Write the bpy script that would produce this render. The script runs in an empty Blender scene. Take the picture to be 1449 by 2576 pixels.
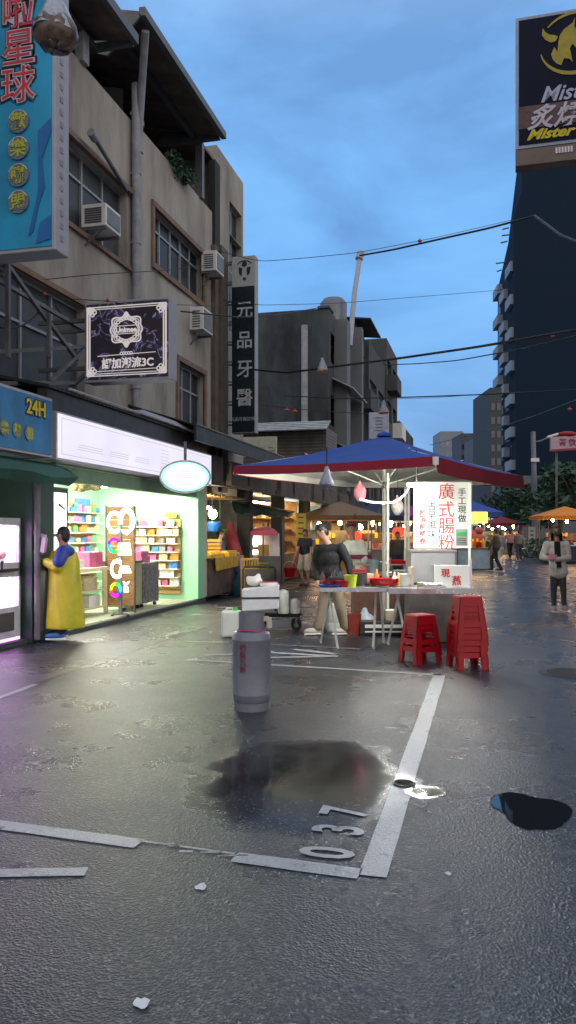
import bpy, bmesh, math, random
from mathutils import Vector, Matrix
random.seed(11)
S = bpy.context.scene
C = S.collection
PI = math.pi
V = Vector
# ------------------------------------------------------------------ layout helpers
YAW = math.radians(13.9); FPX = 2000.0; EYE = 1.52      # street axis is +y, camera turned left of it
def ray(u, v):
    a = (u-724.5)/FPX; c = (1340-v)/FPX
    return V((-math.sin(YAW)+a*math.cos(YAW), math.cos(YAW)+a*math.sin(YAW), c))
EYEP = V((0, 0, EYE))
def at(u, v, Y): return EYEP + ray(u, v)*Y
def PX(u, v, x): r = ray(u, v); return EYEP + r*(x/r.x)
def PY(u, v, y): r = ray(u, v); return EYEP + r*(y/r.y)
def G(u, v, z=0.0): r = ray(u, v); return EYEP + r*((z-EYE)/r.z)
RIGHT = V((math.cos(YAW), math.sin(YAW), 0)); FWD = V((-math.sin(YAW), math.cos(YAW), 0)); UP = V((0, 0, 1))
# ------------------------------------------------------------------ object helpers
MW = {}
def root_m(o):
    while o.parent is not None: o = o.parent
    return MW.get(o.name, Matrix.Identity(4))
def thing(name, label, cat, loc=(0, 0, 0), rz=0.0, group=None, kind=None):
    o = bpy.data.objects.new(name, None); C.objects.link(o)
    o.empty_display_size = 0.1
    o.location = loc; o.rotation_euler = (0, 0, rz)
    MW[o.name] = Matrix.Translation(V(loc)) @ Matrix.Rotation(rz, 4, 'Z')
    o['label'] = label; o['category'] = cat
    if group: o['group'] = group
    if kind: o['kind'] = kind
    return o
def tag(o, label=None, cat=None, group=None, kind=None):
    if label: o['label'] = label
    if cat: o['category'] = cat
    if group: o['group'] = group
    if kind: o['kind'] = kind
    return o
def dup(root, loc, rz, label=None):
    r = root.copy(); C.objects.link(r); r.location = loc; r.rotation_euler = (0, 0, rz)
    if label: r['label'] = label
    def cp(src, dst):
        for ch in [c for c in src.children if c is not r]:
            c = ch.copy(); C.objects.link(c); c.parent = dst; cp(ch, c)
    cp(root, r)
    return r
def basis(z):
    z = V(z).normalized()
    a = V((0, 0, 1)) if abs(z.z) < 0.95 else V((1, 0, 0))
    x = a.cross(z).normalized(); return x, z.cross(x), z
class MB:
    def __init__(s): s.v = []; s.f = []; s.cuts = []
    def add(s, vs, fs):
        n = len(s.v); s.v += [V(p) for p in vs]; s.f += [tuple(i+n for i in f) for f in fs]; return s
    def quad(s, a, b, c, d): return s.add([a, b, c, d], [(0, 1, 2, 3)])
    def poly(s, pts): return s.add(pts, [tuple(range(len(pts)))])
    def box(s, x0, x1, y0, y1, z0, z1):
        return s.hexa([(x0, y0, z0), (x1, y0, z0), (x1, y1, z0), (x0, y1, z0)], [(x0, y0, z1), (x1, y0, z1), (x1, y1, z1), (x0, y1, z1)])
    def hexa(s, b, t):
        return s.add(list(b)+list(t), [(3, 2, 1, 0), (4, 5, 6, 7), (0, 1, 5, 4), (1, 2, 6, 5), (2, 3, 7, 6), (3, 0, 4, 7)])
    def obox(s, c, ax, ay, az, sx, sy, sz):          # centre, unit axes, full sizes
        c = V(c); X = V(ax)*sx/2; Y = V(ay)*sy/2; Z = V(az)*sz/2
        return s.hexa([c-X-Y-Z, c+X-Y-Z, c+X+Y-Z, c-X+Y-Z], [c-X-Y+Z, c+X-Y+Z, c+X+Y+Z, c-X+Y+Z])
    def cbox(s, c, sx, sy, sz): return s.obox(c, RIGHT, FWD, UP, sx, sy, sz)     # box squared to the stall
    def bar(s, a, b, w, h=None):
        a = V(a); b = V(b); x, y, z = basis(b-a)
        return s.obox((a+b)/2, x, y, z, w, h or w, (b-a).length)
    def cyl(s, a, b, r0, r1=None, n=16, caps=True):
        a = V(a); b = V(b); r1 = r0 if r1 is None else r1; x, y, z = basis(b-a)
        vs = []
        for i in range(n):
            t = 2*PI*i/n; d = x*math.cos(t)+y*math.sin(t); vs.append(a+d*r0)
        for i in range(n):
            t = 2*PI*i/n; d = x*math.cos(t)+y*math.sin(t); vs.append(b+d*r1)
        fs = [(i, (i+1) % n, n+(i+1) % n, n+i) for i in range(n)]
        if caps: fs += [tuple(range(n-1, -1, -1)), tuple(range(n, 2*n))]
        return s.add(vs, fs)
    def tube(s, pts, r, n=8):
        pts = [V(p) for p in pts]; rings = []; px = None
        for i, p in enumerate(pts):
            d = (pts[min(i+1, len(pts)-1)]-pts[max(i-1, 0)]).normalized()
            if px is None: x, y, _ = basis(d)
            else:
                x = (px-d*px.dot(d)).normalized(); y = d.cross(x)
            px = x; rr = r[i] if isinstance(r, (list, tuple)) else r
            rings.append([p+(x*math.cos(2*PI*k/n)+y*math.sin(2*PI*k/n))*rr for k in range(n)])
        vs = [q for R in rings for q in R]; fs = []
        for i in range(len(rings)-1):
            for k in range(n): fs.append((i*n+k, i*n+(k+1) % n, (i+1)*n+(k+1) % n, (i+1)*n+k))
        fs += [tuple(range(n-1, -1, -1)), tuple(range((len(rings)-1)*n, len(rings)*n))]
        return s.add(vs, fs)
    def lathe(s, prof, c, n=32, axis=None, sx=1.0, sy=1.0):
        c = V(c); vs = []; fs = []
        for r, z in prof:
            for k in range(n): vs.append(c+V((math.cos(2*PI*k/n)*r*sx, math.sin(2*PI*k/n)*r*sy, z)))
        for i in range(len(prof)-1):
            for k in range(n): fs.append((i*n+k, i*n+(k+1) % n, (i+1)*n+(k+1) % n, (i+1)*n+k))
        if prof[0][0] > 1e-5: fs.append(tuple(range(n-1, -1, -1)))
        if prof[-1][0] > 1e-5: fs.append(tuple(range((len(prof)-1)*n, len(prof)*n)))
        return s.add(vs, fs)
    def ell(s, c, r, ax=None, n=16, m=10, jit=0.0):
        c = V(c); X, Y, Z = ax if ax else (V((1, 0, 0)), V((0, 1, 0)), V((0, 0, 1)))
        vs = [c-Z*r[2]]
        for i in range(1, m):
            p = -PI/2+PI*i/m
            for k in range(n):
                t = 2*PI*k/n; q = 1+random.uniform(-jit, jit)
                vs.append(c+X*(math.cos(p)*math.cos(t)*r[0]*q)+Y*(math.cos(p)*math.sin(t)*r[1]*q)+Z*(math.sin(p)*r[2]*q))
        vs.append(c+Z*r[2]); fs = []
        for k in range(n): fs.append((0, 1+(k+1) % n, 1+k))
        for i in range(m-2):
            for k in range(n): fs.append((1+i*n+k, 1+i*n+(k+1) % n, 1+(i+1)*n+(k+1) % n, 1+(i+1)*n+k))
        L = len(vs)-1
        for k in range(n): fs.append((1+(m-2)*n+k, 1+(m-2)*n+(k+1) % n, L))
        return s.add(vs, fs)
    def prism(s, pts, off):
        pts = [V(p) for p in pts]; off = V(off); n = len(pts)
        return s.add(pts+[p+off for p in pts], [tuple(range(n-1, -1, -1)), tuple(range(n, 2*n))]+[(i, (i+1) % n, n+(i+1) % n, n+i) for i in range(n)])
    def wall(s, o, U, W, N, w, h, holes=(), reveal=0.15):    # wall sheet with openings and their reveals
        o = V(o); U = V(U); W = V(W); N = V(N)
        xs = sorted({0.0, w}|{a for H in holes for a in H[:2]}); zs = sorted({0.0, h}|{a for H in holes for a in H[2:]})
        for i in range(len(xs)-1):
            for j in range(len(zs)-1):
                cx = (xs[i]+xs[i+1])/2; cz = (zs[j]+zs[j+1])/2
                if any(a < cx < b and c < cz < d for a, b, c, d in holes): continue
                s.quad(o+U*xs[i]+W*zs[j], o+U*xs[i+1]+W*zs[j], o+U*xs[i+1]+W*zs[j+1], o+U*xs[i]+W*zs[j+1])
        for a, b, c, d in holes:
            P = [o+U*a+W*c, o+U*b+W*c, o+U*b+W*d, o+U*a+W*d]
            for k in range(4):
                p, q = P[k], P[(k+1) % 4]; s.quad(q, p, p-N*reveal, q-N*reveal)
        return s
    def text(s, st, c, right, up, size, ext=0.004, shear=0.0, off=0.0, sx=1.0):
        cu = bpy.data.curves.new('t', 'FONT'); cu.body = st; cu.size = size; cu.align_x = 'CENTER'; cu.align_y = 'CENTER'
        cu.extrude = ext; cu.shear = shear; cu.offset = off; cu.resolution_u = 3
        ob = bpy.data.objects.new('t', cu); C.objects.link(ob)
        dg = bpy.context.evaluated_depsgraph_get(); me = bpy.data.meshes.new_from_object(ob.evaluated_get(dg))
        vs = [p.co.copy() for p in me.vertices]; fs = [tuple(p.vertices) for p in me.polygons]
        bpy.data.objects.remove(ob); bpy.data.curves.remove(cu); bpy.data.meshes.remove(me)
        if not vs: return s
        x0 = min(p.x for p in vs); x1 = max(p.x for p in vs); y0 = min(p.y for p in vs); y1 = max(p.y for p in vs)
        c = V(c); R = V(right).normalized(); U = V(up).normalized(); N = R.cross(U)
        return s.add([c+R*((p.x-(x0+x1)/2)*sx)+U*(p.y-(y0+y1)/2)+N*p.z for p in vs], fs)
    def cut(s): s.cuts.append((len(s.v), len(s.f))); return s          # what follows becomes a part of its own
    def parts(s, name, mat, parent, **k):
        e = [(0, 0)]+s.cuts+[(len(s.v), len(s.f))]; out = []
        for (a, b), (c, d) in zip(e, e[1:]):
            if d > b:
                m = MB(); m.v = s.v[a:c]; m.f = [tuple(i-a for i in f) for f in s.f[b:d]]; out.append(m.build(name, mat, parent, **k))
        return out
    def mesh(s, name='m'):
        me = bpy.data.meshes.new(name); me.from_pydata([tuple(p) for p in s.v], [], s.f); me.update(); return me
    def build(s, name, mat, parent=None, smooth=False, bevel=0.0, recalc=True, ang=40, weld=False):
        vs = s.v
        if parent is not None:
            mi = root_m(parent).inverted(); vs = [mi @ p for p in s.v]
        me = bpy.data.meshes.new(name); me.from_pydata([tuple(p) for p in vs], [], s.f); me.update()
        if weld:
            bm = bmesh.new(); bm.from_mesh(me); bmesh.ops.remove_doubles(bm, verts=bm.verts, dist=.0008); bm.to_mesh(me); bm.free()
        if recalc:
            bm = bmesh.new(); bm.from_mesh(me); bmesh.ops.recalc_face_normals(bm, faces=bm.faces); bm.to_mesh(me); bm.free()
        mats = mat if isinstance(mat, (list, tuple)) else [mat]
        for m in mats: me.materials.append(m)
        o = bpy.data.objects.new(name, me); C.objects.link(o)
        if parent is not None: o.parent = parent
        if smooth:
            me.shade_smooth()
            try: me.set_sharp_from_angle(angle=math.radians(ang))
            except Exception: pass
        if bevel:
            b = o.modifiers.new('bevel', 'BEVEL'); b.width = bevel; b.segments = 2; b.limit_method = 'ANGLE'; b.angle_limit = math.radians(50)
        return o
# ------------------------------------------------------------------ materials
MATS = {}
def nodes(name):
    m = bpy.data.materials.new(name); m.use_nodes = True; nt = m.node_tree; nt.nodes.clear()
    out = nt.nodes.new('ShaderNodeOutputMaterial'); return m, nt, out
def L(nt, a, ai, b, bi): nt.links.new(a.outputs[ai], b.inputs[bi])
def N(nt, t, **kw):
    n = nt.nodes.new(t)
    for k, x in kw.items():
        if k in n.inputs.keys(): n.inputs[k].default_value = x
        else: setattr(n, k, x)
    return n
def ramp(nt, stops, interp='LINEAR'):
    r = nt.nodes.new('ShaderNodeValToRGB'); r.color_ramp.interpolation = interp
    e = r.color_ramp.elements
    while len(e) < len(stops): e.new(0.5)
    for i, (p, c) in enumerate(stops):
        e[i].position = p; e[i].color = (c, c, c, 1) if not isinstance(c, tuple) else (*c, 1)
    return r
def M(name, col, rough=0.6, metal=0.0, var=0.18, scale=6.0, bump=0.0, bscale=60.0, stretch=(1, 1, 1), dirt=None, dscale=2.5, damt=0.5, spec=0.5, trans=0.0, coat=0.0, dlo=0.42, dhi=0.68):
    if name in MATS: return MATS[name]
    m, nt, out = nodes(name)
    b = N(nt, 'ShaderNodeBsdfPrincipled', Roughness=rough, Metallic=metal)
    b.inputs['Specular IOR Level'].default_value = spec
    b.inputs['Coat Weight'].default_value = coat
    b.inputs['Transmission Weight'].default_value = trans
    g = N(nt, 'ShaderNodeNewGeometry'); mp = N(nt, 'ShaderNodeMapping'); mp.inputs['Scale'].default_value = stretch
    L(nt, g, 'Position', mp, 'Vector')
    n1 = N(nt, 'ShaderNodeTexNoise', Scale=scale, Detail=5.0, Roughness=0.6); L(nt, mp, 0, n1, 'Vector')
    lo = tuple(max(0, c*(1-var)) for c in col); hi = tuple(min(1, c*(1+var)) for c in col)
    r1 = ramp(nt, [(0.3, lo), (0.7, hi)]); L(nt, n1, 'Fac', r1, 'Fac')
    src = r1
    if dirt:
        n2 = N(nt, 'ShaderNodeTexNoise', Scale=dscale, Detail=7.0, Roughness=0.65); L(nt, mp, 0, n2, 'Vector')
        r2 = ramp(nt, [(dlo, 0.0), (dhi, damt)]); L(nt, n2, 'Fac', r2, 'Fac')
        mx = N(nt, 'ShaderNodeMixRGB'); L(nt, r2, 'Color', mx, 'Fac'); L(nt, r1, 'Color', mx, 'Color1'); mx.inputs['Color2'].default_value = (*dirt, 1)
        src = mx
    L(nt, src, 'Color', b, 'Base Color')
    rr = ramp(nt, [(0.25, max(0.02, rough*0.8)), (0.75, min(1, rough*1.2))]); L(nt, n1, 'Fac', rr, 'Fac'); L(nt, rr, 'Color', b, 'Roughness')
    if bump:
        n3 = N(nt, 'ShaderNodeTexNoise', Scale=bscale, Detail=4.0); L(nt, mp, 0, n3, 'Vector')
        bp = N(nt, 'ShaderNodeBump', Strength=bump, Distance=0.02); L(nt, n3, 'Fac', bp, 'Height'); L(nt, bp, 'Normal', b, 'Normal')
    L(nt, b, 0, out, 'Surface'); MATS[name] = m; return m
def E(name, col, strength, var=0.0, scale=4.0):
    if name in MATS: return MATS[name]
    m, nt, out = nodes(name); e = N(nt, 'ShaderNodeEmission', Strength=strength)
    if var:
        g = N(nt, 'ShaderNodeNewGeometry'); n = N(nt, 'ShaderNodeTexNoise', Scale=scale, Detail=2.0); L(nt, g, 'Position', n, 'Vector')
        r = ramp(nt, [(0.3, tuple(c*(1-var) for c in col)), (0.7, tuple(min(1, c*(1+var)) for c in col))]); L(nt, n, 'Fac', r, 'Fac'); L(nt, r, 'Color', e, 'Color')
    else: e.inputs['Color'].default_value = (*col, 1)
    L(nt, e, 0, out, 'Surface'); MATS[name] = m; return m
def stripes(name, c1, c2, axis, period, duty=0.5, rough=0.6, metal=0.0, bump=0.3):     # corrugated or slatted sheet
    if name in MATS: return MATS[name]
    m, nt, out = nodes(name); b = N(nt, 'ShaderNodeBsdfPrincipled', Roughness=rough, Metallic=metal)
    g = N(nt, 'ShaderNodeNewGeometry'); sx = N(nt, 'ShaderNodeSeparateXYZ'); L(nt, g, 'Position', sx, 0)
    mu = N(nt, 'ShaderNodeMath', operation='MULTIPLY'); mu.inputs[1].default_value = 2*PI/period; L(nt, sx, 'XYZ'.index(axis.upper()), mu, 0)
    si = N(nt, 'ShaderNodeMath', operation='SINE'); L(nt, mu, 0, si, 0)
    ad = N(nt, 'ShaderNodeMath', operation='MULTIPLY_ADD'); ad.inputs[1].default_value = 0.5; ad.inputs[2].default_value = 0.5; L(nt, si, 0, ad, 0)
    r = ramp(nt, [(max(0, duty-0.15), c1), (min(1, duty+0.15), c2)]); L(nt, ad, 0, r, 'Fac')
    n = N(nt, 'ShaderNodeTexNoise', Scale=3.0, Detail=6.0); L(nt, g, 'Position', n, 'Vector')
    rv = ramp(nt, [(0.3, 0.55), (0.7, 1.0)]); L(nt, n, 'Fac', rv, 'Fac')
    mx = N(nt, 'ShaderNodeMixRGB', blend_type='MULTIPLY'); mx.inputs['Fac'].default_value = 1; L(nt, r, 'Color', mx, 'Color1'); L(nt, rv, 'Color', mx, 'Color2')
    L(nt, mx, 'Color', b, 'Base Color')
    bp = N(nt, 'ShaderNodeBump', Strength=bump, Distance=0.02); L(nt, ad, 0, bp, 'Height'); L(nt, bp, 'Normal', b, 'Normal')
    L(nt, b, 0, out, 'Surface'); MATS[name] = m; return m
# plaster, concrete and metal
tan = M('tan_plaster', (0.42, 0.39, 0.335), 0.85, var=0.09, scale=1.3, bump=0.2, bscale=18, stretch=(1, 1, 0.32), dirt=(0.15, 0.13, 0.11), dscale=0.8, damt=0.8)
sill_m = M('rust_tile_trim', (0.24, 0.15, 0.1), 0.8, var=0.25, dirt=(0.09, 0.07, 0.06))
mould = M('mouldy_concrete', (0.06, 0.073, 0.08), 0.9, var=0.3, scale=0.8, stretch=(1, 1, 0.4), dirt=(0.016, 0.019, 0.021), dscale=0.33, damt=1.0, bump=0.2, dlo=0.40, dhi=0.56)
conc = M('grey_concrete', (0.055, 0.063, 0.067), 0.9, var=0.3, scale=1.2, stretch=(1, 1, 0.4), dirt=(0.05, 0.05, 0.05), dscale=0.8, damt=0.9)
conc_l = M('pale_concrete', (0.15, 0.16, 0.17), 0.85, var=0.2, scale=1.0, dirt=(0.1, 0.1, 0.1), dscale=1.0, damt=0.7)
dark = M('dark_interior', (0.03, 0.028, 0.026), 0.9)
black = M('black_metal', (0.02, 0.02, 0.022), 0.45)
steelg = M('grey_steel', (0.17, 0.17, 0.175), 0.5, metal=0.3, dirt=(0.06, 0.05, 0.045))
pvc = M('grey_pvc_pipe', (0.3, 0.31, 0.34), 0.55, dirt=(0.12, 0.12, 0.12))
alu = M('aluminium_frame', (0.32, 0.33, 0.35), 0.45, metal=0.4)
pane_m = M('dusk_window_glass', (0.016, 0.02, 0.026), 0.3, var=0.5, scale=1.0, spec=0.22)
pane_g = M('frosted_window_glass', (0.06, 0.066, 0.07), 0.45, var=0.5, scale=0.9, spec=0.25)
inox = M('stainless_steel', (0.5, 0.5, 0.5), 0.3, metal=0.9, var=0.1, scale=3)
white = M('white_plastic', (0.78, 0.78, 0.76), 0.45, var=0.06)
whitep = M('white_painted_metal', (0.7, 0.7, 0.68), 0.5, var=0.1)
red_p = M('red_plastic', (0.33, 0.004, 0.010), 0.35, var=0.12, spec=0.3)
red_d = M('dark_red_plastic', (0.3, 0.009, 0.012), 0.32, var=0.15)
red_c = M('maroon_canvas', (0.22, 0.008, 0.024), 0.8, var=0.25, scale=3, bump=0.2, bscale=15)
blue_c = M('blue_canvas', (0.012, 0.06, 0.32), 0.75, var=0.2, scale=3, bump=0.2, bscale=12)
white_c = M('white_canvas_lining', (0.82, 0.8, 0.7), 0.8, var=0.08, scale=4, bump=0.15, bscale=12)
green_c = M('green_tarpaulin', (0.015, 0.075, 0.055), 0.7, var=0.35, scale=4, bump=0.3, bscale=10)
mint = M('mint_paint', (0.36, 0.75, 0.46), 0.6, var=0.06)
pinegreen = M('dark_green_paint', (0.03, 0.06, 0.045), 0.5, var=0.2)
cream = M('cream_laminate', (0.7, 0.62, 0.42), 0.5, var=0.08)
wood = M('pine_slat_board', (0.46, 0.28, 0.10), 0.55, var=0.2, stretch=(1, 1, 8))
wood_d = M('old_brown_wood', (0.13, 0.09, 0.065), 0.8, var=0.4, dirt=(0.04, 0.03, 0.03))
yellow = M('yellow_plastic', (0.75, 0.48, 0.03), 0.45)
blue_p = M('blue_plastic', (0.02, 0.12, 0.45), 0.4)
green_p = M('green_plastic', (0.08, 0.45, 0.06), 0.4)
lime = M('lime_plastic', (0.45, 0.55, 0.03), 0.4)
orange_c = M('orange_canvas', (0.62, 0.2, 0.015), 0.8, var=0.2)
pink_c = M('pink_canvas', (0.6, 0.12, 0.16), 0.75, var=0.15)
purple_c = M('purple_canvas', (0.25, 0.02, 0.16), 0.8)
rubber = M('black_rubber', (0.015, 0.015, 0.015), 0.7)
blackp = M('black_cable_sheath', (0.012, 0.012, 0.014), 0.6)
gasgrey = M('grey_cylinder_paint', (0.165, 0.18, 0.225), 0.4, var=0.1, scale=9, dirt=(0.16, 0.15, 0.15), dscale=7, damt=0.5)
redtxt = M('red_lettering_paint', (0.5, 0.02, 0.03), 0.6)
blktxt = M('black_lettering_paint', (0.02, 0.025, 0.025), 0.6)
whttxt = M('white_lettering_paint', (0.72, 0.72, 0.72), 0.6)
yeltxt = M('yellow_lettering_paint', (0.65, 0.5, 0.02), 0.6)
cyan = M('cyan_sign_vinyl', (0.008, 0.27, 0.5), 0.45, var=0.35, scale=1.1, stretch=(1, 1, 0.6))
signblue = M('blue_sign_vinyl', (0.03, 0.16, 0.34), 0.5, var=0.35, scale=2.5)
signgrey = M('grey_sign_casing', (0.36, 0.36, 0.4), 0.55, var=0.1)
dkteal = M('dark_teal_sign_panel', (0.004, 0.016, 0.022), 0.3)
greysign = M('grey_white_sign_panel', (0.4, 0.42, 0.42), 0.5, var=0.12)
# lamps
lampw = E('white_lamp_glow', (1.0, 0.97, 0.88), 10.0)
lampn = E('shop_tube_glow', (1.0, 0.98, 0.78), 125.0)
lampled = E('led_tube_glow', (1.0, 1.0, 0.92), 520.0)
lampbulb = E('warm_bulb_glow', (1.0, 0.86, 0.62), 45.0)
# ================================================================== sky, sun, camera
W = bpy.data.worlds.new('World'); S.world = W; W.use_nodes = True
nt = W.node_tree; nt.nodes.clear()
wo = nt.nodes.new('ShaderNodeOutputWorld'); bg = nt.nodes.new('ShaderNodeBackground')
sky = nt.nodes.new('ShaderNodeTexSky'); sky.sky_type = 'NISHITA'; sky.sun_disc = False
SUN_EL, SUN_AZ = math.radians(4), math.radians(130)
sky.sun_elevation = SUN_EL; sky.sun_rotation = SUN_AZ; sky.air_density = 1.3; sky.dust_density = 1.0; sky.ozone_density = 3.0
tc = N(nt, 'ShaderNodeTexCoord'); sp = N(nt, 'ShaderNodeSeparateXYZ'); L(nt, tc, 'Generated', sp, 0)
# overcast blue deck: paler towards the horizon ahead, greyer overhead and behind (dusk glow behind the camera; neutral glow on the right added to light the facade)
rz = ramp(nt, [(0.0, (1.9, 2.8, 4.0)), (0.10, (1.35, 2.75, 5.1)), (0.30, (1.1, 2.75, 5.5)), (0.52, (1.25, 2.85, 5.5)), (0.75, (3.6, 4.8, 6.6)), (1.0, (4.6, 5.8, 7.6))])
L(nt, sp, 'Z', rz, 'Fac')
mp = N(nt, 'ShaderNodeMapping'); mp.inputs['Scale'].default_value = (1.0, 1.0, 2.6); L(nt, tc, 'Generated', mp, 'Vector')
n1 = N(nt, 'ShaderNodeTexNoise', Scale=2.6, Detail=6.0, Roughness=0.55, Distortion=0.4); L(nt, mp, 0, n1, 'Vector')
rc = ramp(nt, [(0.36, (0.76, 0.74, 0.77)), (0.53, (1.04, 1.03, 1.01)), (0.70, (1.35, 1.22, 1.1))]); L(nt, n1, 'Fac', rc, 'Fac')
m1 = N(nt, 'ShaderNodeMixRGB', blend_type='MULTIPLY'); m1.inputs['Fac'].default_value = 1.0; L(nt, rz, 'Color', m1, 'Color1'); L(nt, rc, 'Color', m1, 'Color2')
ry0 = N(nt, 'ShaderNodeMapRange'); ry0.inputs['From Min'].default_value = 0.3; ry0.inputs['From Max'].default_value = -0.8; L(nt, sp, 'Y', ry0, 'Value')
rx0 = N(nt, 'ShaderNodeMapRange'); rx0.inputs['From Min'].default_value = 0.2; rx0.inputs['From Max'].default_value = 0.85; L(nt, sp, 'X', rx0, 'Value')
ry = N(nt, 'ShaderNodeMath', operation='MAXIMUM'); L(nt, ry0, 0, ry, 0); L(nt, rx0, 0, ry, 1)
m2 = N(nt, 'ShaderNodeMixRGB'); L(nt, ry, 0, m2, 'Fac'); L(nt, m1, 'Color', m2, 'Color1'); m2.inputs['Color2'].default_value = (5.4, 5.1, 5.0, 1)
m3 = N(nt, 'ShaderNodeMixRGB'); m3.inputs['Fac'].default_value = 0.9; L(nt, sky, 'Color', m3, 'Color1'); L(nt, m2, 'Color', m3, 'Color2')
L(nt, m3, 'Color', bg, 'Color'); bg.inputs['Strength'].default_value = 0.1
L(nt, bg, 0, wo, 'Surface')
sl = bpy.data.lights.new('sun', 'SUN'); sl.energy = 0.12; sl.angle = math.radians(30); sl.color = (1.0, 0.9, 0.8)
so = bpy.data.objects.new('sun', sl); C.objects.link(so)
sd = V((math.sin(SUN_AZ)*math.cos(math.radians(25)), math.cos(SUN_AZ)*math.cos(math.radians(25)), math.sin(math.radians(25))))
so.rotation_euler = (-sd).to_track_quat('-Z', 'Y').to_euler(); so.location = (0, -10, 30)
cam = bpy.data.cameras.new('camera'); co = bpy.data.objects.new('camera', cam); C.objects.link(co)
co.location = (0, 0, EYE); co.rotation_euler = (PI/2, 0, YAW)
cam.sensor_fit = 'VERTICAL'; cam.sensor_height = 36.0; cam.lens = 36.0*FPX/2576.0
cam.shift_y = (1340-1288)/2576.0; cam.clip_end = 2000; cam.clip_start = 0.05
S.camera = co
S.view_settings.view_transform = 'Standard'; S.view_settings.look = 'None'; S.view_settings.exposure = 0.9; S.view_settings.gamma = 1
S.render.engine = 'CYCLES'
S.cycles.use_denoising = True; S.cycles.sample_clamp_indirect = 6.0; S.cycles.max_bounces = 6; S.cycles.diffuse_bounces = 3; S.cycles.glossy_bounces = 4; S.cycles.transmission_bounces = 4
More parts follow.
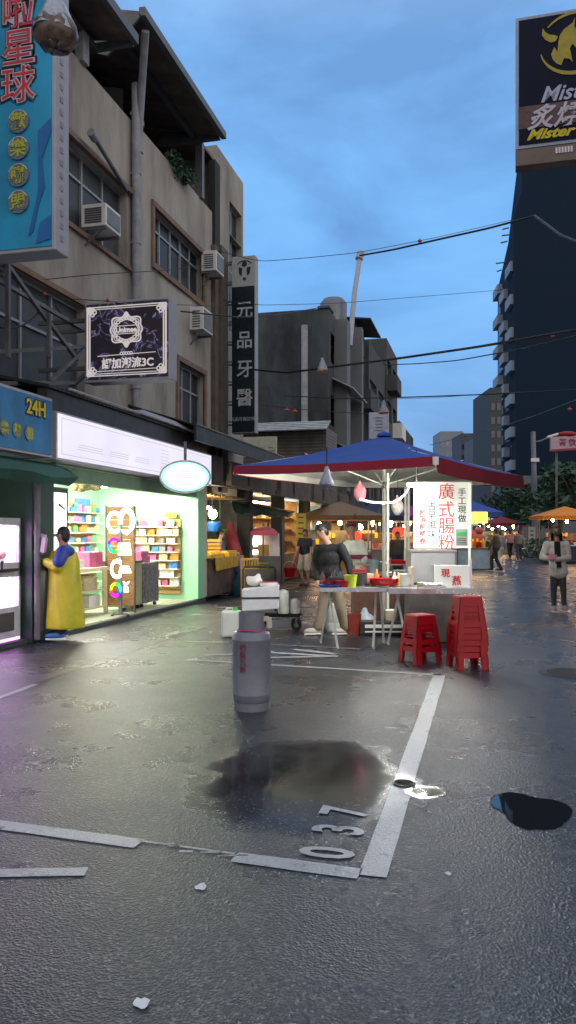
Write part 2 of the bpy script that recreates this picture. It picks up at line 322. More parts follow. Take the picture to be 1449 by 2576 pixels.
# ================================================================== ground
def wet(name, base, rlo, rhi, bump, marks=False):
    m, nt, out = nodes(name); b = N(nt, 'ShaderNodeBsdfPrincipled')
    g = N(nt, 'ShaderNodeNewGeometry')
    na = N(nt, 'ShaderNodeTexNoise', Scale=55.0, Detail=3.0, Roughness=0.7); L(nt, g, 'Position', na, 'Vector')
    nb = N(nt, 'ShaderNodeTexNoise', Scale=0.9, Detail=6.0, Roughness=0.6); L(nt, g, 'Position', nb, 'Vector')
    vo = N(nt, 'ShaderNodeTexVoronoi', Scale=85.0); L(nt, g, 'Position', vo, 'Vector')
    kl, kh = (0.82, 1.12) if marks else (0.4, 1.6); lo = tuple(c*kl for c in base); hi = tuple(c*kh for c in base)
    r1 = ramp(nt, [(0.35, lo), (0.65, hi)]); L(nt, na, 'Fac', r1, 'Fac')
    r2 = ramp(nt, [(0.3, 0.65), (0.7, 1.1)]); L(nt, nb, 'Fac', r2, 'Fac')
    mx = N(nt, 'ShaderNodeMixRGB', blend_type='MULTIPLY'); mx.inputs['Fac'].default_value = 1; L(nt, r1, 'Color', mx, 'Color1'); L(nt, r2, 'Color', mx, 'Color2')
    if not marks:
        sc_ = N(nt, 'ShaderNodeSeparateColor'); L(nt, vo, 'Color', sc_, 0); rs = ramp(nt, [(0.84, 0.0), (0.96, 0.8)]); L(nt, sc_, 0, rs, 'Fac')
        ms = N(nt, 'ShaderNodeMixRGB'); L(nt, rs, 'Color', ms, 'Fac'); L(nt, mx, 'Color', ms, 'Color1'); ms.inputs['Color2'].default_value = (0.13, 0.13, 0.14, 1)
        dn = N(nt, 'ShaderNodeTexNoise', Scale=1.6, Detail=4.0); L(nt, g, 'Position', dn, 'Vector')
        va = N(nt, 'ShaderNodeVectorMath', operation='MULTIPLY_ADD'); L(nt, dn, 'Color', va, 0); va.inputs[1].default_value = (0.5, 0.5, 0); L(nt, g, 'Position', va, 2)
        vc = N(nt, 'ShaderNodeTexVoronoi', Scale=0.42, feature='DISTANCE_TO_EDGE'); L(nt, va, 0, vc, 'Vector')
        rk = ramp(nt, [(0.0, 0.25), (0.006, 1.0)]); L(nt, vc, 'Distance', rk, 'Fac')
        mc = N(nt, 'ShaderNodeMixRGB', blend_type='MULTIPLY'); mc.inputs['Fac'].default_value = 0.8; L(nt, ms, 'Color', mc, 'Color1'); L(nt, rk, 'Color', mc, 'Color2')
        mx = mc
    # standing-water mask: two ellipses with ragged rims
    nd = N(nt, 'ShaderNodeTexNoise', Scale=2.6, Detail=3.0, Roughness=0.5); L(nt, g, 'Position', nd, 'Vector')
    sx = N(nt, 'ShaderNodeSeparateXYZ'); L(nt, g, 'Position', sx, 0)
    mask = None
    for cx, cy, ra, rb, soft in ((-1.10, 4.80, 0.50, 0.66, 1.2),  (-0.36, 4.72, 0.12, 0.10, 0.5)):
        a = N(nt, 'ShaderNodeMath', operation='SUBTRACT'); L(nt, sx, 0, a, 0); a.inputs[1].default_value = cx
        a2 = N(nt, 'ShaderNodeMath', operation='DIVIDE'); L(nt, a, 0, a2, 0); a2.inputs[1].default_value = ra
        c_ = N(nt, 'ShaderNodeMath', operation='SUBTRACT'); L(nt, sx, 1, c_, 0); c_.inputs[1].default_value = cy
        c2 = N(nt, 'ShaderNodeMath', operation='DIVIDE'); L(nt, c_, 0, c2, 0); c2.inputs[1].default_value = rb
        p = N(nt, 'ShaderNodeMath', operation='POWER'); L(nt, a2, 0, p, 0); p.inputs[1].default_value = 2
        q = N(nt, 'ShaderNodeMath', operation='MULTIPLY_ADD'); L(nt, c2, 0, q, 0); L(nt, c2, 0, q, 1); L(nt, p, 0, q, 2)
        w_ = N(nt, 'ShaderNodeMath', operation='MULTIPLY_ADD'); L(nt, nd, 'Fac', w_, 0); w_.inputs[1].default_value = 2.8; L(nt, q, 0, w_, 2)
        mr = N(nt, 'ShaderNodeMapRange'); mr.inputs['From Min'].default_value = 2.4+soft; mr.inputs['From Max'].default_value = 2.4-soft; L(nt, w_, 0, mr, 'Value')
        if mask is None: mask = mr
        else:
            k = N(nt, 'ShaderNodeMath', operation='MAXIMUM'); L(nt, mask, 0, k, 0); L(nt, mr, 0, k, 1); mask = k
    dk = N(nt, 'ShaderNodeMixRGB', blend_type='MULTIPLY'); L(nt, mask, 0, dk, 'Fac'); L(nt, mx, 'Color', dk, 'Color1'); dk.inputs['Color2'].default_value = (0.3, 0.3, 0.3, 1)
    L(nt, dk, 'Color', b, 'Base Color')
    rr = ramp(nt, [(0.32, rlo), (0.68, rhi)]); L(nt, nb, 'Fac', rr, 'Fac')
    rm = N(nt, 'ShaderNodeMixRGB'); L(nt, mask, 0, rm, 'Fac'); L(nt, rr, 'Color', rm, 'Color1'); rm.inputs['Color2'].default_value = (0.03, 0.03, 0.03, 1)
    L(nt, rm, 'Color', b, 'Roughness')
    hm = N(nt, 'ShaderNodeMath', operation='MULTIPLY_ADD'); L(nt, vo, 'Distance', hm, 0); hm.inputs[1].default_value = 0.7; L(nt, na, 'Fac', hm, 2)
    st = N(nt, 'ShaderNodeMapRange'); st.inputs['To Min'].default_value = bump; st.inputs['To Max'].default_value = 0.012; mk2 = N(nt, 'ShaderNodeMath', operation='MULTIPLY', use_clamp=True); L(nt, mask, 0, mk2, 0); mk2.inputs[1].default_value = 2.5; L(nt, mk2, 0, st, 'Value')
    bp = N(nt, 'ShaderNodeBump', Distance=0.014); L(nt, st, 'Result', bp, 'Strength'); L(nt, hm, 0, bp, 'Height'); L(nt, bp, 'Normal', b, 'Normal')
    im = N(nt, 'ShaderNodeMapRange'); im.inputs['To Min'].default_value = 1.58; im.inputs['To Max'].default_value = 1.23; L(nt, mask, 0, im, 'Value'); L(nt, im, 0, b, 'IOR')
    if marks:                                   # worn paint: asphalt shows through as holes in the coat
        nw = N(nt, 'ShaderNodeTexNoise', Scale=9.0, Detail=8.0, Roughness=0.75); L(nt, g, 'Position', nw, 'Vector')
        rw = ramp(nt, [(0.33, 0.0), (0.43, 1.0)]); L(nt, nw, 'Fac', rw, 'Fac')
        mm = N(nt, 'ShaderNodeMixRGB'); L(nt, rw, 'Color', mm, 'Fac'); mm.inputs['Color1'].default_value = (0.06, 0.06, 0.065, 1); L(nt, mx, 'Color', mm, 'Color2'); L(nt, mm, 'Color', b, 'Base Color')
    L(nt, b, 0, out, 'Surface'); MATS[name] = m; return m
asphalt = wet('wet_asphalt', (0.022, 0.026, 0.034), 0.22, 0.36, 0.38)
paint = wet('wet_road_paint', (0.42, 0.43, 0.45), 0.28, 0.45, 0.25, True)
g_ = MB(); g_.quad((-300, -60, 0), (300, -60, 0), (300, 700, 0), (-300, 700, 0))
tag(g_.build('ground', asphalt), kind='structure')
# road markings: the parking bay with its number, the next bay, and the lines of the bays nearer the camera
mk = MB(); Z1 = 0.004
def strip(a, b, w, z=Z1):
    a = V((a[0], a[1], z)); b = V((b[0], b[1], z)); d = (b-a).normalized(); n = V((-d.y, d.x, 0))*w/2
    k = max(2, int((b-a).length/0.25)); pr = None
    for i in range(k+1):
        p = a.lerp(b, i/k); w1 = 1+random.uniform(-.05, .05); cur = (p+n*w1, p-n*w1)
        if pr: mk.quad(pr[0], pr[1], cur[1], cur[0])
        pr = cur
strip(G(937, 2206), G(1106, 1697), 0.125)
strip(G(905, 2200), G(590, 2157), 0.115)
strip(G(350, 2124), G(-40, 2071), 0.115)
strip(G(590, 2149), G(350, 2116), 0.018)
for k in range(7):
    u = 365+random.random()*215; p_ = G(u, 2120+(u-340)*.142+random.uniform(-4, 9)); strip(p_, p_+RIGHT*random.uniform(.03, .12), random.uniform(.008, .022), Z1)
strip(G(1112, 1699), G(470, 1660), 0.075)
strip(G(905, 1633), G(640, 1619), 0.07); strip(G(575, 1616), G(470, 1614), 0.06)
strip(G(-60, 2199), G(217, 2194), 0.085)
strip(G(-40, 1770), G(90, 1722), 0.07)
pc = [G(u, v, Z1) for u, v in ((512, 1650), (680, 1637), (735, 1644), (850, 1646), (862, 1650), (855, 1655), (690, 1654), (690, 1650), (770, 1650), (680, 1642), (515, 1652))]
for (a, b, w) in (((515, 1649), (590, 1646), .1), ((600, 1640), (690, 1641), .1), ((655, 1641), (850, 1652), .1), ((735, 1634), (845, 1646), .1), ((680, 1655), (845, 1651), .1), ((600, 1636), (660, 1643), .09)):
    strip(G(*a), G(*b), w, Z1+random.random()*0.002)
# digits 0 3 7, painted so that they read from the lane on the right
num = MB()
for ch, u, v in (('0', 822, 2144), ('3', 851, 2086)):
    num.text(ch, G(u, v, 0.0065), (0, 1, 0), (-1, 0, 0), 0.36, ext=0.0, off=0.009, sx=0.72)
num.text('7', G(868, 2040, 0.0065), (0, 1, 0), (-1, 0, 0), 0.36, ext=0.0, off=0.009, sx=0.75)
mk.v += num.v; off = len(mk.v)-len(num.v); mk.f += [tuple(i+off for i in f) for f in num.f]
tag(mk.build('road_marking', paint, recalc=False), kind='structure')
jt = MB(); pr = None
for i in range(60):
    y = 5.5+i*.18; x = -4.36+.015*math.sin(y*2.3)+.01*math.sin(y*7); w_ = .018+.012*abs(math.sin(y*3.1)); cur = (V((x-w_, y, .003)), V((x+w_, y, .003)))
    if pr: jt.quad(pr[0], cur[0], cur[1], pr[1])
    pr = cur
tag(jt.build('road_joint', M('tar_seam', (0.012, 0.012, 0.013), .35), recalc=False), kind='structure')
# small puddle on the right with a sharp rim
water = M('puddle_water', (0.012, 0.012, 0.013), 0.02, var=0.1, spec=0.6)
pd = MB(); pts = []
for k in range(40):
    t = 2*PI*k/40; c0 = G(1330, 2036, 0.004)
    r = 1+0.10*math.sin(3*t+1)+0.06*math.sin(5*t+.4)+random.uniform(-.03, .03)
    pts.append(c0+RIGHT*math.cos(t)*0.185*r+FWD*math.sin(t)*0.285*r+(RIGHT*0.03 if math.cos(t) > .8 else V((0, 0, 0))))
pd.poly(pts); tag(pd.build('puddle', water, recalc=False), kind='structure')
# manhole covers
def manhole(c, r, label):
    t = thing('manhole_cover', label, 'manhole cover', (c.x, c.y, 0))
    a = MB(); a.lathe([(r*1.12, 0.001), (r*1.12, 0.006), (r*1.0, 0.006), (r*1.0, 0.003)], c, 40); a.build('rim', M('worn_iron', (0.05, 0.048, 0.046), 0.4, metal=0.5, bump=0.5, bscale=40), t)
    b = MB(); b.lathe([(r*0.99, 0.002), (r*0.985, 0.008), (0.0, 0.009)], c, 40)
    for i in range(-4, 5):
        w_ = math.sqrt(max(0.01, 1-(i/5)**2))*r*.85
        b.box(c.x-w_, c.x+w_, c.y+i*r/5-.012, c.y+i*r/5+.012, 0.008, 0.014)
    b.build('lid', M('wet_cast_iron', (0.06, 0.055, 0.052), 0.35, metal=0.4, bump=0.4, bscale=60), t)
manhole(G(1437, 1694), 0.30, 'round iron manhole cover in the lane at the right edge of the photo')
manhole(G(1015, 1974), 0.065, 'tiny round iron valve cover on the white parking line')
# litter
for u, v, s, lab in ((355, 2524, .026, 'torn white paper scrap lying nearest the camera on the asphalt'), (507, 2230, .026, 'thin white leaf-shaped scrap on the asphalt left of the parking number'), (1128, 2197, .014, 'small white fleck of litter on the asphalt right of the parking bay corner')):
    c = G(u, v, 0.004); a = MB(); ring = []
    for k in range(14):
        t = 2*PI*k/14; r = s*(1+random.uniform(-.35, .2)); ring.append(c+RIGHT*math.cos(t)*r+FWD*math.sin(t)*r*1.3+UP*random.uniform(.0003, .0015))
    top = c+UP*0.003
    a.add(ring+[top], [(k, (k+1) % 14, 14) for k in range(14)])
    o = a.build('paper_scrap', M('wet_white_paper', (0.55, 0.56, 0.6), 0.5)); so_ = o.modifiers.new('s', 'SOLIDIFY'); so_.thickness = 0.001
    tag(o, lab, 'litter')
# ================================================================== buildings on the left
XF = -6.9
def window_x(par, x, y0, y1, z0, z1, nv=3, hz=(0.35,), fm=None, pm=None):      # window set in a wall that faces +x
    f = MB(); t = 0.05
    f.box(x-.06, x, y0, y1, z0, z0+t); f.box(x-.06, x, y0, y1, z1-t, z1)
    for i in range(nv+1):
        y = y0+(y1-y0)*i/nv; f.box(x-.057, x-.003, max(y0, y-t/2), min(y1, y+t/2), z0+t, z1-t)
    for h in hz:
        z = z1-(z1-z0)*h; f.box(x-.054, x-.006, y0+.02, y1-.02, z-.022, z+.022)
    w = f.build('window', fm or alu, par)
    p = MB()
    for i in range(nv):
        a = y0+(y1-y0)*i/nv; b = y0+(y1-y0)*(i+1)/nv; dx = 0.012*(i % 2)
        p.quad((x-.045+dx, a, z0), (x-.045+dx, b, z0), (x-.045+dx, b, z1), (x-.045+dx, a, z1))
    p.build('pane', pm or pane_m, w, recalc=False)
    return w
# ---- near tan building (behind the big blue sign)
A = thing('tan_building', 'tan plastered block with open terrace roof, behind the big cyan vertical sign', 'building', (XF, 9.5, 0))
m = MB()
m.wall((XF, 3.0, 2.55), (0, 1, 0), UP, (1, 0, 0), 11.85, 7.25, [(7.6, 11.55, 4.28, 5.7), (4.4, 9.85, 1.2, 2.95)], 0.22)
m.quad((XF, 3, 9.8), (XF, 14.85, 9.8), (XF-.2, 14.85, 9.8), (XF-.2, 3, 9.8)); m.quad((XF-.2, 3, 9.8), (XF-.2, 14.85, 9.8), (XF-.2, 14.85, 8.9), (XF-.2, 3, 8.9))
m.quad((XF-.2, 3, 8.9), (XF-.2, 14.85, 8.9), (-12, 14.85, 8.9), (-12, 3, 8.9))
m.quad((XF, 3, 2.55), (XF, 3, 9.8), (-12, 3, 9.8), (-12, 3, 2.55))
m.build('wall', tan, A, recalc=False)
s_ = MB(); s_.box(XF-.02, XF+.10, 10.4, 14.7, 8.26, 8.36); s_.box(XF-.02, XF+.06, 10.4, 14.7, 6.74, 6.82); s_.box(XF-.02, XF+.07, 7.3, 12.95, 5.51, 5.6); s_.build('window_ledge', sill_m, A)
window_x(A, XF-.12, 10.6, 14.55, 6.83, 8.25, 5, (0.33,), pm=pane_g)
window_x(A, XF-.12, 7.4, 12.85, 3.75, 5.5, 6, (0.4,), pm=pane_g)
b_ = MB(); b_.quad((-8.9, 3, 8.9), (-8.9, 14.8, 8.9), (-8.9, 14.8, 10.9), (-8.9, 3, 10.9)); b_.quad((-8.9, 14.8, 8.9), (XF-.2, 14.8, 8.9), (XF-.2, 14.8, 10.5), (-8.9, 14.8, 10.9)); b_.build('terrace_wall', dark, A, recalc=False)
roofm = stripes('brown_roof_underside', (0.17, 0.125, 0.11), (0.22, 0.16, 0.14), 'y', 0.9, 0.5, 0.8)
r_ = MB(); r_.hexa([(-6.15, 4, 10.42), (-6.15, 13.3, 10.42), (-10, 13.3, 11.0), (-10, 4, 11.0)], [(-6.15, 4, 10.5), (-6.15, 13.3, 10.5), (-10, 13.3, 11.08), (-10, 4, 11.08)]); rf = r_.build('roof', roofm, A)
e_ = MB(); e_.box(-6.2, -6.1, 4, 13.36, 10.38, 10.56); e_.box(-6.95, -6.85, 4, 13.3, 10.30, 10.40); e_.box(-10, -6.2, 13.3, 13.38, 10.36, 10.5); e_.build('eave_trim', M('dark_eave_metal', (0.09, 0.1, 0.105), 0.5), rf)
for y in (12.75, 9.8): p_ = MB(); p_.box(-6.98, -6.82, y-.11, y+.11, 9.8, 10.32); p_.build('post', pvc, A)
# ---- far tan building
B = thing('tan_building', 'tan plastered block with sloping terrace roof and plants, behind the dental sign', 'building', (XF, 18.6, 0))
m = MB()
m.wall((XF, 14.9, 2.55), (0, 1, 0), UP, (1, 0, 0), 7.5, 7.32, [(0.95, 4.05, 4.75, 5.95), (2.35, 4.1, 1.6, 2.95), (6.2, 7.35, 4.6, 7.3)], 0.24)
m.wall((XF, 20.0, 9.87), (0, 1, 0), UP, (1, 0, 0), 2.4, 1.93, [(1.1, 2.25, 0, 0.9)], 0.24)
m.quad((XF, 14.9, 9.87), (XF, 20.0, 9.87), (XF-.2, 20, 9.87), (XF-.2, 14.9, 9.87)); m.quad((XF-.2, 14.9, 9.87), (XF-.2, 20, 9.87), (XF-.2, 20, 8.9), (XF-.2, 14.9, 8.9))
m.quad((XF-.2, 14.9, 8.9), (XF-.2, 20, 8.9), (-12, 20, 8.9), (-12, 14.9, 8.9))
m.quad((XF, 20.0, 9.87), (XF, 20.0, 11.8), (-12, 20, 11.8), (-12, 20, 9.87)); m.quad((XF, 22.4, 2.55), (XF, 22.4, 11.8), (-12, 22.4, 11.8), (-12, 22.4, 2.55)); m.quad((XF, 20, 11.8), (XF, 22.4, 11.8), (-12, 22.4, 11.8), (-12, 20, 11.8))
m.build('wall', tan, B, recalc=False)
s_ = MB()
for (a, b, c, d) in ((15.85, 18.95, 7.3, 8.5), (17.25, 19.0, 4.15, 5.5)):
    s_.box(XF-.02, XF+.06, a-.12, b+.12, d, d+.12); s_.box(XF-.02, XF+.06, a-.12, b+.12, c-.12, c); s_.box(XF-.02, XF+.05, a-.12, a, c, d); s_.box(XF-.02, XF+.05, b, b+.12, c, d)
s_.build('window_surround', sill_m, B)
window_x(B, XF-.12, 15.85, 18.95, 7.3, 8.5, 5, (0.3,)); window_x(B, XF-.12, 17.25, 19.0, 4.15, 5.5, 3, (0.4,)); window_x(B, XF-.14, 21.1, 22.25, 7.15, 10.77, 2, (0.25, 0.5, 0.75))
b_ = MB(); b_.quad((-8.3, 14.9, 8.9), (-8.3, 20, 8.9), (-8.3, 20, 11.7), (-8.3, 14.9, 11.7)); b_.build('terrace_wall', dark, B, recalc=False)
r_ = MB(); r_.hexa([(-6.2, 13.75, 11.18), (-6.2, 18.45, 11.18), (-9.5, 18.45, 11.95), (-9.5, 13.75, 11.95)], [(-6.2, 13.75, 11.25), (-6.2, 18.45, 11.25), (-9.5, 18.45, 12.02), (-9.5, 13.75, 12.02)]); rf = r_.build('roof', roofm, B)
e_ = MB(); e_.box(-6.25, -6.13, 13.7, 18.5, 11.14, 11.3); e_.box(-7.02, -6.9, 13.8, 18.4, 11.22, 11.33); e_.box(-7.9, -6.3, 18.46, 18.56, 11.15, 11.45)
e_.prism([(-6.2, 13.7, 11.16), (-6.9, 13.7, 10.5), (-8.2, 13.7, 10.9), (-8.2, 13.7, 11.7)], (0, 0.05, 0)); e_.build('eave_trim', MATS['dark_eave_metal'], rf)
for y, w in ((18.75, .08), (19.85, .2)): p_ = MB(); p_.box(-7.0, -6.82, y-w, y+w, 9.87 if w < .1 else 8.6, 11.25); p_.build('post', steelg if w < .1 else dark, B)
r_ = MB(); r_.hexa([(-6.92, 18.46, 11.3), (-6.92, 19.99, 11.3), (-9.5, 19.99, 11.9), (-9.5, 18.46, 11.9)], [(-6.92, 18.46, 11.37), (-6.92, 19.99, 11.37), (-9.5, 19.99, 11.97), (-9.5, 18.46, 11.97)]); r_.build('rear_roof', roofm, B)
c_ = MB(); c_.box(XF-.01, XF+.12, 19.55, 19.8, 3.2, 9.0); c_.box(XF-.01, XF+.09, 20.15, 20.7, 2.6, 9.2); c_.build('service_riser', M('dark_stained_riser', (0.13, 0.105, 0.085), 0.85, dirt=(0.05, 0.04, 0.035)), B)
# drain pipes up the joint between the two blocks
t = thing('drain_pipe', 'straight grey drain pipe running up the joint of the two tan blocks', 'drain pipe', (XF+.12, 14.75, 3.4), group=None)
a = MB(); a.tube([(XF+.12, 14.75, 3.4), (XF+.12, 14.72, 10.5)], 0.085, 12); a.build('pipe', pvc, t, smooth=True)
a = MB()
for z in (4.4, 5.9, 7.3, 8.7, 9.9): a.cyl((XF+.12, 14.74, z), (XF+.12, 14.74, z+.09), 0.1, n=12); a.box(XF, XF+.1, 14.7, 14.78, z, z+.05)
a.build('collar', pvc, t)
t = thing('drain_pipe', 'grey drain pipe with a slanted upper length up to the sloping roof corner', 'drain pipe', (XF+.1, 15.0, 8.0))
a = MB(); a.tube([PX(346, 700, XF+.1), PX(346, 420, XF+.1), PX(350, 330, XF+.14), PX(358, 200, -6.6), PX(366, 78, -6.25)], 0.075, 12); a.build('pipe', pvc, t, smooth=True)
a = MB()
for u, v in ((348, 385), (351, 318)): p = PX(u, v, XF+.12); a.cyl(p, p+V((0, 0, .1)), .095, n=12)
a.build('collar', pvc, t)
# loose bracket pole lying against the near block
t = thing('bracket_pole', 'thin dark pole slanting across the tan wall above the window', 'pole', tuple(PX(275, 410, XF+.15)))
a = MB(); a.tube([PX(234, 340, XF+.3), PX(318, 478, XF+.12)], .04, 8); a.build('rod', steelg, t)
a = MB(); a.cyl(PX(228, 332, XF+.3), PX(240, 350, XF+.3), .075, n=10); a.build('end_cap', pvc, t)
# air conditioners
def aircon(c, w, d, h, label):
    t = thing('air_conditioner', label, 'air conditioner', tuple(c)); x, y, z = c
    a = MB(); a.box(x, x+d, y-w/2, y+w/2, z, z+h); a.build('casing', whitep, t, bevel=.015)
    a = MB(); a.box(x+d, x+d+.015, y-w/2+.06, y+w/2-.06, z+.06, z+h-.06); a.build('outlet_panel', M('grey_grille', (0.2, 0.21, 0.22), 0.6), t)
    a = MB()
    for i in range(7): a.box(x+.08, x+d-.08, y-w/2-.012, y-w/2, z+.06+i*(h-.12)/7, z+.085+i*(h-.12)/7)
    a.build('louvre', M('dark_grille', (0.07, 0.075, 0.08), 0.6), t)
    a = MB(); a.bar((x-.02, y+w/2-.05, z-.03), (x+d, y+w/2-.05, z-.03), .04); a.cut(); a.bar((x-.02, y-w/2+.05, z-.03), (x+d, y-w/2+.05, z-.03), .04); a.bar((x, y-w/2+.05, z-.35), (x+d-.1, y-w/2+.05, z-.04), .03); a.parts('bracket', steelg, t)
aircon((XF-.05, 13.1, 6.93), .60, .48, .40, 'white box air conditioner poking out of the window of the near tan block')
aircon((XF, 18.35, 6.4), .7, .35, .55, 'grey air conditioner on a bracket beside the dental sign')
c = PX(535, 690, XF+.2)
aircon((XF, c.y, c.z), .6, .4, .5, 'dark shaded air conditioner higher up against the dental sign post')
# leafy plant on the parapet
def leafy(name, label, cat, blobs, n, ls, mat, stem=None, group=None, stem_m=None):
    base = V(blobs[0][0]); t = thing(name, label, cat, tuple(stem[0]) if stem else tuple(base), group=group)
    a = MB()
    tot = sum(b[1][0]*b[1][1]*b[1][2] for b in blobs)
    for c, r in blobs:
        for k in range(max(4, int(n*r[0]*r[1]*r[2]/tot))):
            d = V((random.gauss(0, 1), random.gauss(0, 1), random.gauss(0, 1))).normalized()*(random.random()**0.45)
            p = V(c)+V((d.x*r[0], d.y*r[1], d.z*r[2])); s = ls*random.uniform(.6, 1.4)
            x = V((random.gauss(0, 1), random.gauss(0, 1), random.gauss(0, .6))).normalized(); y = x.cross(V((random.gauss(0, 1), random.gauss(0, 1), random.gauss(0, 1)))).normalized()
            a.add([p-x*s, p-y*s*.45, p+x*s, p+y*s*.45+x.cross(y)*s*.15], [(0, 1, 2, 3)])
    a.build('foliage' if name != 'tree' else 'crown', mat, t, recalc=False)
    if stem: s2 = MB(); s2.tube(stem[0:] if not isinstance(stem[0], tuple) else stem, [stem_m or .03]*len(stem), 8); s2.build('stem' if name != 'tree' else 'trunk', wood_d, t)
    return t
leaf1 = M('dark_green_leaf', (0.03, 0.085, 0.035), 0.6, var=0.5, scale=3)
leafy('potted_plant', 'bushy green plant hanging over the parapet of the tan block', 'plant', [((-6.85, 16.9, 9.98), (.22, .35, .2)), ((-6.75, 17.5, 9.86), (.2, .35, .2)), ((-6.85, 17.1, 9.75), (.15, .2, .15))], 420, .06, leaf1, [V((-7.0, 17.1, 9.6)), V((-6.95, 17.1, 10.0))])
# ---- wall-mounted signs
def lightbox_y(name, label, x0, x1, y, z0, z1, d, face_m, case_m):       # sign sticking out of the facade, faces the camera side (-y)
    t = thing(name, label, 'sign', ((x0+x1)/2, y, z0))
    a = MB(); a.box(x0, x1, y, y+d, z0, z1); a.build('casing', case_m, t, bevel=.012)
    f = MB(); f.box(x0+.04, x1-.04, y-.012, y, z0+.04, z1-.04); f.build('face_panel', face_m, t)
    return t
# big cyan vertical sign
t = lightbox_y('vertical_sign', 'tall cyan vertical shop sign with big red characters and round badges at top left', -6.35, -4.56, 7.83, 4.62, 9.6, .3, cyan, signgrey)
yF = 7.806; R1 = V((1, 0, 0))
def Pz(u, v, y=yF): return PY(u, v, y)
a = MB(); b = MB(); c_ = MB()
for ch, u, v in (('啦', 48, 25), ('星', 46, 118), ('球', 46, 212)):
    p = Pz(u, v); a.text(ch, p+V((0, .004, 0)), R1, UP, .43, ext=.004, off=.028); b.text(ch, p, R1, UP, .43, ext=.006, off=.012); c_.text(ch, p-V((0, .005, 0)), R1, UP, .43, ext=.006, off=-.001); a.cut(); b.cut(); c_.cut()
a.parts('lettering_shadow', M('sign_black_vinyl', (0.008, 0.012, 0.02), .5), t); b.parts('lettering_outline', M('sign_white_vinyl', (0.5, 0.45, 0.55), .5), t); c_.parts('lettering', M('sign_red_vinyl', (0.5, 0.03, 0.05), .5), t)
ye = M('sign_olive_lettering', (0.35, 0.38, 0.04), .5)
for ch, v in (('歡', 306), ('樂', 373), ('聯', 441), ('盟', 508)):
    p = Pz(47, v); d = MB()
    for r0, yy in ((.128, 0.0),): d.cyl(p, p-V((0, .012, 0)), r0, n=28)
    bd = d.build('badge', M('sign_grey_badge', (0.14, 0.16, 0.22), .5), t)
    d = MB(); d.text(ch, p-V((0, .016, 0)), R1, UP, .2, ext=.004, off=.004); d.build('badge_character', ye, bd)
    d = MB(); d.tube([p+V((math.cos(k)*.118, -.014, math.sin(k)*.118)) for k in [.4+i*.22 for i in range(12)]], .007, 6); d.build('badge_rim', M('sign_white_vinyl', (0.5, 0.45, 0.55), .5), bd)
# vinyl swooshes on the sign
d = MB()
for pts in (((95, 330), (128, 296), (128, 330), (104, 400), (112, 470), (95, 520), (84, 580), (70, 596), (96, 480)), ((100, 560), (128, 540), (128, 600), (90, 612))):
    d.poly([Pz(u, v)-V((0, .002, 0)) for u, v in pts])
d.build('swoosh', M('deep_blue_vinyl', (0.006, 0.12, 0.38), .45), t)
a = MB()
for k in range(34):
    z = 4.75+k*.14; a.box(-4.562, -4.553, 7.93, 7.99, z, z+.06)
a.build('side_vents', M('vent_grey', (0.26, 0.26, 0.31), .6), t)
a = MB()
for z in (4.95, 9.0): a.bar((XF, 7.98, z), (-6.3, 7.98, z), .07)
a.build('arm', steelg, t)
# steel frame under the cyan sign
t = thing('sign_frame', 'dark steel truss frame bolted across the lower windows at far left', 'steel frame', (-6.3, 9.6, 3.6))
a = MB(); fp = lambda u, v: PX(u, v, -6.35)
for p, q in (((-30, 690), (215, 832)), ((-30, 886), (215, 872)), ((0, 645), (110, 800)), ((110, 800), (190, 905)), ((215, 870), (120, 960)), ((215, 790), (215, 965)), ((10, 665), (10, 900)), ((112, 790), (112, 900)), ((-30, 965), (330, 962))):
    w_ = .05+.011*len(a.v)/8; a.bar(fp(*p)+V((.0013*len(a.v), 0, 0)), fp(*q)+V((.0013*len(a.v), 0, 0)), .055)
a.build('truss', steelg, t)
a = MB()
for u, v in ((215, 832), (10, 690), (215, 872), (10, 884)): p = fp(u, v); a.bar(p, (XF, p.y, p.z), .05); a.cut()
a.parts('stay', steelg, t)
a = MB(); p0, p1 = fp(0, 824), fp(118, 760); a.tube([p0.lerp(p1, k/10)+UP*(-.12*math.sin(PI*k/10)*1.2) for k in range(11)], .012, 6); q0, q1 = fp(140, 770), fp(215, 830); a.tube([q0.lerp(q1, k/10)+UP*(-.1*math.sin(PI*k/10)) for k in range(11)], .012, 6); a.build('cable', blackp, t)
# square ornate sign
fx0, fx1 = -6.02, -4.6
t = thing('ornate_sign', 'square black sign box with ornate silver frame and lilac marble veins', 'sign', (-5.3, 11.2, 3.84))
a = MB(); a.box(fx0, fx1, 11.2, 11.48, 3.84, 5.08); a.build('casing', signgrey, t, bevel=.012)
m, ntt, out = nodes('black_marble_print'); bsd = N(ntt, 'ShaderNodeBsdfPrincipled', Roughness=.4); g = N(ntt, 'ShaderNodeNewGeometry')
nn = N(ntt, 'ShaderNodeTexNoise', Scale=2.2, Detail=5.0, Roughness=.55, Distortion=1.2); L(ntt, g, 'Position', nn, 'Vector')
rr = ramp(ntt, [(.46, (0.018, 0.015, 0.022)), (.497, (0.05, 0.04, 0.09)), (.503, (0.4, 0.36, 0.62)), (.512, (0.06, 0.05, 0.11)), (.56, (0.018, 0.015, 0.022))]); L(ntt, nn, 'Fac', rr, 'Fac'); L(ntt, rr, 'Color', bsd, 'Base Color')
L(ntt, rr, 'Color', bsd, 'Emission Color'); bsd.inputs['Emission Strength'].default_value = .2; L(ntt, bsd, 0, out, 'Surface')
a = MB(); a.box(fx0+.03, fx1-.03, 11.188, 11.2, 3.88, 5.04); a.build('face_panel', m, t)
silver = E('lit_silver_print', (0.62, 0.56, 0.55), .5)
a = MB(); cx, cz = -5.31, 4.46; yy = 11.183
def ring(mb, pts, r, closed=True): mb.tube(pts+([pts[0]] if closed else []), r, 6)
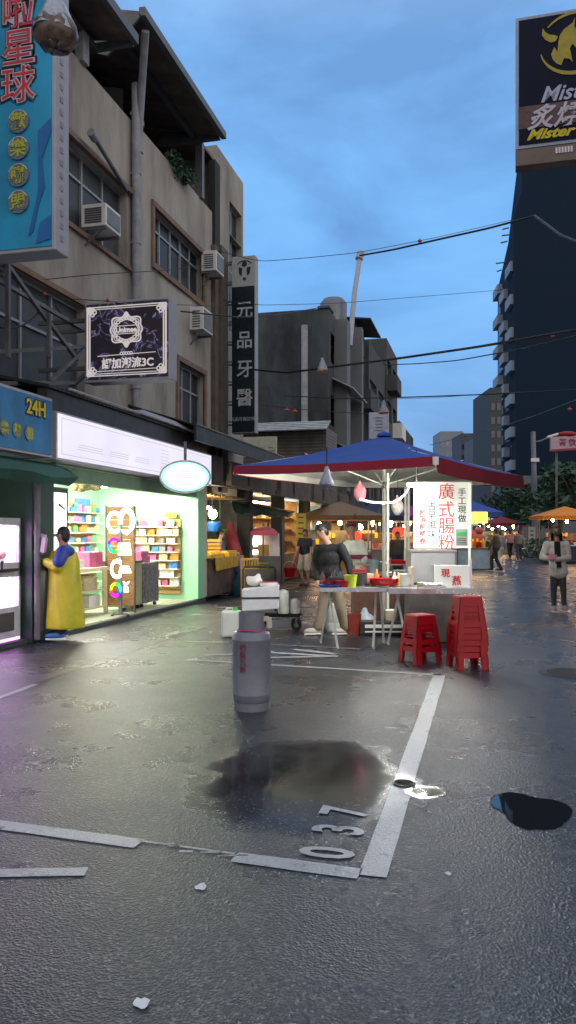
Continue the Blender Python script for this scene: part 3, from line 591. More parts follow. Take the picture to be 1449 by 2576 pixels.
for k, r in ((.60, .012), (.565, .008)):
    for s in (-1, 1):
        a.bar((cx-k*1.08, yy, cz+s*k*.88), (cx+k*1.08, yy, cz+s*k*.88), r*1.2); a.bar((cx+s*k*1.08, yy, cz-k*.88), (cx+s*k*1.08, yy, cz+k*.88), r*2.0)
for sx in (-1, 1):
    for sz in (-1, 1):
        for q in range(5):
            c0 = V((cx+sx*(.60-.035*(q % 3)), yy, cz+sz*(.49-.035*(q//2)))); ring(a, [c0+V((math.cos(i*PI/5)*.03, 0, math.sin(i*PI/5)*.03)) for i in range(10)], .009)
a.build('border', silver, t)
a = MB(); ez = 4.62
for k, r in ((1.0, .012), (.86, .007), (.74, .007)):
    pts = []
    for i in range(48):
        th = 2*PI*i/48; sq = (abs(math.cos(th))**4+abs(math.sin(th))**4)**-.25; rad = k*(sq*.92+.06*math.cos(8*th)); pts.append(V((cx+.27*rad*math.cos(th), yy, ez+.215*rad*math.sin(th))))
    ring(a, pts, r)
for s in (-1, 1):
    for i in range(-4, 5): c0 = V((cx+i*.045, yy, ez+s*(.175-.006*i*i))); ring(a, [c0+V((math.cos(j*PI/4)*.03, 0, math.sin(j*PI/4)*.024)) for j in range(8)], .008)
    for i in range(3): c0 = V((cx, yy, ez+s*(.215+.018*i))); ring(a, [c0+V((math.cos(j*PI/4)*(.05-.014*i), 0, math.sin(j*PI/4)*.018)) for j in range(8)], .008)
    a.bar((cx-.17, yy, ez+s*.06), (cx+.17, yy, ez+s*.06), .009); a.bar((cx+s*.2, yy, ez-.05), (cx+s*.2, yy, ez+.05), .009)
a.bar((cx-.48, yy, 4.235), (cx+.48, yy, 4.255), .009)
for i in range(5): c0 = V((cx-.08+.04*i, yy, 4.26)); ring(a, [c0+V((math.cos(j*PI/4)*.022, 0, math.sin(j*PI/4)*.022)) for j in range(8)], .007)
a.bar((cx-.5, yy, 4.0), (cx+.5, yy, 4.01), .009)
a.build('crest', silver, t)
a = MB(); a.text('Unimee', (cx, yy, ez), R1, UP, .11, ext=.004, off=.004); a.cut(); a.text('評加潮流3C', (cx+.02, yy, 4.115), R1, UP, .165, ext=.004, off=.004); a.parts('lettering', silver, t)
a = MB()
for z in (4.1, 4.85): a.bar((XF, 11.35, z), (fx0, 11.35, z), .06)
a.bar((XF, 11.35, 3.4), (fx0, 11.35, 4.05), .05); a.build('arm', steelg, t)
# dental sign
x0, x1 = -6.64, -5.98; yD = 20.5
t = thing('vertical_sign', 'tall dark dental clinic sign with white characters and a tooth emblem', 'sign', (-6.3, yD, 4.2))
zt, zb = PY(600, 645, yD).z, PY(600, 1090, yD).z; zl = PY(600, 722, yD).z
a = MB(); a.box(x0, x1, yD, yD+.3, zb, zt); a.build('casing', M('pale_sign_casing', (0.33, 0.35, 0.36), .5), t, bevel=.015)
a = MB(); a.box(x0+.01, x1-.02, yD-.014, yD, zb+.03, zl); a.build('face_panel', dkteal, t)
a = MB(); a.box(x0+.01, x1-.02, yD-.012, yD, zl+.003, zt-.03); a.build('emblem_panel', greysign, t)
cxd = (x0+x1)/2-.01; lt = M('grey_white_lettering', (0.45, 0.48, 0.5), .5)
a = MB()
for ch, v in (('元', 780), ('品', 855), ('牙', 928), ('醫', 1000)): a.text(ch, PY(615, v, yD-.018), R1, UP, .50, ext=.004, off=.006, sx=.95); a.cut()
for p in a.v: p.y = yD-.018+(p.y-(yD-.018))
a.text('元品牙醫診所', (cxd, yD-.018, PY(615, 1054, yD).z), R1, UP, .115, ext=.003)
a.parts('lettering', lt, t)
a = MB(); ec = PY(615, 683, yD-.016)
for s in (-1, 1): a.prism([ec+V((s*.06, 0, .1)), ec+V((s*.17, 0, .12)), ec+V((s*.15, 0, -.05)), ec+V((s*.08, 0, -.12))], (0, -.006, 0))
a.cyl(ec+V((0, 0, .2)), ec+V((0, -.008, .2)), .07, n=14); a.cyl(ec+V((0, 0, -.2)), ec+V((0, -.008, -.2)), .045, n=12)
a.tube([ec+V((.22*math.cos(k), -.004, .13+.16*math.sin(k))) for k in [PI*.15+i*PI*.7/10 for i in range(11)]], .012, 6)
a.build('tooth_emblem', M('emblem_black', (0.015, 0.02, 0.022), .5), t)
a = MB()
for i in range(9): z = zb+.25+i*(zt-zb-.4)/8; a.bar((XF, yD+.15, z), (x0, yD+.15, z), .045); a.bar((XF, yD+.25, z+.1), (x0, yD+.25, z+.1), .03)
a.build('arm', steelg, t)
# left shop board with 24H
t = thing('shop_board', 'blue fascia board with yellow 24H and oval badges over the claw machines', 'sign', (-5.7, 7.6, 2.53))
a = MB(); a.box(-5.95, -5.72, 4.5, 9.74, 2.54, 3.34); a.build('casing', signgrey, t)
a = MB(); a.box(-5.72, -5.7, 4.5, 9.70, 2.57, 3.30); a.build('face_panel', signblue, t)
RY = V((0, 1, 0)); a = MB(); p = PX(91, 1026, -5.69); a.text('24H', p+V((-.004, 0, 0)), RY, UP, .27, ext=.004, off=.022); a.build('lettering_shadow', MATS['sign_black_vinyl'], t)
a = MB(); a.text('24H', p, RY, UP, .27, ext=.005, off=.006); a.build('lettering', yeltxt, t)
for ch, u, v in (('樂', 10, 1076), ('聯', 42, 1082), ('盟', 73, 1090)):
    p = PX(u, v, -5.695); d = MB(); d.cyl(p, p+V((.01, 0, 0)), .1, n=24)
    bd = d.build('badge', M('sign_grey_badge', (0.14, 0.16, 0.22), .5), t); d = MB(); d.text(ch, p+V((.014, 0, 0)), RY, UP, .16, ext=.003, off=.003); d.build('badge_character', ye, bd)
# white lightbox over the phone shop
glow = E('lilac_lightbox_glow', (0.80, 0.77, 0.97), 0.60, var=0.05, scale=1.2)
t = thing('lightbox_sign', 'long glowing lilac white lightbox sign above the bright phone accessory shop', 'sign', (-5.7, 13.0, 2.5))
a = MB(); a.box(-5.98, -5.73, 9.86, 16.24, 2.53, 3.2); a.build('casing', signgrey, t)
a = MB(); a.box(-5.73, -5.71, 9.9, 16.2, 2.56, 3.17); a.build('face_panel', glow, t)
a = MB(); pk = E('pale_gold_print', (0.85, 0.72, 0.62), .42)
a.box(-5.709, -5.705, 9.97, 16.1, 3.11, 3.12); a.box(-5.709, -5.705, 9.97, 16.1, 2.61, 2.62); a.box(-5.709, -5.705, 9.97, 9.98, 2.62, 3.11); a.box(-5.709, -5.705, 16.09, 16.1, 2.62, 3.11)
for k in range(3):
    for (q0, q1) in ((10.4, 11.2), (11.4, 12.1), (12.35, 12.95)): a.box(-5.709, -5.705, q0+k*.03, q1, 2.72+k*.035, 2.729+k*.035)
for k in range(6): a.box(-5.709, -5.705, 13.45, 13.85, 2.72+k*.06, 2.73+k*.06)
a.build('print', pk, t)
# oval sign
oc = at(466, 1199, 13.95)
t = thing('oval_sign', 'glowing oval mint sign with grey rim hanging at the shop corner', 'sign', tuple(oc))
a = MB(); nrm = V((oc.x, oc.y, 0)).normalized()*-1; rgt = UP.cross(nrm).normalized()
def disc(mb, c, n, rx, rz, d, k=40):
    ptsf = [c+rgt*math.cos(2*PI*i/k)*rx+UP*math.sin(2*PI*i/k)*rz for i in range(k)]; mb.prism(ptsf, n*d)
disc(a, oc, nrm*-1, .45, .29, .14); a.build('rim', M('grey_rim', (0.42, 0.42, 0.42), .4), t)
m, ntt, out = nodes('mint_oval_glow'); em = N(ntt, 'ShaderNodeEmission', Strength=.95); tcx = N(ntt, 'ShaderNodeTexCoord'); gr = N(ntt, 'ShaderNodeTexGradient', gradient_type='SPHERICAL'); mp_ = N(ntt, 'ShaderNodeMapping')
mp_.inputs['Scale'].default_value = (2.45, 2.45, 3.9); L(ntt, tcx, 'Object', mp_, 'Vector'); L(ntt, mp_, 0, gr, 'Vector'); rr = ramp(ntt, [(0.0, (0.3, 0.75, 0.6)), (.38, (0.85, 1, 0.95))]); L(ntt, gr, 'Color', rr, 'Fac'); L(ntt, rr, 'Color', em, 'Color'); L(ntt, em, 0, out, 'Surface')
a = MB(); disc(a, oc+nrm*.001, nrm, .418, .257, .012); a.build('face_panel', m, t)
a = MB()
for z, w, k in ((.12, .16, 1), (.09, .18, 1), (.02, .42, 0), (-.015, .42, 0), (-.045, .38, 0), (-.11, .27, 0), (-.14, .24, 0)):
    n = int(w/.045)
    for i in range(n):
        if random.random() < .85: a.obox(oc+nrm*.016+rgt*(-w/2+w*(i+.5)/n)+UP*z, rgt, nrm, UP, w/n*.8, .004, .012)
a.build('lettering', E('teal_print', (0.12, 0.5, 0.42), .45), t)
a = MB(); a.bar(oc+UP*.3-nrm*.07, oc+UP*.62-nrm*.07, .04); a.cut(); a.bar(oc-rgt*.3-nrm*.07, V((-5.98, oc.y+.2, oc.z)), .04); a.parts('arm', steelg, t)
# roller-shutter housings, lean-to roofs and awning over the shops
t = thing('lean_to_roof', 'dark corrugated lean-to roof with pale pipes along its edge above the lightbox', 'roof', (-6.2, 13, 3.3))
a = MB(); a.hexa([(-5.75, 9.7, 3.50), (-5.75, 15.6, 3.50), (-6.9, 15.6, 3.75), (-6.9, 9.7, 3.75)], [(-5.75, 9.7, 3.54), (-5.75, 15.6, 3.54), (-6.9, 15.6, 3.79), (-6.9, 9.7, 3.79)]); a.build('sheet', stripes('dark_corrugated', (0.02, 0.022, 0.022), (0.06, 0.06, 0.06), 'y', .12), t)
a = MB(); a.box(-5.95, -5.8, 9.75, 16.2, 3.2, 3.5); a.build('fascia', black, t)
a = MB()
for k in range(4): a.tube([(-5.72-.05*k, 12.4+.2*k, 3.57+.035*k), (-5.72-.05*k, 15.4-.05*k, 3.57+.035*k)], .022, 8)
a.tube([(-5.72, 10.2, 3.56), (-5.72, 12.6, 3.56)], .02, 8); a.build('edge_pipe', M('dull_white_pipe', (0.42, 0.4, 0.42), .5), t)
t = thing('awning', 'long dark green awning strip sloping away behind the dental sign', 'awning', (-5.6, 19, 3.2))
a = MB(); a.hexa([(-5.45, 14.6, 3.32), (-5.45, 21.6, 3.32), (-5.5, 21.6, 3.32), (-5.5, 14.6, 3.32)], [(-5.45, 14.6, 3.62), (-5.45, 21.6, 3.62), (-5.5, 21.6, 3.62), (-5.5, 14.6, 3.62)])
a.hexa([(-5.47, 14.6, 3.6), (-5.47, 21.6, 3.6), (-6.9, 21.6, 4.05), (-6.9, 14.6, 4.05)], [(-5.47, 14.6, 3.63), (-5.47, 21.6, 3.63), (-6.9, 21.6, 4.08), (-6.9, 14.6, 4.08)])
a.build('canopy', M('black_green_sheet', (0.012, 0.022, 0.02), .5), t)
a = MB(); a.tube([(-5.44, 14.6, 3.63), (-5.44, 21.6, 3.63)], .022, 8); a.build('edge_rail', steelg, t)
# ================================================================== claw machine arcade (far left) and phone shop
AR = thing('arcade_shell', 'pale green lined arcade bay under a green tarpaulin at the left edge', 'shop', (-6.5, 7, 0))
a = MB(); a.quad((-7.3, 4, 0), (-7.3, 9.75, 0), (-7.3, 9.75, 2.6), (-7.3, 4, 2.6)); a.quad((-7.3, 4, 2.55), (-7.3, 9.75, 2.55), (-5.95, 9.75, 2.55), (-5.95, 4, 2.55)); a.build('wall', M('grey_green_wall', (0.36, 0.44, 0.4), .7), AR, recalc=False)
a = MB(); a.box(-7.3, -6.1, 4, 9.8, 0, .06); a.build('plinth', conc, AR)
a = MB()
pts = []
for i in range(13):
    y = 6.5+i*.3; pts.append([(-5.7, y, 2.42), (-5.55+.04*math.sin(i*1.7), y, 2.28+.02*math.sin(i*1.1)), (-5.62+.05*math.sin(i*1.3+1), y, 2.17)])
for i in range(12):
    for k in range(2): a.quad(pts[i][k], pts[i+1][k], pts[i+1][k+1], pts[i][k+1])
a.quad((-5.95, 6.5, 2.5), (-5.7, 6.5, 2.42), (-5.7, 10.1, 2.42), (-5.95, 10.1, 2.5)); a.build('tarpaulin', green_c, AR, recalc=False, smooth=True, weld=True)
a = MB(); a.box(-7.25, -6.0, 6.5, 6.56, 2.3, 2.36); a.cyl((-6.6, 5.8, 2.5), (-6.6, 8.9, 2.5), .03, n=8); a.build('ceiling_tube', E('cool_tube_glow', (0.9, 1.0, 0.95), 6.0), AR)
# two double-deck claw machines, copies of one
magenta = E('magenta_led_glow', (0.8, 0.2, 0.95), 4.0); violet = E('violet_led_glow', (0.15, 0.06, 1.0), 9.0); ledw = E('claw_window_glow', (0.95, 0.80, 1.0), 9.0)
glass = M('claw_glass', (0.9, 0.9, 0.92), 0.05, trans=1.0, var=0)
def claw_machine(label):
    t = thing('claw_machine', label, 'claw machine', (0, 0, 0), group='claw machines in the arcade bay'); w, d = .74, .72
    a = MB(); a.box(-d/2, d/2, -w/2, w/2, .06, .52); a.box(-d/2, d/2, -w/2, w/2, .92, 1.12); a.box(-d/2, d/2, -w/2, w/2, 1.62, 1.72)
    for sx in (-1, 1):
        for sy in (-1, 1): a.box(sx*(d/2-.02)-.02, sx*(d/2-.02)+.02, sy*(w/2-.02)-.02, sy*(w/2-.02)+.02, .52, 1.62)
    a.build('cabinet', M('white_grey_cabinet', (0.5, 0.5, 0.54), .4), t, bevel=.008)
    for z0, z1 in ((.52, .92), (1.12, 1.62)):
        b = MB(); b.box(-d/2+.03, -d/2+.05, -w/2+.04, w/2-.04, z0, z1); b.box(-d/2, d/2-.05, w/2-.03, w/2-.01, z0, z1); b.box(-d/2, d/2-.05, -w/2+.01, -w/2+.03, z0, z1); b.build('inner_lining', whitep, t)
        b = MB(); b.box(-d/2+.1, d/2-.1, -w/2+.08, w/2-.08, z1-.025, z1-.005); b.build('ceiling_light', ledw, t)
        b = MB(); b.box(d/2-.012, d/2-.004, -w/2+.04, w/2-.04, z1-.10, z1-.03); b.build('led_strip', magenta, t)
        b = MB(); b.box(d/2-.01, d/2+.006, -w/2+.05, -w/2+.22, z1-.10, z1-.035); b.build('led_block', violet, t)
        b = MB()
        for k in range(9): b.ell((random.uniform(-.1, .25), random.uniform(-.27, .27), z0+.06+random.random()*.1), (.07, .08, .06), n=10, m=7)
        b.build('prizes', M('plush_pink', (0.6, 0.3, 0.36), .9, var=.5, scale=8), t, smooth=True)
        b = MB(); b.cyl((.05, .06, z1), (.05, .06, z1-.14), .012, n=8); b.lathe([(.035, z1-.16), (.035, z1-.13), (.02, z1-.12)], (.05, .06, 0), 12)
        for k in range(3): q = 2*PI*k/3; b.tube([V((.05, .06, z1-.15)), V((.05+.06*math.cos(q), .06+.06*math.sin(q), z1-.2)), V((.05+.035*math.cos(q), .06+.035*math.sin(q), z1-.25))], .006, 6)
        b.build('claw', inox, t)
    b = MB(); b.box(d/2, d/2+.012, -.2, .2, .2, .45); b.build('prize_door', M('dark_grey_panel', (0.07, 0.07, 0.08), .4), t)
    b = MB(); b.box(d/2, d/2+.07, -.22, .22, 1.0, 1.04); b.cyl((d/2+.04, -.12, 1.04), (d/2+.04, -.12, 1.12), .012, n=8); b.ell((d/2+.04, -.12, 1.13), (.022, .022, .022), n=10, m=6); b.build('control_ledge', black, t)
    b = MB(); b.box(d/2-.01, d/2+.004, -w/2+.03, w/2-.03, .07, .10); b.build('kick_light', magenta, t)
    return t
cm = claw_machine('double-deck claw machine with magenta lights, the one nearest the dark pillar')
cm.location = (-6.55, 9.35, 0); MW[cm.name] = Matrix.Translation(V((-6.55, 9.35, 0)))
dup(cm, (-6.55, 8.57, 0), 0, 'double-deck claw machine with violet lights cut by the left photo edge')
dup(cm, (-6.55, 7.79, 0), 0, 'double-deck claw machine standing outside the left photo edge') if False else None
# wall between arcade and shop
t = thing('shop_pillar', 'dark green pillar between the claw machines and the phone shop', 'pillar', (-6.2, 10.05, 0))
a = MB(); a.box(-6.6, -6.05, 9.78, 10.36, 0, 2.5); a.build('shaft', pinegreen, t, bevel=.01)
a = MB(); a.box(-6.08, -5.98, 9.9, 10.3, 2.25, 2.5); a.build('junction_box', M('grey_green_box', (0.16, 0.22, 0.17), .6), t)
a = MB(); a.cyl((-5.98, 9.8, .05), (-5.98, 9.8, 2.5), .045, n=10); a.build('conduit', steelg, t)
# phone accessory shop shell
SH = thing('phone_shop', 'brightly lit mint green phone accessory shop open to the street', 'shop', (-7.2, 13.3, 0))
XB = -8.3
mw = M('mint_wall', (0.36, 0.70, 0.46), .7, var=.04)
a = MB(); a.quad((XB, 10.3, 0), (XB, 16.1, 0), (XB, 16.1, 2.6), (XB, 10.3, 2.6)); a.quad((XB, 16.1, 0), (-6.1, 16.1, 0), (-6.1, 16.1, 2.6), (XB, 16.1, 2.6)); a.quad((XB, 10.37, 0), (-6.1, 10.37, 0), (-6.1, 10.37, 2.6), (XB, 10.37, 2.6)); a.build('wall', mw, SH, recalc=False)
a = MB(); a.quad((XB, 10.3, 2.5), (XB, 16.1, 2.5), (-5.99, 16.1, 2.5), (-5.99, 10.3, 2.5)); a.build('ceiling', M('white_ceiling', (0.75, 0.78, 0.72), .8), SH, recalc=False)
a = MB(); a.box(XB, -6.05, 10.3, 16.5, 0, .09); a.build('floor', M('cream_tile_floor', (0.55, 0.56, 0.44), .3, var=.06), SH)
a = MB(); a.box(-6.06, -5.98, 10.3, 16.6, .0, .07); a.build('threshold', M('dark_steel_rail', (0.05, 0.05, 0.045), .5), SH)
a = MB(); a.box(-6.16, -6.02, 10.36, 16.5, 2.28, 2.53); a.build('lintel', M('dull_green_lintel', (0.16, 0.26, 0.17), .6), SH)
a = MB(); a.box(-6.3, -5.97, 16.103, 16.5, .09, 2.5); a.build('pillar', mint, SH, bevel=.01)
for y in (11.2, 13.0, 14.8): a = MB(); a.box(-7.6, -6.5, y-.05, y+.05, 2.44, 2.48); a.build('ceiling_lamp', lampn, SH)
a = MB()
for k in range(7): q = random.uniform(-.3, .3); a.ell((-6.6+random.uniform(-.2, .2), 12.2+q, 2.3+random.uniform(-.06, .08)), (.1, .12, .07), n=10, m=6)
a.build('garland', M('dried_flower', (0.35, 0.26, 0.14), .9, var=.6, scale=12), SH, smooth=True)
# shelves
def slatwall(c, axis, w, h, label, n=9, packs=True):        # axis: direction of width; faces the shop interior
    ax = V(axis); nrm = ax.cross(UP) if abs(ax.y) > .5 else -ax.cross(UP)*-1
    if abs(ax.y) > .5: nrm = V((1, 0, 0))
    else: nrm = V((0, -1, 0))
    t = thing('display_rack', label, 'display rack', tuple(c), group='slat display racks in the phone shop')
    a = MB()
    for k in range(n*2): z = c[2]+h*(k+.5)/(n*2); a.obox(V((c[0], c[1], z))+nrm*.03, ax, nrm, UP, w, .025, h/(n*2)-.012)
    a.build('back_panel', wood, t)
    a = MB()
    for k in range(1, n): z = c[2]+h*k/n; a.obox(V((c[0], c[1], z))+nrm*.12, ax, nrm, UP, w, .16, .016)
    a.build('shelf_board', M('shelf_white', (0.72, 0.7, 0.6), .5), t)
    return nrm
packm = [M('pack_white', (0.6, 0.6, 0.56), .4, var=.4, scale=22), M('pack_cream', (0.5, 0.42, 0.26), .5, var=.4, scale=25), M('pack_blue', (0.04, 0.16, 0.45), .4, var=.5, scale=20), M('pack_pink', (0.6, 0.12, 0.28), .4, var=.4, scale=20), M('pack_grey', (0.16, 0.165, 0.17), .4, var=.5, scale=22), M('pack_orange', (0.6, 0.2, 0.03), .4, var=.4, scale=20), M('pack_green', (0.12, 0.36, 0.14), .4, var=.4, scale=20)]
pmesh = []
for i, pm_ in enumerate(packm):
    b = MB(); b.box(-.07, .07, -.02, .02, 0, .13); o = b.build('accessory_pack', pm_); pmesh.append(o.data); bpy.data.objects.remove(o)
def packs(c, ax, nrm, w, h, n, group, label):
    ax = V(ax); k0 = 0
    for k in range(1, n):
        x = -w/2+.1
        while x < w/2-.06:
            i = random.choice([0, 0, 0, 1, 1, 2, 3, 4, 5, 6]); o = bpy.data.objects.new('accessory_pack', pmesh[i]); C.objects.link(o)
            o.location = V((c[0], c[1], c[2]+h*k/n+.009))+ax*x+nrm*.13; o.rotation_euler = (0, 0, math.atan2(ax.y, ax.x)); s = random.uniform(.75, 1.25); o.scale = (s*random.uniform(.8, 1.5), 1, s)
            tag(o, label, 'package', group); x += random.uniform(.13, .27)
nr = slatwall((XB, 11.9, .25), (0, 1, 0), 2.6, 1.75, 'pine slat display rack on the back wall behind the raincoat figure'); packs((XB, 11.9, .25), (0, 1, 0), nr, 2.6, 1.75, 9, 'packages on the back wall rack', 'small boxed phone accessory on the back wall rack of the mint shop')
nr = slatwall((XB, 14.6, .25), (0, 1, 0), 2.6, 1.9, 'taller pine slat display rack on the back wall behind the letter sign'); packs((XB, 14.6, .25), (0, 1, 0), nr, 2.6, 1.9, 9, 'packages on the tall back rack', 'small boxed phone accessory on the rack behind the letter sign')
nr = slatwall((-7.0, 16.08, .2), (1, 0, 0), 1.3, 1.62, 'pine slat display rack on the side wall beside the mint pillar'); packs((-7.0, 16.08, .2), (1, 0, 0), nr, 1.3, 1.62, 9, 'packages on the side wall rack', 'small boxed phone accessory on the side wall rack next to the mint pillar')
a = MB(); a.box(-7.68, -6.32, 15.98, 16.0, 1.85, 1.98)
for k, (x, cm_) in enumerate(((-7.5, yellow), (-6.55, yellow))):
    a = MB(); a.box(x-.13, x+.13, 15.97, 15.99, 1.84, 1.96); tag(a.build('price_placard', cm_), ('yellow price placard on top of the side rack, the one deeper in the shop', 'yellow price placard on top of the side rack, the one by the mint pillar')[k], 'placard', 'yellow placards over the side rack')
a = MB(); a.box(XB+.03, XB+.05, 15.0, 15.6, 1.72, 2.24); tag(a.build('poster', M('poster_blue', (0.08, 0.22, 0.45), .5, var=.5, scale=6)), 'blue poster high on the back wall beside the letter sign', 'poster')
a = MB(); a.box(XB+.03, XB+.06, 10.8, 12.2, 1.95, 2.25); o = tag(a.build('header_board', E('header_glow', (0.85, 0.95, 0.92), 1.4)), 'white lit header board above the back rack, far left in the shop', 'sign')
# low table with boxes
t = thing('display_table', 'cream two-tier display table inside the shop behind the raincoat figure', 'table', (-6.9, 12.2, .09))
a = MB(); a.box(-7.2, -6.5, 11.3, 13.0, .86, .92); a.build('tabletop', cream, t, bevel=.006)
a = MB(); a.box(-7.15, -6.55, 11.35, 12.95, .5, .53); a.box(-7.15, -6.55, 11.35, 12.95, .2, .23); a.build('shelf', cream, t)
for x in (-7.17, -6.55):
    for y in (11.33, 12.95): a = MB(); a.box(x-.025, x+.025, y-.025, y+.025, .09, .86); a.build('leg', cream, t)
for i, (y, z, w, h, mt, lab) in enumerate(((11.6, .921, .3, .2, packm[1], 'cream box at the near end of the display table'), (12.1, .921, .35, .14, white, 'flat white box in the middle of the display table'), (12.7, .921, .5, .26, packm[3], 'pink panel box at the far end of the display table'), (11.7, .531, .45, .25, packm[0], 'white carton on the upper shelf of the display table'), (12.5, .531, .5, .22, packm[1], 'cream carton on the upper shelf of the display table'), (11.9, .231, .6, .24, packm[1], 'wide cream carton on the bottom shelf of the display table'), (12.65, .231, .4, .2, white, 'white carton on the bottom shelf of the display table'))):
    a = MB(); a.box(-6.95, -6.6, y-w/2, y+w/2, z, z+h); tag(a.build('carton', mt, bevel=.006), lab, 'box', 'boxes on the shop display table')
# two cabinets by the counter
t = thing('counter_cabinet', 'plain beige cabinet on castors inside the shop entrance', 'cabinet', (-6.45, 13.6, .09))
cA = G(345, 1530); a = MB(); a.box(-6.75, -6.3, 13.2, 13.95, .17, .96); a.build('body', M('beige_laminate', (0.42, 0.4, 0.24), .5), t, bevel=.008)
a = MB(); a.box(-6.77, -6.28, 13.18, 13.97, .96, 1.0); a.build('worktop', M('brown_worktop', (0.12, 0.09, 0.07), .4), t)
for x in (-6.7, -6.36):
    for y in (13.27, 13.88): a = MB(); a.cyl((x, y-.02, .125), (x, y+.02, .125), .034, n=12); a.build('castor', rubber, t)
t = thing('counter_cabinet', 'dark patterned cabinet standing beside the beige one in the shop', 'cabinet', (-6.5, 14.3, .09))
a = MB(); a.box(-6.78, -6.3, 14.0, 14.75, .17, .94); a.build('body', M('mottled_dark_print', (0.2, 0.17, 0.17), .5, var=.7, scale=14), t, bevel=.008)
a = MB(); a.box(-6.3, -6.285, 14.06, 14.69, .25, .55); a.box(-6.3, -6.285, 14.06, 14.69, .59, .9); a.build('drawer_front', M('mottled_dark_print2', (0.16, 0.14, 0.15), .45, var=.7, scale=14), t)
for x in (-6.72, -6.36):
    for y in (14.06, 14.68): a = MB(); a.cyl((x, y-.02, .125), (x, y+.02, .125), .034, n=12); a.build('castor', rubber, t)
for y, z, mt, lab in ((13.45, 1.001, packm[5], 'orange box on the beige cabinet in the shop'), (14.35, .941, packm[3], 'stack of dull pink boxes on the dark patterned cabinet')):
    a = MB(); a.box(-6.7, -6.4, y-.2, y+.2, z, z+.12); a.box(-6.68, -6.42, y-.18, y+.18, z+.123, z+.22); tag(a.build('carton', mt), lab, 'box')
# black framed white display board left of the shop
t = thing('menu_board', 'black framed white lit board above the raincoat figure', 'sign', (-6.35, 10.75, 1.3))
bu = lambda u, v: PX(u, v, -6.2)
p, q = bu(140, 1245), bu(180, 1400)
a = MB(); a.box(-6.24, -6.2, 10.46, 11.02, 1.15, 2.2); a.build('frame', pinegreen, t)
a = MB(); a.box(-6.2, -6.192, 10.52, 10.96, 1.5, 2.12); a.box(-6.2, -6.192, 10.52, 10.96, 1.2, 1.46); a.build('lit_panel', E('board_glow', (0.95, 0.97, 0.85), 1.3), t)
a = MB(); a.prism([(-6.19, 10.7, 1.93), (-6.19, 10.92, 1.86), (-6.19, 10.92, 1.88), (-6.19, 10.74, 1.965)], (.003, 0, 0)); a.build('red_mark', redtxt, t)
a = MB(); a.box(-6.26, -6.2, 10.44, 10.5, .09, 1.15); a.box(-6.26, -6.2, 10.98, 11.04, .09, 1.15); a.build('leg', pinegreen, t)
# slat partition behind the glowing letters
t = thing('slat_partition', 'brown slatted partition panel standing behind the glowing letters', 'partition', tuple(at(303, 1340, 14.25)-UP*1.43)); p_, q_ = at(268, 1340, 14.25), at(338, 1340, 14.25); a = MB()
for k in range(15): z = .22+k*.118; a.obox(V(((p_.x+q_.x)/2, (p_.y+q_.y)/2, z+.055)), RIGHT, FWD, UP, (q_-p_).length, .03, .108)
a.build('slats', M('brown_slat_board', (0.30, 0.15, 0.05), .5, var=.25, stretch=(1, 1, 6)), t); a = MB()
for e_ in (p_, q_): a.bar(V((e_.x, e_.y, .09)), V((e_.x, e_.y, 2.0)), .035)
a.build('frame', wood_d, t)
# glowing letter sign standing at the shop front
t = thing('letter_sign', 'vertical stack of glowing white and rainbow letters at the shop entrance', 'sign', (-6.0, 12.15, .07))
wl = E('white_letter_glow', (1, 1, .98), 3.5)
def rainbow(nm, ph):
    m, n_, out = nodes(nm); em = N(n_, 'ShaderNodeEmission', Strength=1.4); tcx = N(n_, 'ShaderNodeTexCoord'); gr = N(n_, 'ShaderNodeTexGradient', gradient_type='RADIAL'); mp_ = N(n_, 'ShaderNodeMapping'); mp_.inputs['Rotation'].default_value = (PI/2, 0, 0)
    L(n_, tcx, 'Object', mp_, 'Vector'); L(n_, mp_, 0, gr, 'Vector'); hs = N(n_, 'ShaderNodeHueSaturation'); hs.inputs['Color'].default_value = (1, .02, .02, 1); hs.inputs['Saturation'].default_value = 1.0
    ad = N(n_, 'ShaderNodeMath', operation='MULTIPLY_ADD'); ad.inputs[1].default_value = 1; ad.inputs[2].default_value = ph; L(n_, gr, 'Fac', ad, 0); fr = N(n_, 'ShaderNodeMath', operation='FRACT'); L(n_, ad, 0, fr, 0); L(n_, fr, 0, hs, 'Hue'); L(n_, hs, 0, em, 'Color'); L(n_, em, 0, out, 'Surface'); return m
dS = 13.6
nS = V((ray(300, 1340).x, ray(300, 1340).y, 0)).normalized()*-1; rS = UP.cross(nS)
for ch, u, v, sz, mt in (('C', 284, 1314, .53, 0), ('O', 287, 1372, .37, 1), ('C', 291, 1431, .45, 0), ('O', 291, 1484, .34, 2)):
    p = at(u, v, dS); a = MB(); a.text(ch, (0, 0, 0), V((1, 0, 0)), UP, sz, ext=.012, off=.012, sx=.62 if ch == 'C' else .74)
    o = bpy.data.objects.new('letter', a.mesh('letter')); C.objects.link(o); o.parent = t; o.data.materials.append([wl, rainbow('rainbow_cool_glow', .1), rainbow('rainbow_warm_glow', .55)][mt])
    o.location = root_m(t).inverted() @ p; o.rotation_euler = (0, 0, math.atan2(rS.y, rS.x))
a = MB(); P = lambda u, v: at(u, v, dS-.05)
a.tube([P(318+16*math.cos(k), 1310+27*math.sin(k)) for k in [PI*.9+i*PI*1.35/12 for i in range(13)]], .042, 8)
a.prism([P(304, 1332), P(334, 1332), P(320, 1346), P(308, 1340)], nS*.03)
for pts in (((298, 1366), (327, 1366), (331, 1396), (296, 1396)), ((303, 1424), (324, 1424), (331, 1441), (298, 1441)), ((309, 1462), (317, 1466), (327, 1462), (319, 1472), (313, 1472)), ((311, 1476), (322, 1476), (324, 1489), (311, 1489))): a.cut(); a.prism([P(*q) for q in pts], nS*.03)
a.parts('side_glyph', wl, t)
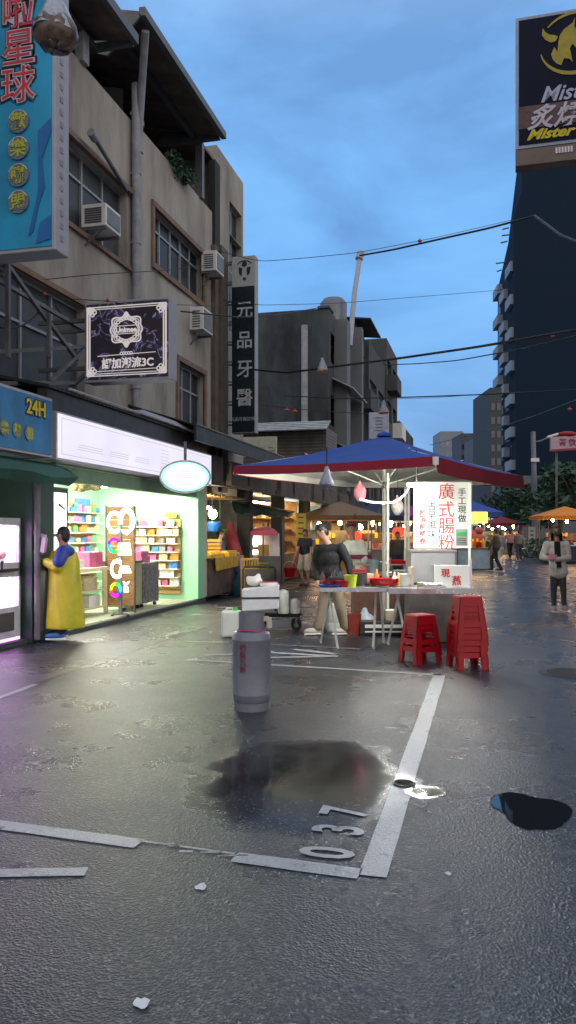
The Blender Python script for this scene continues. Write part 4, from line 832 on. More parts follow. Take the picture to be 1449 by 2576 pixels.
a = MB(); a.bar(at(303, 1290, dS+.06), at(303, 1545, dS+.06), .05); a.bar(at(285, 1545, dS+.06), at(322, 1545, dS+.06), .05, .03); a.build('stand', steelg, t)
for u in (283, 322): a = MB(); p = at(u, 1549, dS+.06); a.cyl(p-nS*.015, p+nS*.015, .03, n=10); a.build('castor', rubber, t)
# leaning payment kiosk beside the raincoat figure
t = thing('payment_kiosk', 'slanted kiosk post with pinkish white framed screen in front of the pillar', 'kiosk', tuple(G(105, 1605)))
K = lambda u, v, Y=11.0: at(u, v, Y)
a = MB(); a.prism([K(88, 1430), K(103, 1418), K(96, 1592), K(84, 1596)], FWD*.22); a.build('post', M('dark_purple_grey', (0.09, 0.075, 0.09), .4), t)
a = MB(); a.bar(K(78, 1338), K(116, 1350), .045); a.bar(K(113, 1352, 10.95), K(108, 1390, 10.95), .06); a.bar(K(108, 1391), K(86, 1388), .04); a.build('screen_frame', M('pinkish_white_plastic', (0.55, 0.4, 0.5), .4), t)
a = MB(); a.prism([K(78, 1341, 11.02), K(112, 1353, 11.02), K(107, 1388, 11.02), K(84, 1385, 11.02)], FWD*.05); a.build('screen', M('dark_screen', (0.03, 0.012, 0.018), .15), t)
a = MB(); b0 = G(95, 1602); a.cyl(b0, b0+UP*.03, .2, n=20); a.build('base', black, t)
t = thing('camera_bracket', 'small black security camera on the pale arcade wall', 'security camera', tuple(PX(52, 1260, -6.9)))
a = MB(); p = PX(50, 1262, -6.9); a.bar(p, p+V((.12, 0, -.06)), .02); a.build('arm', black, t); a = MB(); a.cyl(p+V((.1, -.05, -.05)), p+V((.16, .09, -.08)), .03, n=10); a.build('housing', black, t)
# ================================================================== people
skin = M('skin', (0.42, 0.23, 0.15), .55, var=.08); hairm = M('black_hair', (0.012, 0.01, 0.01), .5); eye_m = M('dark_eye', (0.01, 0.01, 0.01), .3); lip_m = M('lip', (0.28, 0.1, 0.09), .5)
def remeshed(name, mb, mat, par, vox=.014, smooth=4):
    mi = root_m(par).inverted(); me = bpy.data.meshes.new(name); me.from_pydata([tuple(mi @ p) for p in mb.v], [], mb.f); me.update()
    bm = bmesh.new(); bm.from_mesh(me); bmesh.ops.recalc_face_normals(bm, faces=bm.faces); bm.to_mesh(me); bm.free()
    tmp = bpy.data.objects.new('t', me); C.objects.link(tmp)
    r = tmp.modifiers.new('r', 'REMESH'); r.mode = 'VOXEL'; r.voxel_size = vox; r.use_smooth_shade = True
    s = tmp.modifiers.new('s', 'SMOOTH'); s.iterations = smooth; s.factor = .5
    dg = bpy.context.evaluated_depsgraph_get(); m2 = bpy.data.meshes.new_from_object(tmp.evaluated_get(dg)); bpy.data.objects.remove(tmp)
    m2.name = name; m2.materials.clear(); m2.materials.append(mat); m2.shade_smooth()
    o = bpy.data.objects.new(name, m2); C.objects.link(o); o.parent = par; return o
def cap(mb, a, b, ra, rb, n=14):                    # tapered limb with round ends
    a = V(a); b = V(b); mb.cyl(a, b, ra, rb, n); mb.ell(a, (ra,)*3, n=n, m=8); mb.ell(b, (rb,)*3, n=n, m=8)
def person(label, J, face, col, group=None, vox=.014, extras=None):
    """J: world joints neck, head, pelvis, sL, sR, eL, eR, wL, wR, hL, hR, kL, kR, aL, aR; face: look direction"""
    J = {k: V(p) for k, p in J.items()}
    foot = (J['aL']+J['aR'])/2; t = thing('person', label, 'person', (foot.x, foot.y, 0), group=group)
    f = V(face).normalized(); side = UP.cross(f).normalized()      # person's left
    up = f.cross(side)*-1
    up = (J['head']-J['neck']).normalized(); fw = (f-up*f.dot(up)).normalized(); sd = up.cross(fw)
    chest = (J['sL']+J['sR'])/2; bf = V(col.get('bodyface', face)); bf = V((bf.x, bf.y, 0)).normalized()
    ac = (J['sL']-J['sR']).normalized(); tu = (chest-J['pelvis']).normalized(); tf = ac.cross(tu).normalized()
    b = MB(); h = J['head']
    b.ell(h, (.072, .088, .112), (sd, fw, up)); b.ell(h-up*.055+fw*.022, (.052, .06, .062), (sd, fw, up))
    b.ell(h+fw*.092-up*.012, (.014, .02, .026), (sd, fw, up), 8, 6)
    for s in (-1, 1): b.ell(h+sd*s*.074-up*.005, (.012, .024, .034), (sd, fw, up), 8, 6)
    cap(b, J['neck']-up*.03, h-up*.06, .055, .052)
    sw = (J['sL']-J['sR']).length/2
    b.ell(chest-tu*.02, (sw*.95, .085, .09), (ac, tf, tu)); b.ell(chest-tu*.16, (sw*.84, .115, .16), (ac, tf, tu)); mid = J['pelvis'].lerp(chest, .35); b.ell(mid, (sw*.74, .1, .16), (ac, tf, tu)); b.ell(J['pelvis'], (sw*.8, .115, .12), (ac, tf, tu))
    for s in 'LR':
        cap(b, J['s'+s], J['e'+s], .047, .038); cap(b, J['e'+s], J['w'+s], .037, .026)
        d = (J['w'+s]-J['e'+s]).normalized(); hd = V(col.get('hand'+s, d)).normalized(); w = J['w'+s]
        pal = hd.cross(tf if abs(hd.dot(tf)) < .9 else ac).normalized(); ac2 = pal.cross(hd)
        b.ell(w+hd*.045, (.038, .017, .05), (pal, ac2, hd), 12, 8)
        cu = ac2*(1 if s == 'L' else -1)
        for q in range(4):
            r0 = w+hd*.083+pal*(-.027+.018*q); ln = (.034, .04, .038, .03)[q]
            k1 = r0+(hd*.85+cu*.4).normalized()*ln; k2 = k1+(hd*.45+cu*.9).normalized()*ln*.8
            cap(b, r0, k1, .0095, .009, 8); cap(b, k1, k2, .009, .0075, 8)
        t0 = w+hd*.03-pal*.033; t1 = t0+(hd*.6-pal*.75+cu*.2).normalized()*.035; t2 = t1+(hd*.9+cu*.3).normalized()*.028; cap(b, t0, t1, .0115, .01, 8); cap(b, t1, t2, .01, .008, 8)
        cap(b, J['h'+s], J['k'+s], .078, .052); cap(b, J['k'+s], J['a'+s]+UP*.03, .05, .034)
        b.ell(J['k'+s].lerp(J['a'+s], .28)-tf*.015, (.05, .055, .11), (ac, tf, (J['k'+s]-J['a'+s]).normalized()))
        fd = V(col.get('foot'+s, bf)); fd = V((fd.x, fd.y, 0)).normalized(); b.ell(J['a'+s]+fd*.06-UP*.02, (.036, .10, .03), (UP.cross(fd), fd, UP))
    body = remeshed('body', b, skin, t, vox)
    for s in (-1, 1): e = MB(); e.ell(h+fw*.081+sd*s*.03+up*.012, (.012, .009, .008), (sd, fw, up), 10, 6); e.build('eye', eye_m, body, smooth=True)
    if not col.get('mask'): e = MB(); e.ell(h+fw*.083-up*.055, (.024, .006, .007), (sd, fw, up), 10, 6); e.build('mouth', lip_m, body, smooth=True)
    hr = MB(); hr.ell(h+up*.028-fw*.014, (.083, .096, .1), (sd, fw, up)); hr.ell(h-fw*.05-up*.02, (.076, .055, .085), (sd, fw, up))
    if col.get('long'):
        hr.ell(h-fw*.05-up*.13, (.09, .05, .17), (sd, fw, up))
        for s in (-1, 1): hr.ell(h+sd*s*.08-up*.12+fw*.01, (.03, .05, .16), (sd, fw, up))
    hb = MB()
    ho = remeshed('hair', hr, col.get('hair', hairm), t, .014, 2)
    # carve the hairline by dropping the front of the cap
    bm = bmesh.new(); bm.from_mesh(ho.data); mi = root_m(t).inverted(); hl = mi @ h; R3 = mi.to_3x3(); fl = R3 @ fw; ul = R3 @ up
    kill = [x for x in bm.verts if (x.co-hl).dot(fl) > .045 and (x.co-hl).dot(ul) < .05]
    bmesh.ops.delete(bm, geom=kill, context='VERTS'); bm.to_mesh(ho.data); bm.free()
    # clothes
    c = MB(); g = .022
    if col.get('top'):
        b2 = MB(); b2.ell(chest-tu*.01, (sw*.98+g*.6, .10+g*.5, .085), (ac, tf, tu)); b2.ell(chest-tu*.16, (sw*.86+g, .115+g*1.2, .18), (ac, tf, tu)); b2.ell(mid, (sw*.80+g, .108+g*1.3, .19), (ac, tf, tu)); b2.ell(J['pelvis']+tu*.05, (sw*.86+g, .12+g, .10), (ac, tf, tu))
        if col.get('hem'): b2.ell(J['pelvis']-tu*.05, (sw*.93+g, .14+g, .15), (ac, tf, tu))
        sl = col.get('sleeve', 1.0)
        for s in 'LR':
            cap(b2, J['s'+s], J['e'+s] if sl > .5 else J['s'+s].lerp(J['e'+s], .55), .047+g*1.3, .04+g)
            if sl > .5: cap(b2, J['e'+s], J['e'+s].lerp(J['w'+s], .2+.72*(sl-.5)*2 if sl < 1 else .93), .04+g, .03+g*.8)
        remeshed(col.get('topname', 'shirt'), b2, col['top'], t, vox, 5)
    if col.get('legs'):
        b3 = MB(); b3.ell(J['pelvis']-tu*.02, (sw*.82+.015, .12+.012, .13), (ac, tf, tu)); ln = col.get('leglen', 1.0); lw = col.get('legw', .02)
        for s in 'LR':
            cap(b3, J['h'+s], J['h'+s].lerp(J['k'+s], min(1, ln*2)), .082+lw, .056+lw)
            if ln > .5: cap(b3, J['k'+s], J['k'+s].lerp(J['a'+s]+UP*.05, (ln-.5)*2), .054+lw, .04+lw*1.2)
        remeshed('trousers' if ln > .5 else 'shorts', b3, col['legs'], t, vox, 4)
    for s in 'LR':
        fd = V(col.get('foot'+s, bf)); fd = V((fd.x, fd.y, 0)).normalized(); a = J['a'+s]; q = MB()
        q.ell(a+fd*.075-UP*.012, (.05, .14, .05), (UP.cross(fd), fd, UP)); q.ell(a+UP*.025, (.046, .06, .05), (UP.cross(fd), fd, UP))
        so2 = MB(); so2.obox(a+fd*.065-UP*.052, UP.cross(fd), fd, UP, .085, .27, .02)
        sh = remeshed('shoe', q, col.get('shoe', black), t, .014, 2); so2.build('sole', col.get('sole', white), sh, bevel=.008)
    return t
def J_std(u, Y, vtop, vfeet=None, face='L', stride=.0, dx=None):       # simple standing or walking figure at a pixel column
    base = at(u, 1340, Y); base.z = 0; Hh = EYE+(1340-vtop)/FPX*Y; k = Hh/1.72
    f = {'L': -RIGHT, 'R': RIGHT, 'A': FWD, 'C': -FWD}[face] if isinstance(face, str) else V(face)
    f = V((f.x, f.y, 0)).normalized(); s = UP.cross(f)
    P = lambda a, b, z: base+f*a*k+s*b*k+UP*z*k
    return dict(head=P(.02, 0, 1.605), neck=P(0, 0, 1.46), pelvis=P(0, 0, .95), sL=P(0, .18, 1.39), sR=P(0, -.18, 1.39), eL=P(.02+stride*.3, .24, 1.12), eR=P(.0-stride*.3, -.24, 1.12),
                wL=P(.1+stride*.5, .25, .88), wR=P(.05-stride*.4, -.25, .88), hL=P(0, .09, .92), hR=P(0, -.09, .92), kL=P(.04-stride*.35, .1, .5), kR=P(.04+stride*.6, -.1, .5), aL=P(-.02-stride*.9, .1, .085), aR=P(-.02+stride*.8, -.1, .085)), f
# man in black sweater striding behind the folding table
Y = 11.75
q = lambda u, v, dy=0: at(u, v, Y+dy)
J = dict(head=q(808, 1338), neck=q(823, 1364), pelvis=q(832, 1470), sL=q(858, 1378, -.10), sR=q(800, 1382, .10), eL=q(877, 1416, -.14), eR=q(795, 1422, .1), wL=q(884, 1452, -.2), wR=q(797, 1458, -.02), hL=q(847, 1470, -.06), hR=q(825, 1470, .05), kL=q(857, 1530, -.05), kR=q(812, 1530, .02), aL=q(868, 1585, .0), aR=q(799, 1585, .02))
navyk = M('black_sweater', (0.006, 0.007, 0.010), .85, var=.4, bump=.3, bscale=40); khaki = M('khaki_trousers', (0.26, 0.21, 0.14), .8, var=.2, bump=.3, bscale=25)
person('man in a black sweater and khaki trousers striding left past the folding table', J, -RIGHT*1-FWD*.25-UP*.45, dict(top=navyk, legs=khaki, legw=.028, shoe=M('pale_shoe', (0.5, 0.46, 0.42), .6), bodyface=-RIGHT*.7-FWD*.7, topname='sweater', footL=-RIGHT-FWD*.2, footR=-RIGHT-FWD*.2))
# man carrying the red bucket
Jb, f = J_std(768, 22.4, 1332, face=(-FWD*.75-RIGHT*.6)); b0 = at(768, 1340, 22.4)
Jb['wR'] = at(738, 1412, 22.2); Jb['eR'] = at(748, 1385, 22.2)
Jb['aL'] = Jb['aL']; Jb['kR'] += -RIGHT*.05
navy = M('navy_tshirt', (0.02, 0.024, 0.045), .8, var=.3)
person('man in a navy T-shirt and pale shorts carrying a red bucket', Jb, -FWD*.8-RIGHT*.4, dict(top=navy, sleeve=.4, legs=M('pale_shorts', (0.5, 0.46, 0.38), .8), leglen=.45, legw=.035, shoe=M('brown_sandal', (0.08, 0.03, 0.03), .6), sole=black), vox=.018)
c = at(730, 1452, 22.1); t = thing('bucket', 'bright red bucket held low by the man in the navy T-shirt', 'bucket', tuple(c))
a = MB(); a.lathe([(.14, 0), (.19, .24), (.205, .245), (.205, .265), (.185, .26), (.135, .02)], c, 28); a.build('tub', red_p, t, smooth=True)
a = MB(); a.tube([c+RIGHT*.19*math.cos(k)+UP*(.25+.19*math.sin(k)) for k in [i*PI/12 for i in range(13)]], .007, 6); a.build('handle', inox, t)
# woman with mask on the right
Y = 15.2; q = lambda u, v, dy=0: at(u, v, Y+dy)
J = dict(head=q(1398, 1336), neck=q(1400, 1358), pelvis=q(1404, 1432), sL=q(1424, 1370), sR=q(1376, 1370), eL=q(1430, 1403, -.02), eR=q(1364, 1402, -.02), wL=q(1398, 1408, -.22), wR=q(1386, 1406, -.24), hL=q(1413, 1436), hR=q(1395, 1436), kL=q(1417, 1486, -.03), kR=q(1393, 1486), aL=q(1419, 1529, -.03), aR=q(1393, 1530))
coat = M('beige_jacket', (0.66, 0.62, 0.56), .8, var=.15, bump=.3, bscale=20)
w = person('woman in a pale beige jacket and dark leggings wearing a green face mask', J, -FWD-RIGHT*.15, dict(top=coat, hem=True, topname='jacket', legs=M('charcoal_leggings', (0.045, 0.043, 0.05), .7), legw=.006, shoe=M('mauve_sneaker', (0.32, 0.24, 0.3), .6), hair=M('brown_hair', (0.09, 0.05, 0.03), .5), long=True, mask=True, handL=-RIGHT-FWD*.3+UP*.2, handR=RIGHT*.6-FWD*.5+UP*.4))
a = MB(); h = J['head']; a.ell(h-FWD*.06-UP*.045, (.07, .055, .055), (RIGHT, FWD, UP)); a.build('face_mask', M('green_mask', (0.03, 0.09, 0.05), .8), w, smooth=True)
a = MB(); a.prism([q(1396, 1362, -.155), q(1409, 1362, -.155), q(1413, 1428, -.185), q(1399, 1428, -.185)], FWD*.05); a.build('inner_top', M('black_top', (0.012, 0.012, 0.014), .8), w)
c = q(1388, 1402, -.3); t = thing('phone', 'pink cased phone held in both hands by the masked woman', 'phone', tuple(c))
a = MB(); a.obox(c, (RIGHT-FWD*.2).normalized(), (FWD*.7+UP*.7), UP, .15, .012, .08); a.build('case', M('pink_case', (0.7, 0.22, 0.32), .4), t, bevel=.008); a = MB(); a.obox(c+FWD*.006+UP*.008, (RIGHT-FWD*.2).normalized(), (FWD*.7+UP*.7), UP, .13, .012, .065); a.build('screen', black, t)
c = q(1390, 1428, -.26); t = thing('tote_bag', 'small white bag hanging from the arm of the masked woman', 'bag', tuple(c))
a = MB(); a.prism([q(1381, 1418, -.24), q(1398, 1418, -.24), q(1396, 1448, -.24), q(1382, 1448, -.24)], -FWD*.07); a.build('bag_body', M('white_cloth_bag', (0.6, 0.6, 0.55), .8), t, bevel=.012)
a = MB(); a.tube([q(1384, 1419, -.27), q(1381, 1406, -.25), q(1388, 1399, -.24), q(1396, 1407, -.25), q(1395, 1419, -.27)], .008, 6); a.build('strap', white, t)
# raincoat figure
Y = 11.15; q = lambda u, v, dy=0: at(u, v, Y+dy)
J = dict(head=q(158, 1346), neck=q(158, 1370), pelvis=q(162, 1475), sL=q(156, 1388, -.14), sR=q(166, 1390, .17), eL=q(142, 1425, -.2), eR=q(140, 1425, .24), wL=q(112, 1412, -.14), wR=q(116, 1416, .12), hL=q(160, 1475, -.09), hR=q(164, 1475, .09), kL=q(156, 1540, -.1), kR=q(158, 1538, .08), aL=q(152, 1597, -.12), aR=q(158, 1590, .08))
rc_ = M('olive_yellow_raincoat', (0.46, 0.42, 0.014), .4, var=.2, scale=4, bump=.35, bscale=9)
r = person('person in a long yellow raincoat with a blue shoulder patch at the kiosk', J, -RIGHT-FWD*.1+FWD*.4, dict(legs=M('navy_trousers', (0.015, 0.02, 0.04), .7), shoe=M('blue_shoe', (0.03, 0.13, 0.36), .5), bodyface=-RIGHT, footL=-RIGHT-FWD*.35, footR=-RIGHT))
b2 = MB(); ac = -FWD; tf = -RIGHT
ch = q(160, 1392)
b2.ell(q(159, 1384), (.13, .1, .06), (FWD, RIGHT, UP))
for s in (('sL', 'eL', 'wL'), ('sR', 'eR', 'wR')):
    cap(b2, J[s[0]], J[s[1]], .085, .085); cap(b2, J[s[1]], J[s[2]].lerp(J[s[1]], .18), .08, .065)
prof = [(0, .2, .13), (.15, .235, .16), (.45, .25, .185), (.8, .275, .215), (1.0, .29, .235), (1.14, .29, .24)]
n = 28; top = q(160, 1386); rings = []
for i in range(24):
    z = 1.08*i/23
    for k in range(len(prof)-1):
        if prof[k][0] <= z <= prof[k+1][0] or k == len(prof)-2:
            tt = (z-prof[k][0])/(prof[k+1][0]-prof[k][0]); rx = prof[k][1]+(prof[k+1][1]-prof[k][1])*tt; ry = prof[k][2]+(prof[k+1][2]-prof[k][2])*tt; break
    ring_ = []
    for k in range(n):
        th = 2*PI*k/n; w_ = 1+.05*z*math.sin(5*th+z*1.3)+.03*z*math.sin(9*th-z*2)
        ring_.append(top-UP*z+RIGHT*(.02*z+rx*.92*w_*math.cos(th))+FWD*ry*1.05*w_*math.sin(th))
    rings.append(ring_)
vs = [p for R_ in rings for p in R_]; fs = [(i*n+k, i*n+(k+1) % n, (i+1)*n+(k+1) % n, (i+1)*n+k) for i in range(23) for k in range(n)]+[tuple(range(n)), tuple(range(23*n, 24*n))]
b2.add(vs, fs); remeshed('raincoat', b2, rc_, r, .016, 3)
a = MB(); cap(a, q(160, 1388, -.17), q(148, 1412, -.24), .092, .09); a.ell(q(165, 1388, -.06), (.14, .13, .1), (FWD, RIGHT, UP)); remeshed('shoulder_patch', a, M('royal_blue_coat_patch', (0.02, 0.045, 0.3), .5, bump=.3, bscale=9), r, .016, 3)
# vendor in white with a maroon cap leaning over the back counter
Y = 13.6; q = lambda u, v, dy=0: at(u, v, Y+dy)
J = dict(head=q(884, 1330), neck=q(886, 1352), pelvis=q(906, 1440), sL=q(874, 1368, .02), sR=q(908, 1368, .0), eL=q(868, 1402, -.1), eR=q(918, 1400, -.1), wL=q(884, 1424, -.28), wR=q(914, 1424, -.28), hL=q(899, 1442), hR=q(913, 1442), kL=q(897, 1500, -.02), kR=q(914, 1500), aL=q(896, 1560), aR=q(916, 1560))
for k in ('aL', 'aR'): J[k].z = .085
r = person('cook dressed in white with a maroon cap behind the folding table', J, -FWD+RIGHT*.3-UP*.5, dict(top=M('white_cook_shirt', (0.66, 0.68, 0.6), .8, bump=.3, bscale=15), hem=True, sleeve=.8, legs=M('grey_trousers', (0.1, 0.1, 0.1), .8)))
a = MB(); h = J['head']; a.ell(h+UP*.075, (.092, .1, .06)); a.obox(h-FWD*.1+UP*.06, RIGHT, FWD, UP, .13, .1, .012); a.build('cap', M('maroon_cap', (0.12, 0.01, 0.03), .8), r, smooth=True)
a = MB(); ct = q(905, 1404, -.17); a.lathe([(.03, .06), (.185, .045), (.20, 0), (.19, -.02)], q(906, 1402), 24, sx=1.05, sy=.95); a.build('apron_tie', M('maroon_band', (0.2, 0.02, 0.06), .8), r)
# customers and strollers farther along the street
pal = dict(brown=M('brown_jacket', (0.1, 0.07, 0.05), .8), grey=M('grey_hoodie', (0.16, 0.16, 0.18), .8), rose=M('rose_shirt', (0.42, 0.2, 0.22), .8), blu=M('faded_blue_shirt', (0.08, 0.13, 0.26), .8), den=M('dark_denim', (0.03, 0.04, 0.07), .8), crm=M('cream_trousers', (0.5, 0.45, 0.36), .8), blk=M('black_cotton', (0.015, 0.015, 0.017), .8))
for u, Y_, vt, fc, top, legs, sl, lab in ((1247, 31.0, 1330, FWD*.6-RIGHT, 'brown', 'blk', 1, 'shopper in a brown jacket at the yellow lit stall'), (1258, 34.0, 1335, FWD-RIGHT*.3, 'grey', 'crm', 1, 'shopper in a grey top and cream trousers walking away beside the yellow lit stall'), (1283, 47.0, 1334, FWD, 'rose', 'blk', .4, 'distant stroller in a rose shirt and black trousers'), (1306, 43.0, 1334, FWD+RIGHT*.2, 'grey', 'den', 1, 'distant stroller in grey carrying on down the street near the pole'),
                                        (553, 19.4, 1334, RIGHT, 'blu', 'blk', .4, 'vendor in a faded blue shirt behind the fruit counter'), (586, 21.5, 1352, -RIGHT*.6-FWD, 'blk', 'den', .4, 'bent customer in black beside the folded red umbrella'), (1000, 24.0, 1338, -FWD, 'brown', 'den', 1, 'figure in brown working between the market stalls behind the umbrella pole')):
    Js, f = J_std(u, Y_, vt, face=fc, stride=.25 if Y_ > 30 else .05)
    person(lab, Js, f, dict(top=pal[top], legs=pal[legs], sleeve=sl), vox=.022)
# ================================================================== the umbrella stall
t = thing('market_umbrella', 'large square blue market umbrella with maroon valance over the white lit food stall', 'umbrella', tuple(at(965, 1340, 12.3)-UP*EYE))
cL = at(590, 1174, 11.3); cF = at(1095, 1147, 9.85); cR = at(1315, 1196, 13.3); zE = 2.47
for p in (cL, cF, cR): p.z = zE
cB = cL+cR-cF; apx = at(966, 1100, 12.3); apx.z = 3.02
cor = [cL, cF, cR, cB]; a = MB(); lin = MB(); val = MB(); inn = MB()
def sag(p, q_, s): return p.lerp(q_, s)-UP*.05*math.sin(PI*s)
n = 12
for i in range(4):
    A_, B_ = cor[i], cor[(i+1) % 4]; rows = []
    for r in range(n+1):
        w_ = r/n; row = []
        for k in range(n+1):
            e = A_.lerp(B_, k/n); p = apx.lerp(e, w_); bow = math.sin(PI*k/n)*w_*w_; p = p-UP*(.03*bow)+UP*(-.05*math.sin(PI*w_)); row.append(p)
        rows.append(row)
    for r in range(n):
        for k in range(n):
            a.quad(rows[r][k], rows[r+1][k], rows[r+1][k+1], rows[r][k+1]); d = UP*-.012; lin.quad(rows[r][k]+d, rows[r+1][k]+d, rows[r+1][k+1]+d, rows[r][k+1]+d)
    out = ((A_+B_)/2-apx); out.z = 0; out.normalize()
    hgt = .21 if i == 1 else .12
    for k in range(n*2):
        s0, s1 = k/(n*2), (k+1)/(n*2)
        f_ = lambda s: A_.lerp(B_, s)-UP*.03*math.sin(PI*s)+out*.004
        g_2 = lambda s: f_(s)-UP*(hgt+.006*math.sin(s*9))+out*(.03+.008*math.sin(s*7))
        val.quad(f_(s0), f_(s1), g_2(s1), g_2(s0)); io = out*-.012; inn.quad(f_(s0)+io, f_(s1)+io, g_2(s1)+io+UP*.012, g_2(s0)+io+UP*.012)
a.build('canopy', blue_c, t, recalc=False, smooth=True, weld=True); lin.build('lining', white_c, t, recalc=False, smooth=True, weld=True)
val.build('valance', red_c, t, recalc=False, smooth=True, weld=True); inn.build('valance_lining', white_c, t, recalc=False, smooth=True, weld=True)
ub = V((apx.x, apx.y, 0)); a = MB(); a.tube([ub+UP*.05, ub+UP*2.95], .028, 12); a.build('pole', M('white_enamel_pole', (0.62, 0.62, 0.55), .35), t, smooth=True)
a = MB(); a.cyl(ub, ub+UP*.06, .28, .24, 24); a.build('base', conc, t)
a = MB(); hubz = 2.1
for c in cor: a.tube([ub+UP*2.9, c.lerp(apx, .03)-UP*.02], .013, 6); a.tube([ub+UP*2.25, apx.lerp(c, .55)-UP*.03], .011, 6)
a.build('rib', M('white_enamel_pole', (0.62, 0.62, 0.55), .35), t)
a = MB(); a.cyl(ub+UP*2.2, ub+UP*2.3, .045, n=12); a.build('runner', steelg, t)
a = MB(); a.lathe([(.12, -.01), (.1, .03), (.03, .06), (0, .07)], apx, 16); a.build('cap', blue_c, t)
a = MB(); a.obox(cF-UP*.06, RIGHT, FWD, UP, .07, .07, .1); a.build('corner_patch', whitep, t)
# stall uprights
for u, Y_, vt, vb, lab in ((976, 12.0, 1190, 1545, 'thin white stall upright just right of the umbrella pole'), (1020, 12.6, 1225, 1540, 'white stall upright left of the big menu board'), (1181, 11.35, 1215, 1610, 'white stall upright carrying the right edge of the big menu board'), (1028, 12.5, 1225, 1540, 'second white stall upright left of the big menu board, the one closer to it')):
    p = at(u, 1340, Y_); p.z = 0; tp = at(u, vt, Y_).z; o = MB(); o.bar(p, p+UP*tp, .035); tag(o.build('stall_post', MATS['white_enamel_pole']), lab, 'post', 'uprights of the umbrella stall')
# big white menu board
t = thing('menu_board', 'tall white board with large red characters lit by the lamp under the umbrella', 'sign', tuple(at(1112, 1378, 11.5)))
YS = 11.5; rgt = (RIGHT+FWD*.05).normalized(); nb_ = (-FWD+RIGHT*.05).normalized()
c = at(1113, 1296, YS); bw, bh = .845, .96
m = M('white_board', (0.8, 0.82, 0.78), .5, var=.05, scale=3)
a = MB(); a.obox(c, rgt, nb_*-1, UP, bw, .035, bh); a.build('board', m, t, bevel=.006)
BP = lambda u, v: at(u, v, YS)+nb_*.022+((at(u, v, YS)-c).dot(rgt))*V((0, 0, 0))
def onb(u, v): p = at(u, v, YS); d = p-c; return c+rgt*d.dot(RIGHT)+UP*d.z+nb_*.0185
a = MB()
for ch, v in (('廣', 1240), ('式', 1285), ('腸', 1327), ('粉', 1368)): a.text(ch, onb(1122, v-4), rgt, UP, .25, ext=.002, off=.0); a.cut()
a.parts('red_lettering', redtxt, t)
a = MB()
for ch, v in zip('手工現做', (1238, 1260, 1282, 1304)): a.text(ch, onb(1162, v), rgt, UP, .125, ext=.002, off=.001); a.cut()
for ch, v in zip('古早風味', (1273, 1296, 1320, 1344)): a.text(ch, onb(1085, v), rgt, UP, .13, ext=.002, off=.001); a.cut()
a.parts('black_lettering', blktxt, t)
a = MB()
for ch, v in zip('鮮蛋', (1289, 1306)): a.text(ch, onb(1062, v), rgt, UP, .1, ext=.002, off=.002); a.cut()
for ch, v in zip('鮮蝦卷', (1325, 1343, 1361)): a.text(ch, onb(1062, v), rgt, UP, .1, ext=.002, off=.002); a.cut()
a.parts('small_red_lettering', redtxt, t)
a = MB(); p = onb(1161, 1352); a.obox(p, rgt, nb_, UP, .17, .004, .24); st_ = a.build('sticker', M('sticker_grey', (0.3, 0.32, 0.31), .5), t)
a = MB(); a.obox(p+UP*.05+nb_*.004, rgt, nb_, UP, .15, .003, .06); a.build('green_band', M('sticker_green', (0.05, 0.4, 0.09), .5), st_)
a = MB()
for k in range(4): a.obox(p-UP*(.02+.025*k)+nb_*.004, rgt, nb_, UP, .14, .003, .01)
a.build('print_line', blktxt, st_)
# led tube under the umbrella
t = thing('tube_lamp', 'bright white tube lamp hanging under the umbrella beside the menu board', 'lamp', tuple(at(1046, 1222, 10.9)))
p, q_ = at(1027, 1219, 10.35), at(1067, 1227, 10.75)
a = MB(); a.tube([p, q_], .02, 10); a.build('tube', lampled, t); a = MB(); a.bar(p+UP*.024, q_+UP*.024, .012, .012); a.build('batten', whitep, t); a = MB(); a.tube([p.lerp(q_, .5)+UP*.03, V((p.lerp(q_, .5).x, p.lerp(q_, .5).y, 2.62))], .006, 6); a.build('cord', blackp, t)
# hanging white cable
t = thing('lamp_cable', 'white cable drooping from the tube lamp to the umbrella pole', 'cable', tuple(at(1000, 1250, 11)))
for off in (0, .05):
    pts = [at(u, v+off*60, 11.3) for u, v in ((1030, 1222), (1022, 1238), (1008, 1252), (990, 1262), (965, 1264), (935, 1262), (905, 1254))]; a = MB(); a.tube(pts, .009, 6); a.build('strand', white, t, smooth=True)
# small hanging lamps wrapped in clear plastic bags, on cords from the cables
clear = M('milky_plastic_bag', (0.3, 0.32, 0.4), .35, var=.2, scale=20)
def bag_lamp(u, v, Y_, h, label, warm=None, ctop=60):
    p = at(u, v, Y_); t = thing('bagged_lamp', label, 'lamp', tuple(p), group='bagged lamps hanging over the street')
    a = MB(); a.lathe([(h*.07, h*.5), (h*.12, h*.36), (h*.2, h*.1), (h*.32, -h*.22), (h*.4, -h*.42), (h*.36, -h*.48), (h*.1, -h*.44)], p, 18)
    for i, x in enumerate(a.v): a.v[i] = x+V((random.uniform(-1, 1), random.uniform(-1, 1), random.uniform(-1, 1)))*h*.025
    a.build('plastic_bag', clear, t, smooth=True)
    a = MB(); a.lathe([(h*.33, -h*.30), (h*.41, -h*.44), (h*.38, -h*.5), (0, -h*.5)], p, 18, ) ; a.build('shade', warm or M('violet_lamp_shade', (0.15, 0.15, 0.25), .5), t)  # violet-grey lamp shade at the bag's rim unless a colour is passed
    a = MB(); a.tube([p+UP*h*.45, p+UP*(h*.45+ctop/FPX*Y_)], .008, 6); a.build('cord', blackp, t)
bag_lamp(822, 1198, 10.2, .25, 'lamp in a milky bag hanging in front of the blue umbrella valance', ctop=50)
bag_lamp(811, 917, 15.0, .26, 'lamp in a milky bag with an orange rim below the thick cable', M('orange_shade', (0.4, 0.14, 0.06), .5), 8)
bag_lamp(965, 1024, 18.0, .3, 'lamp in a milky bag above the small white vertical sign', M('orange_shade', (0.4, 0.14, 0.06), .5), 6)
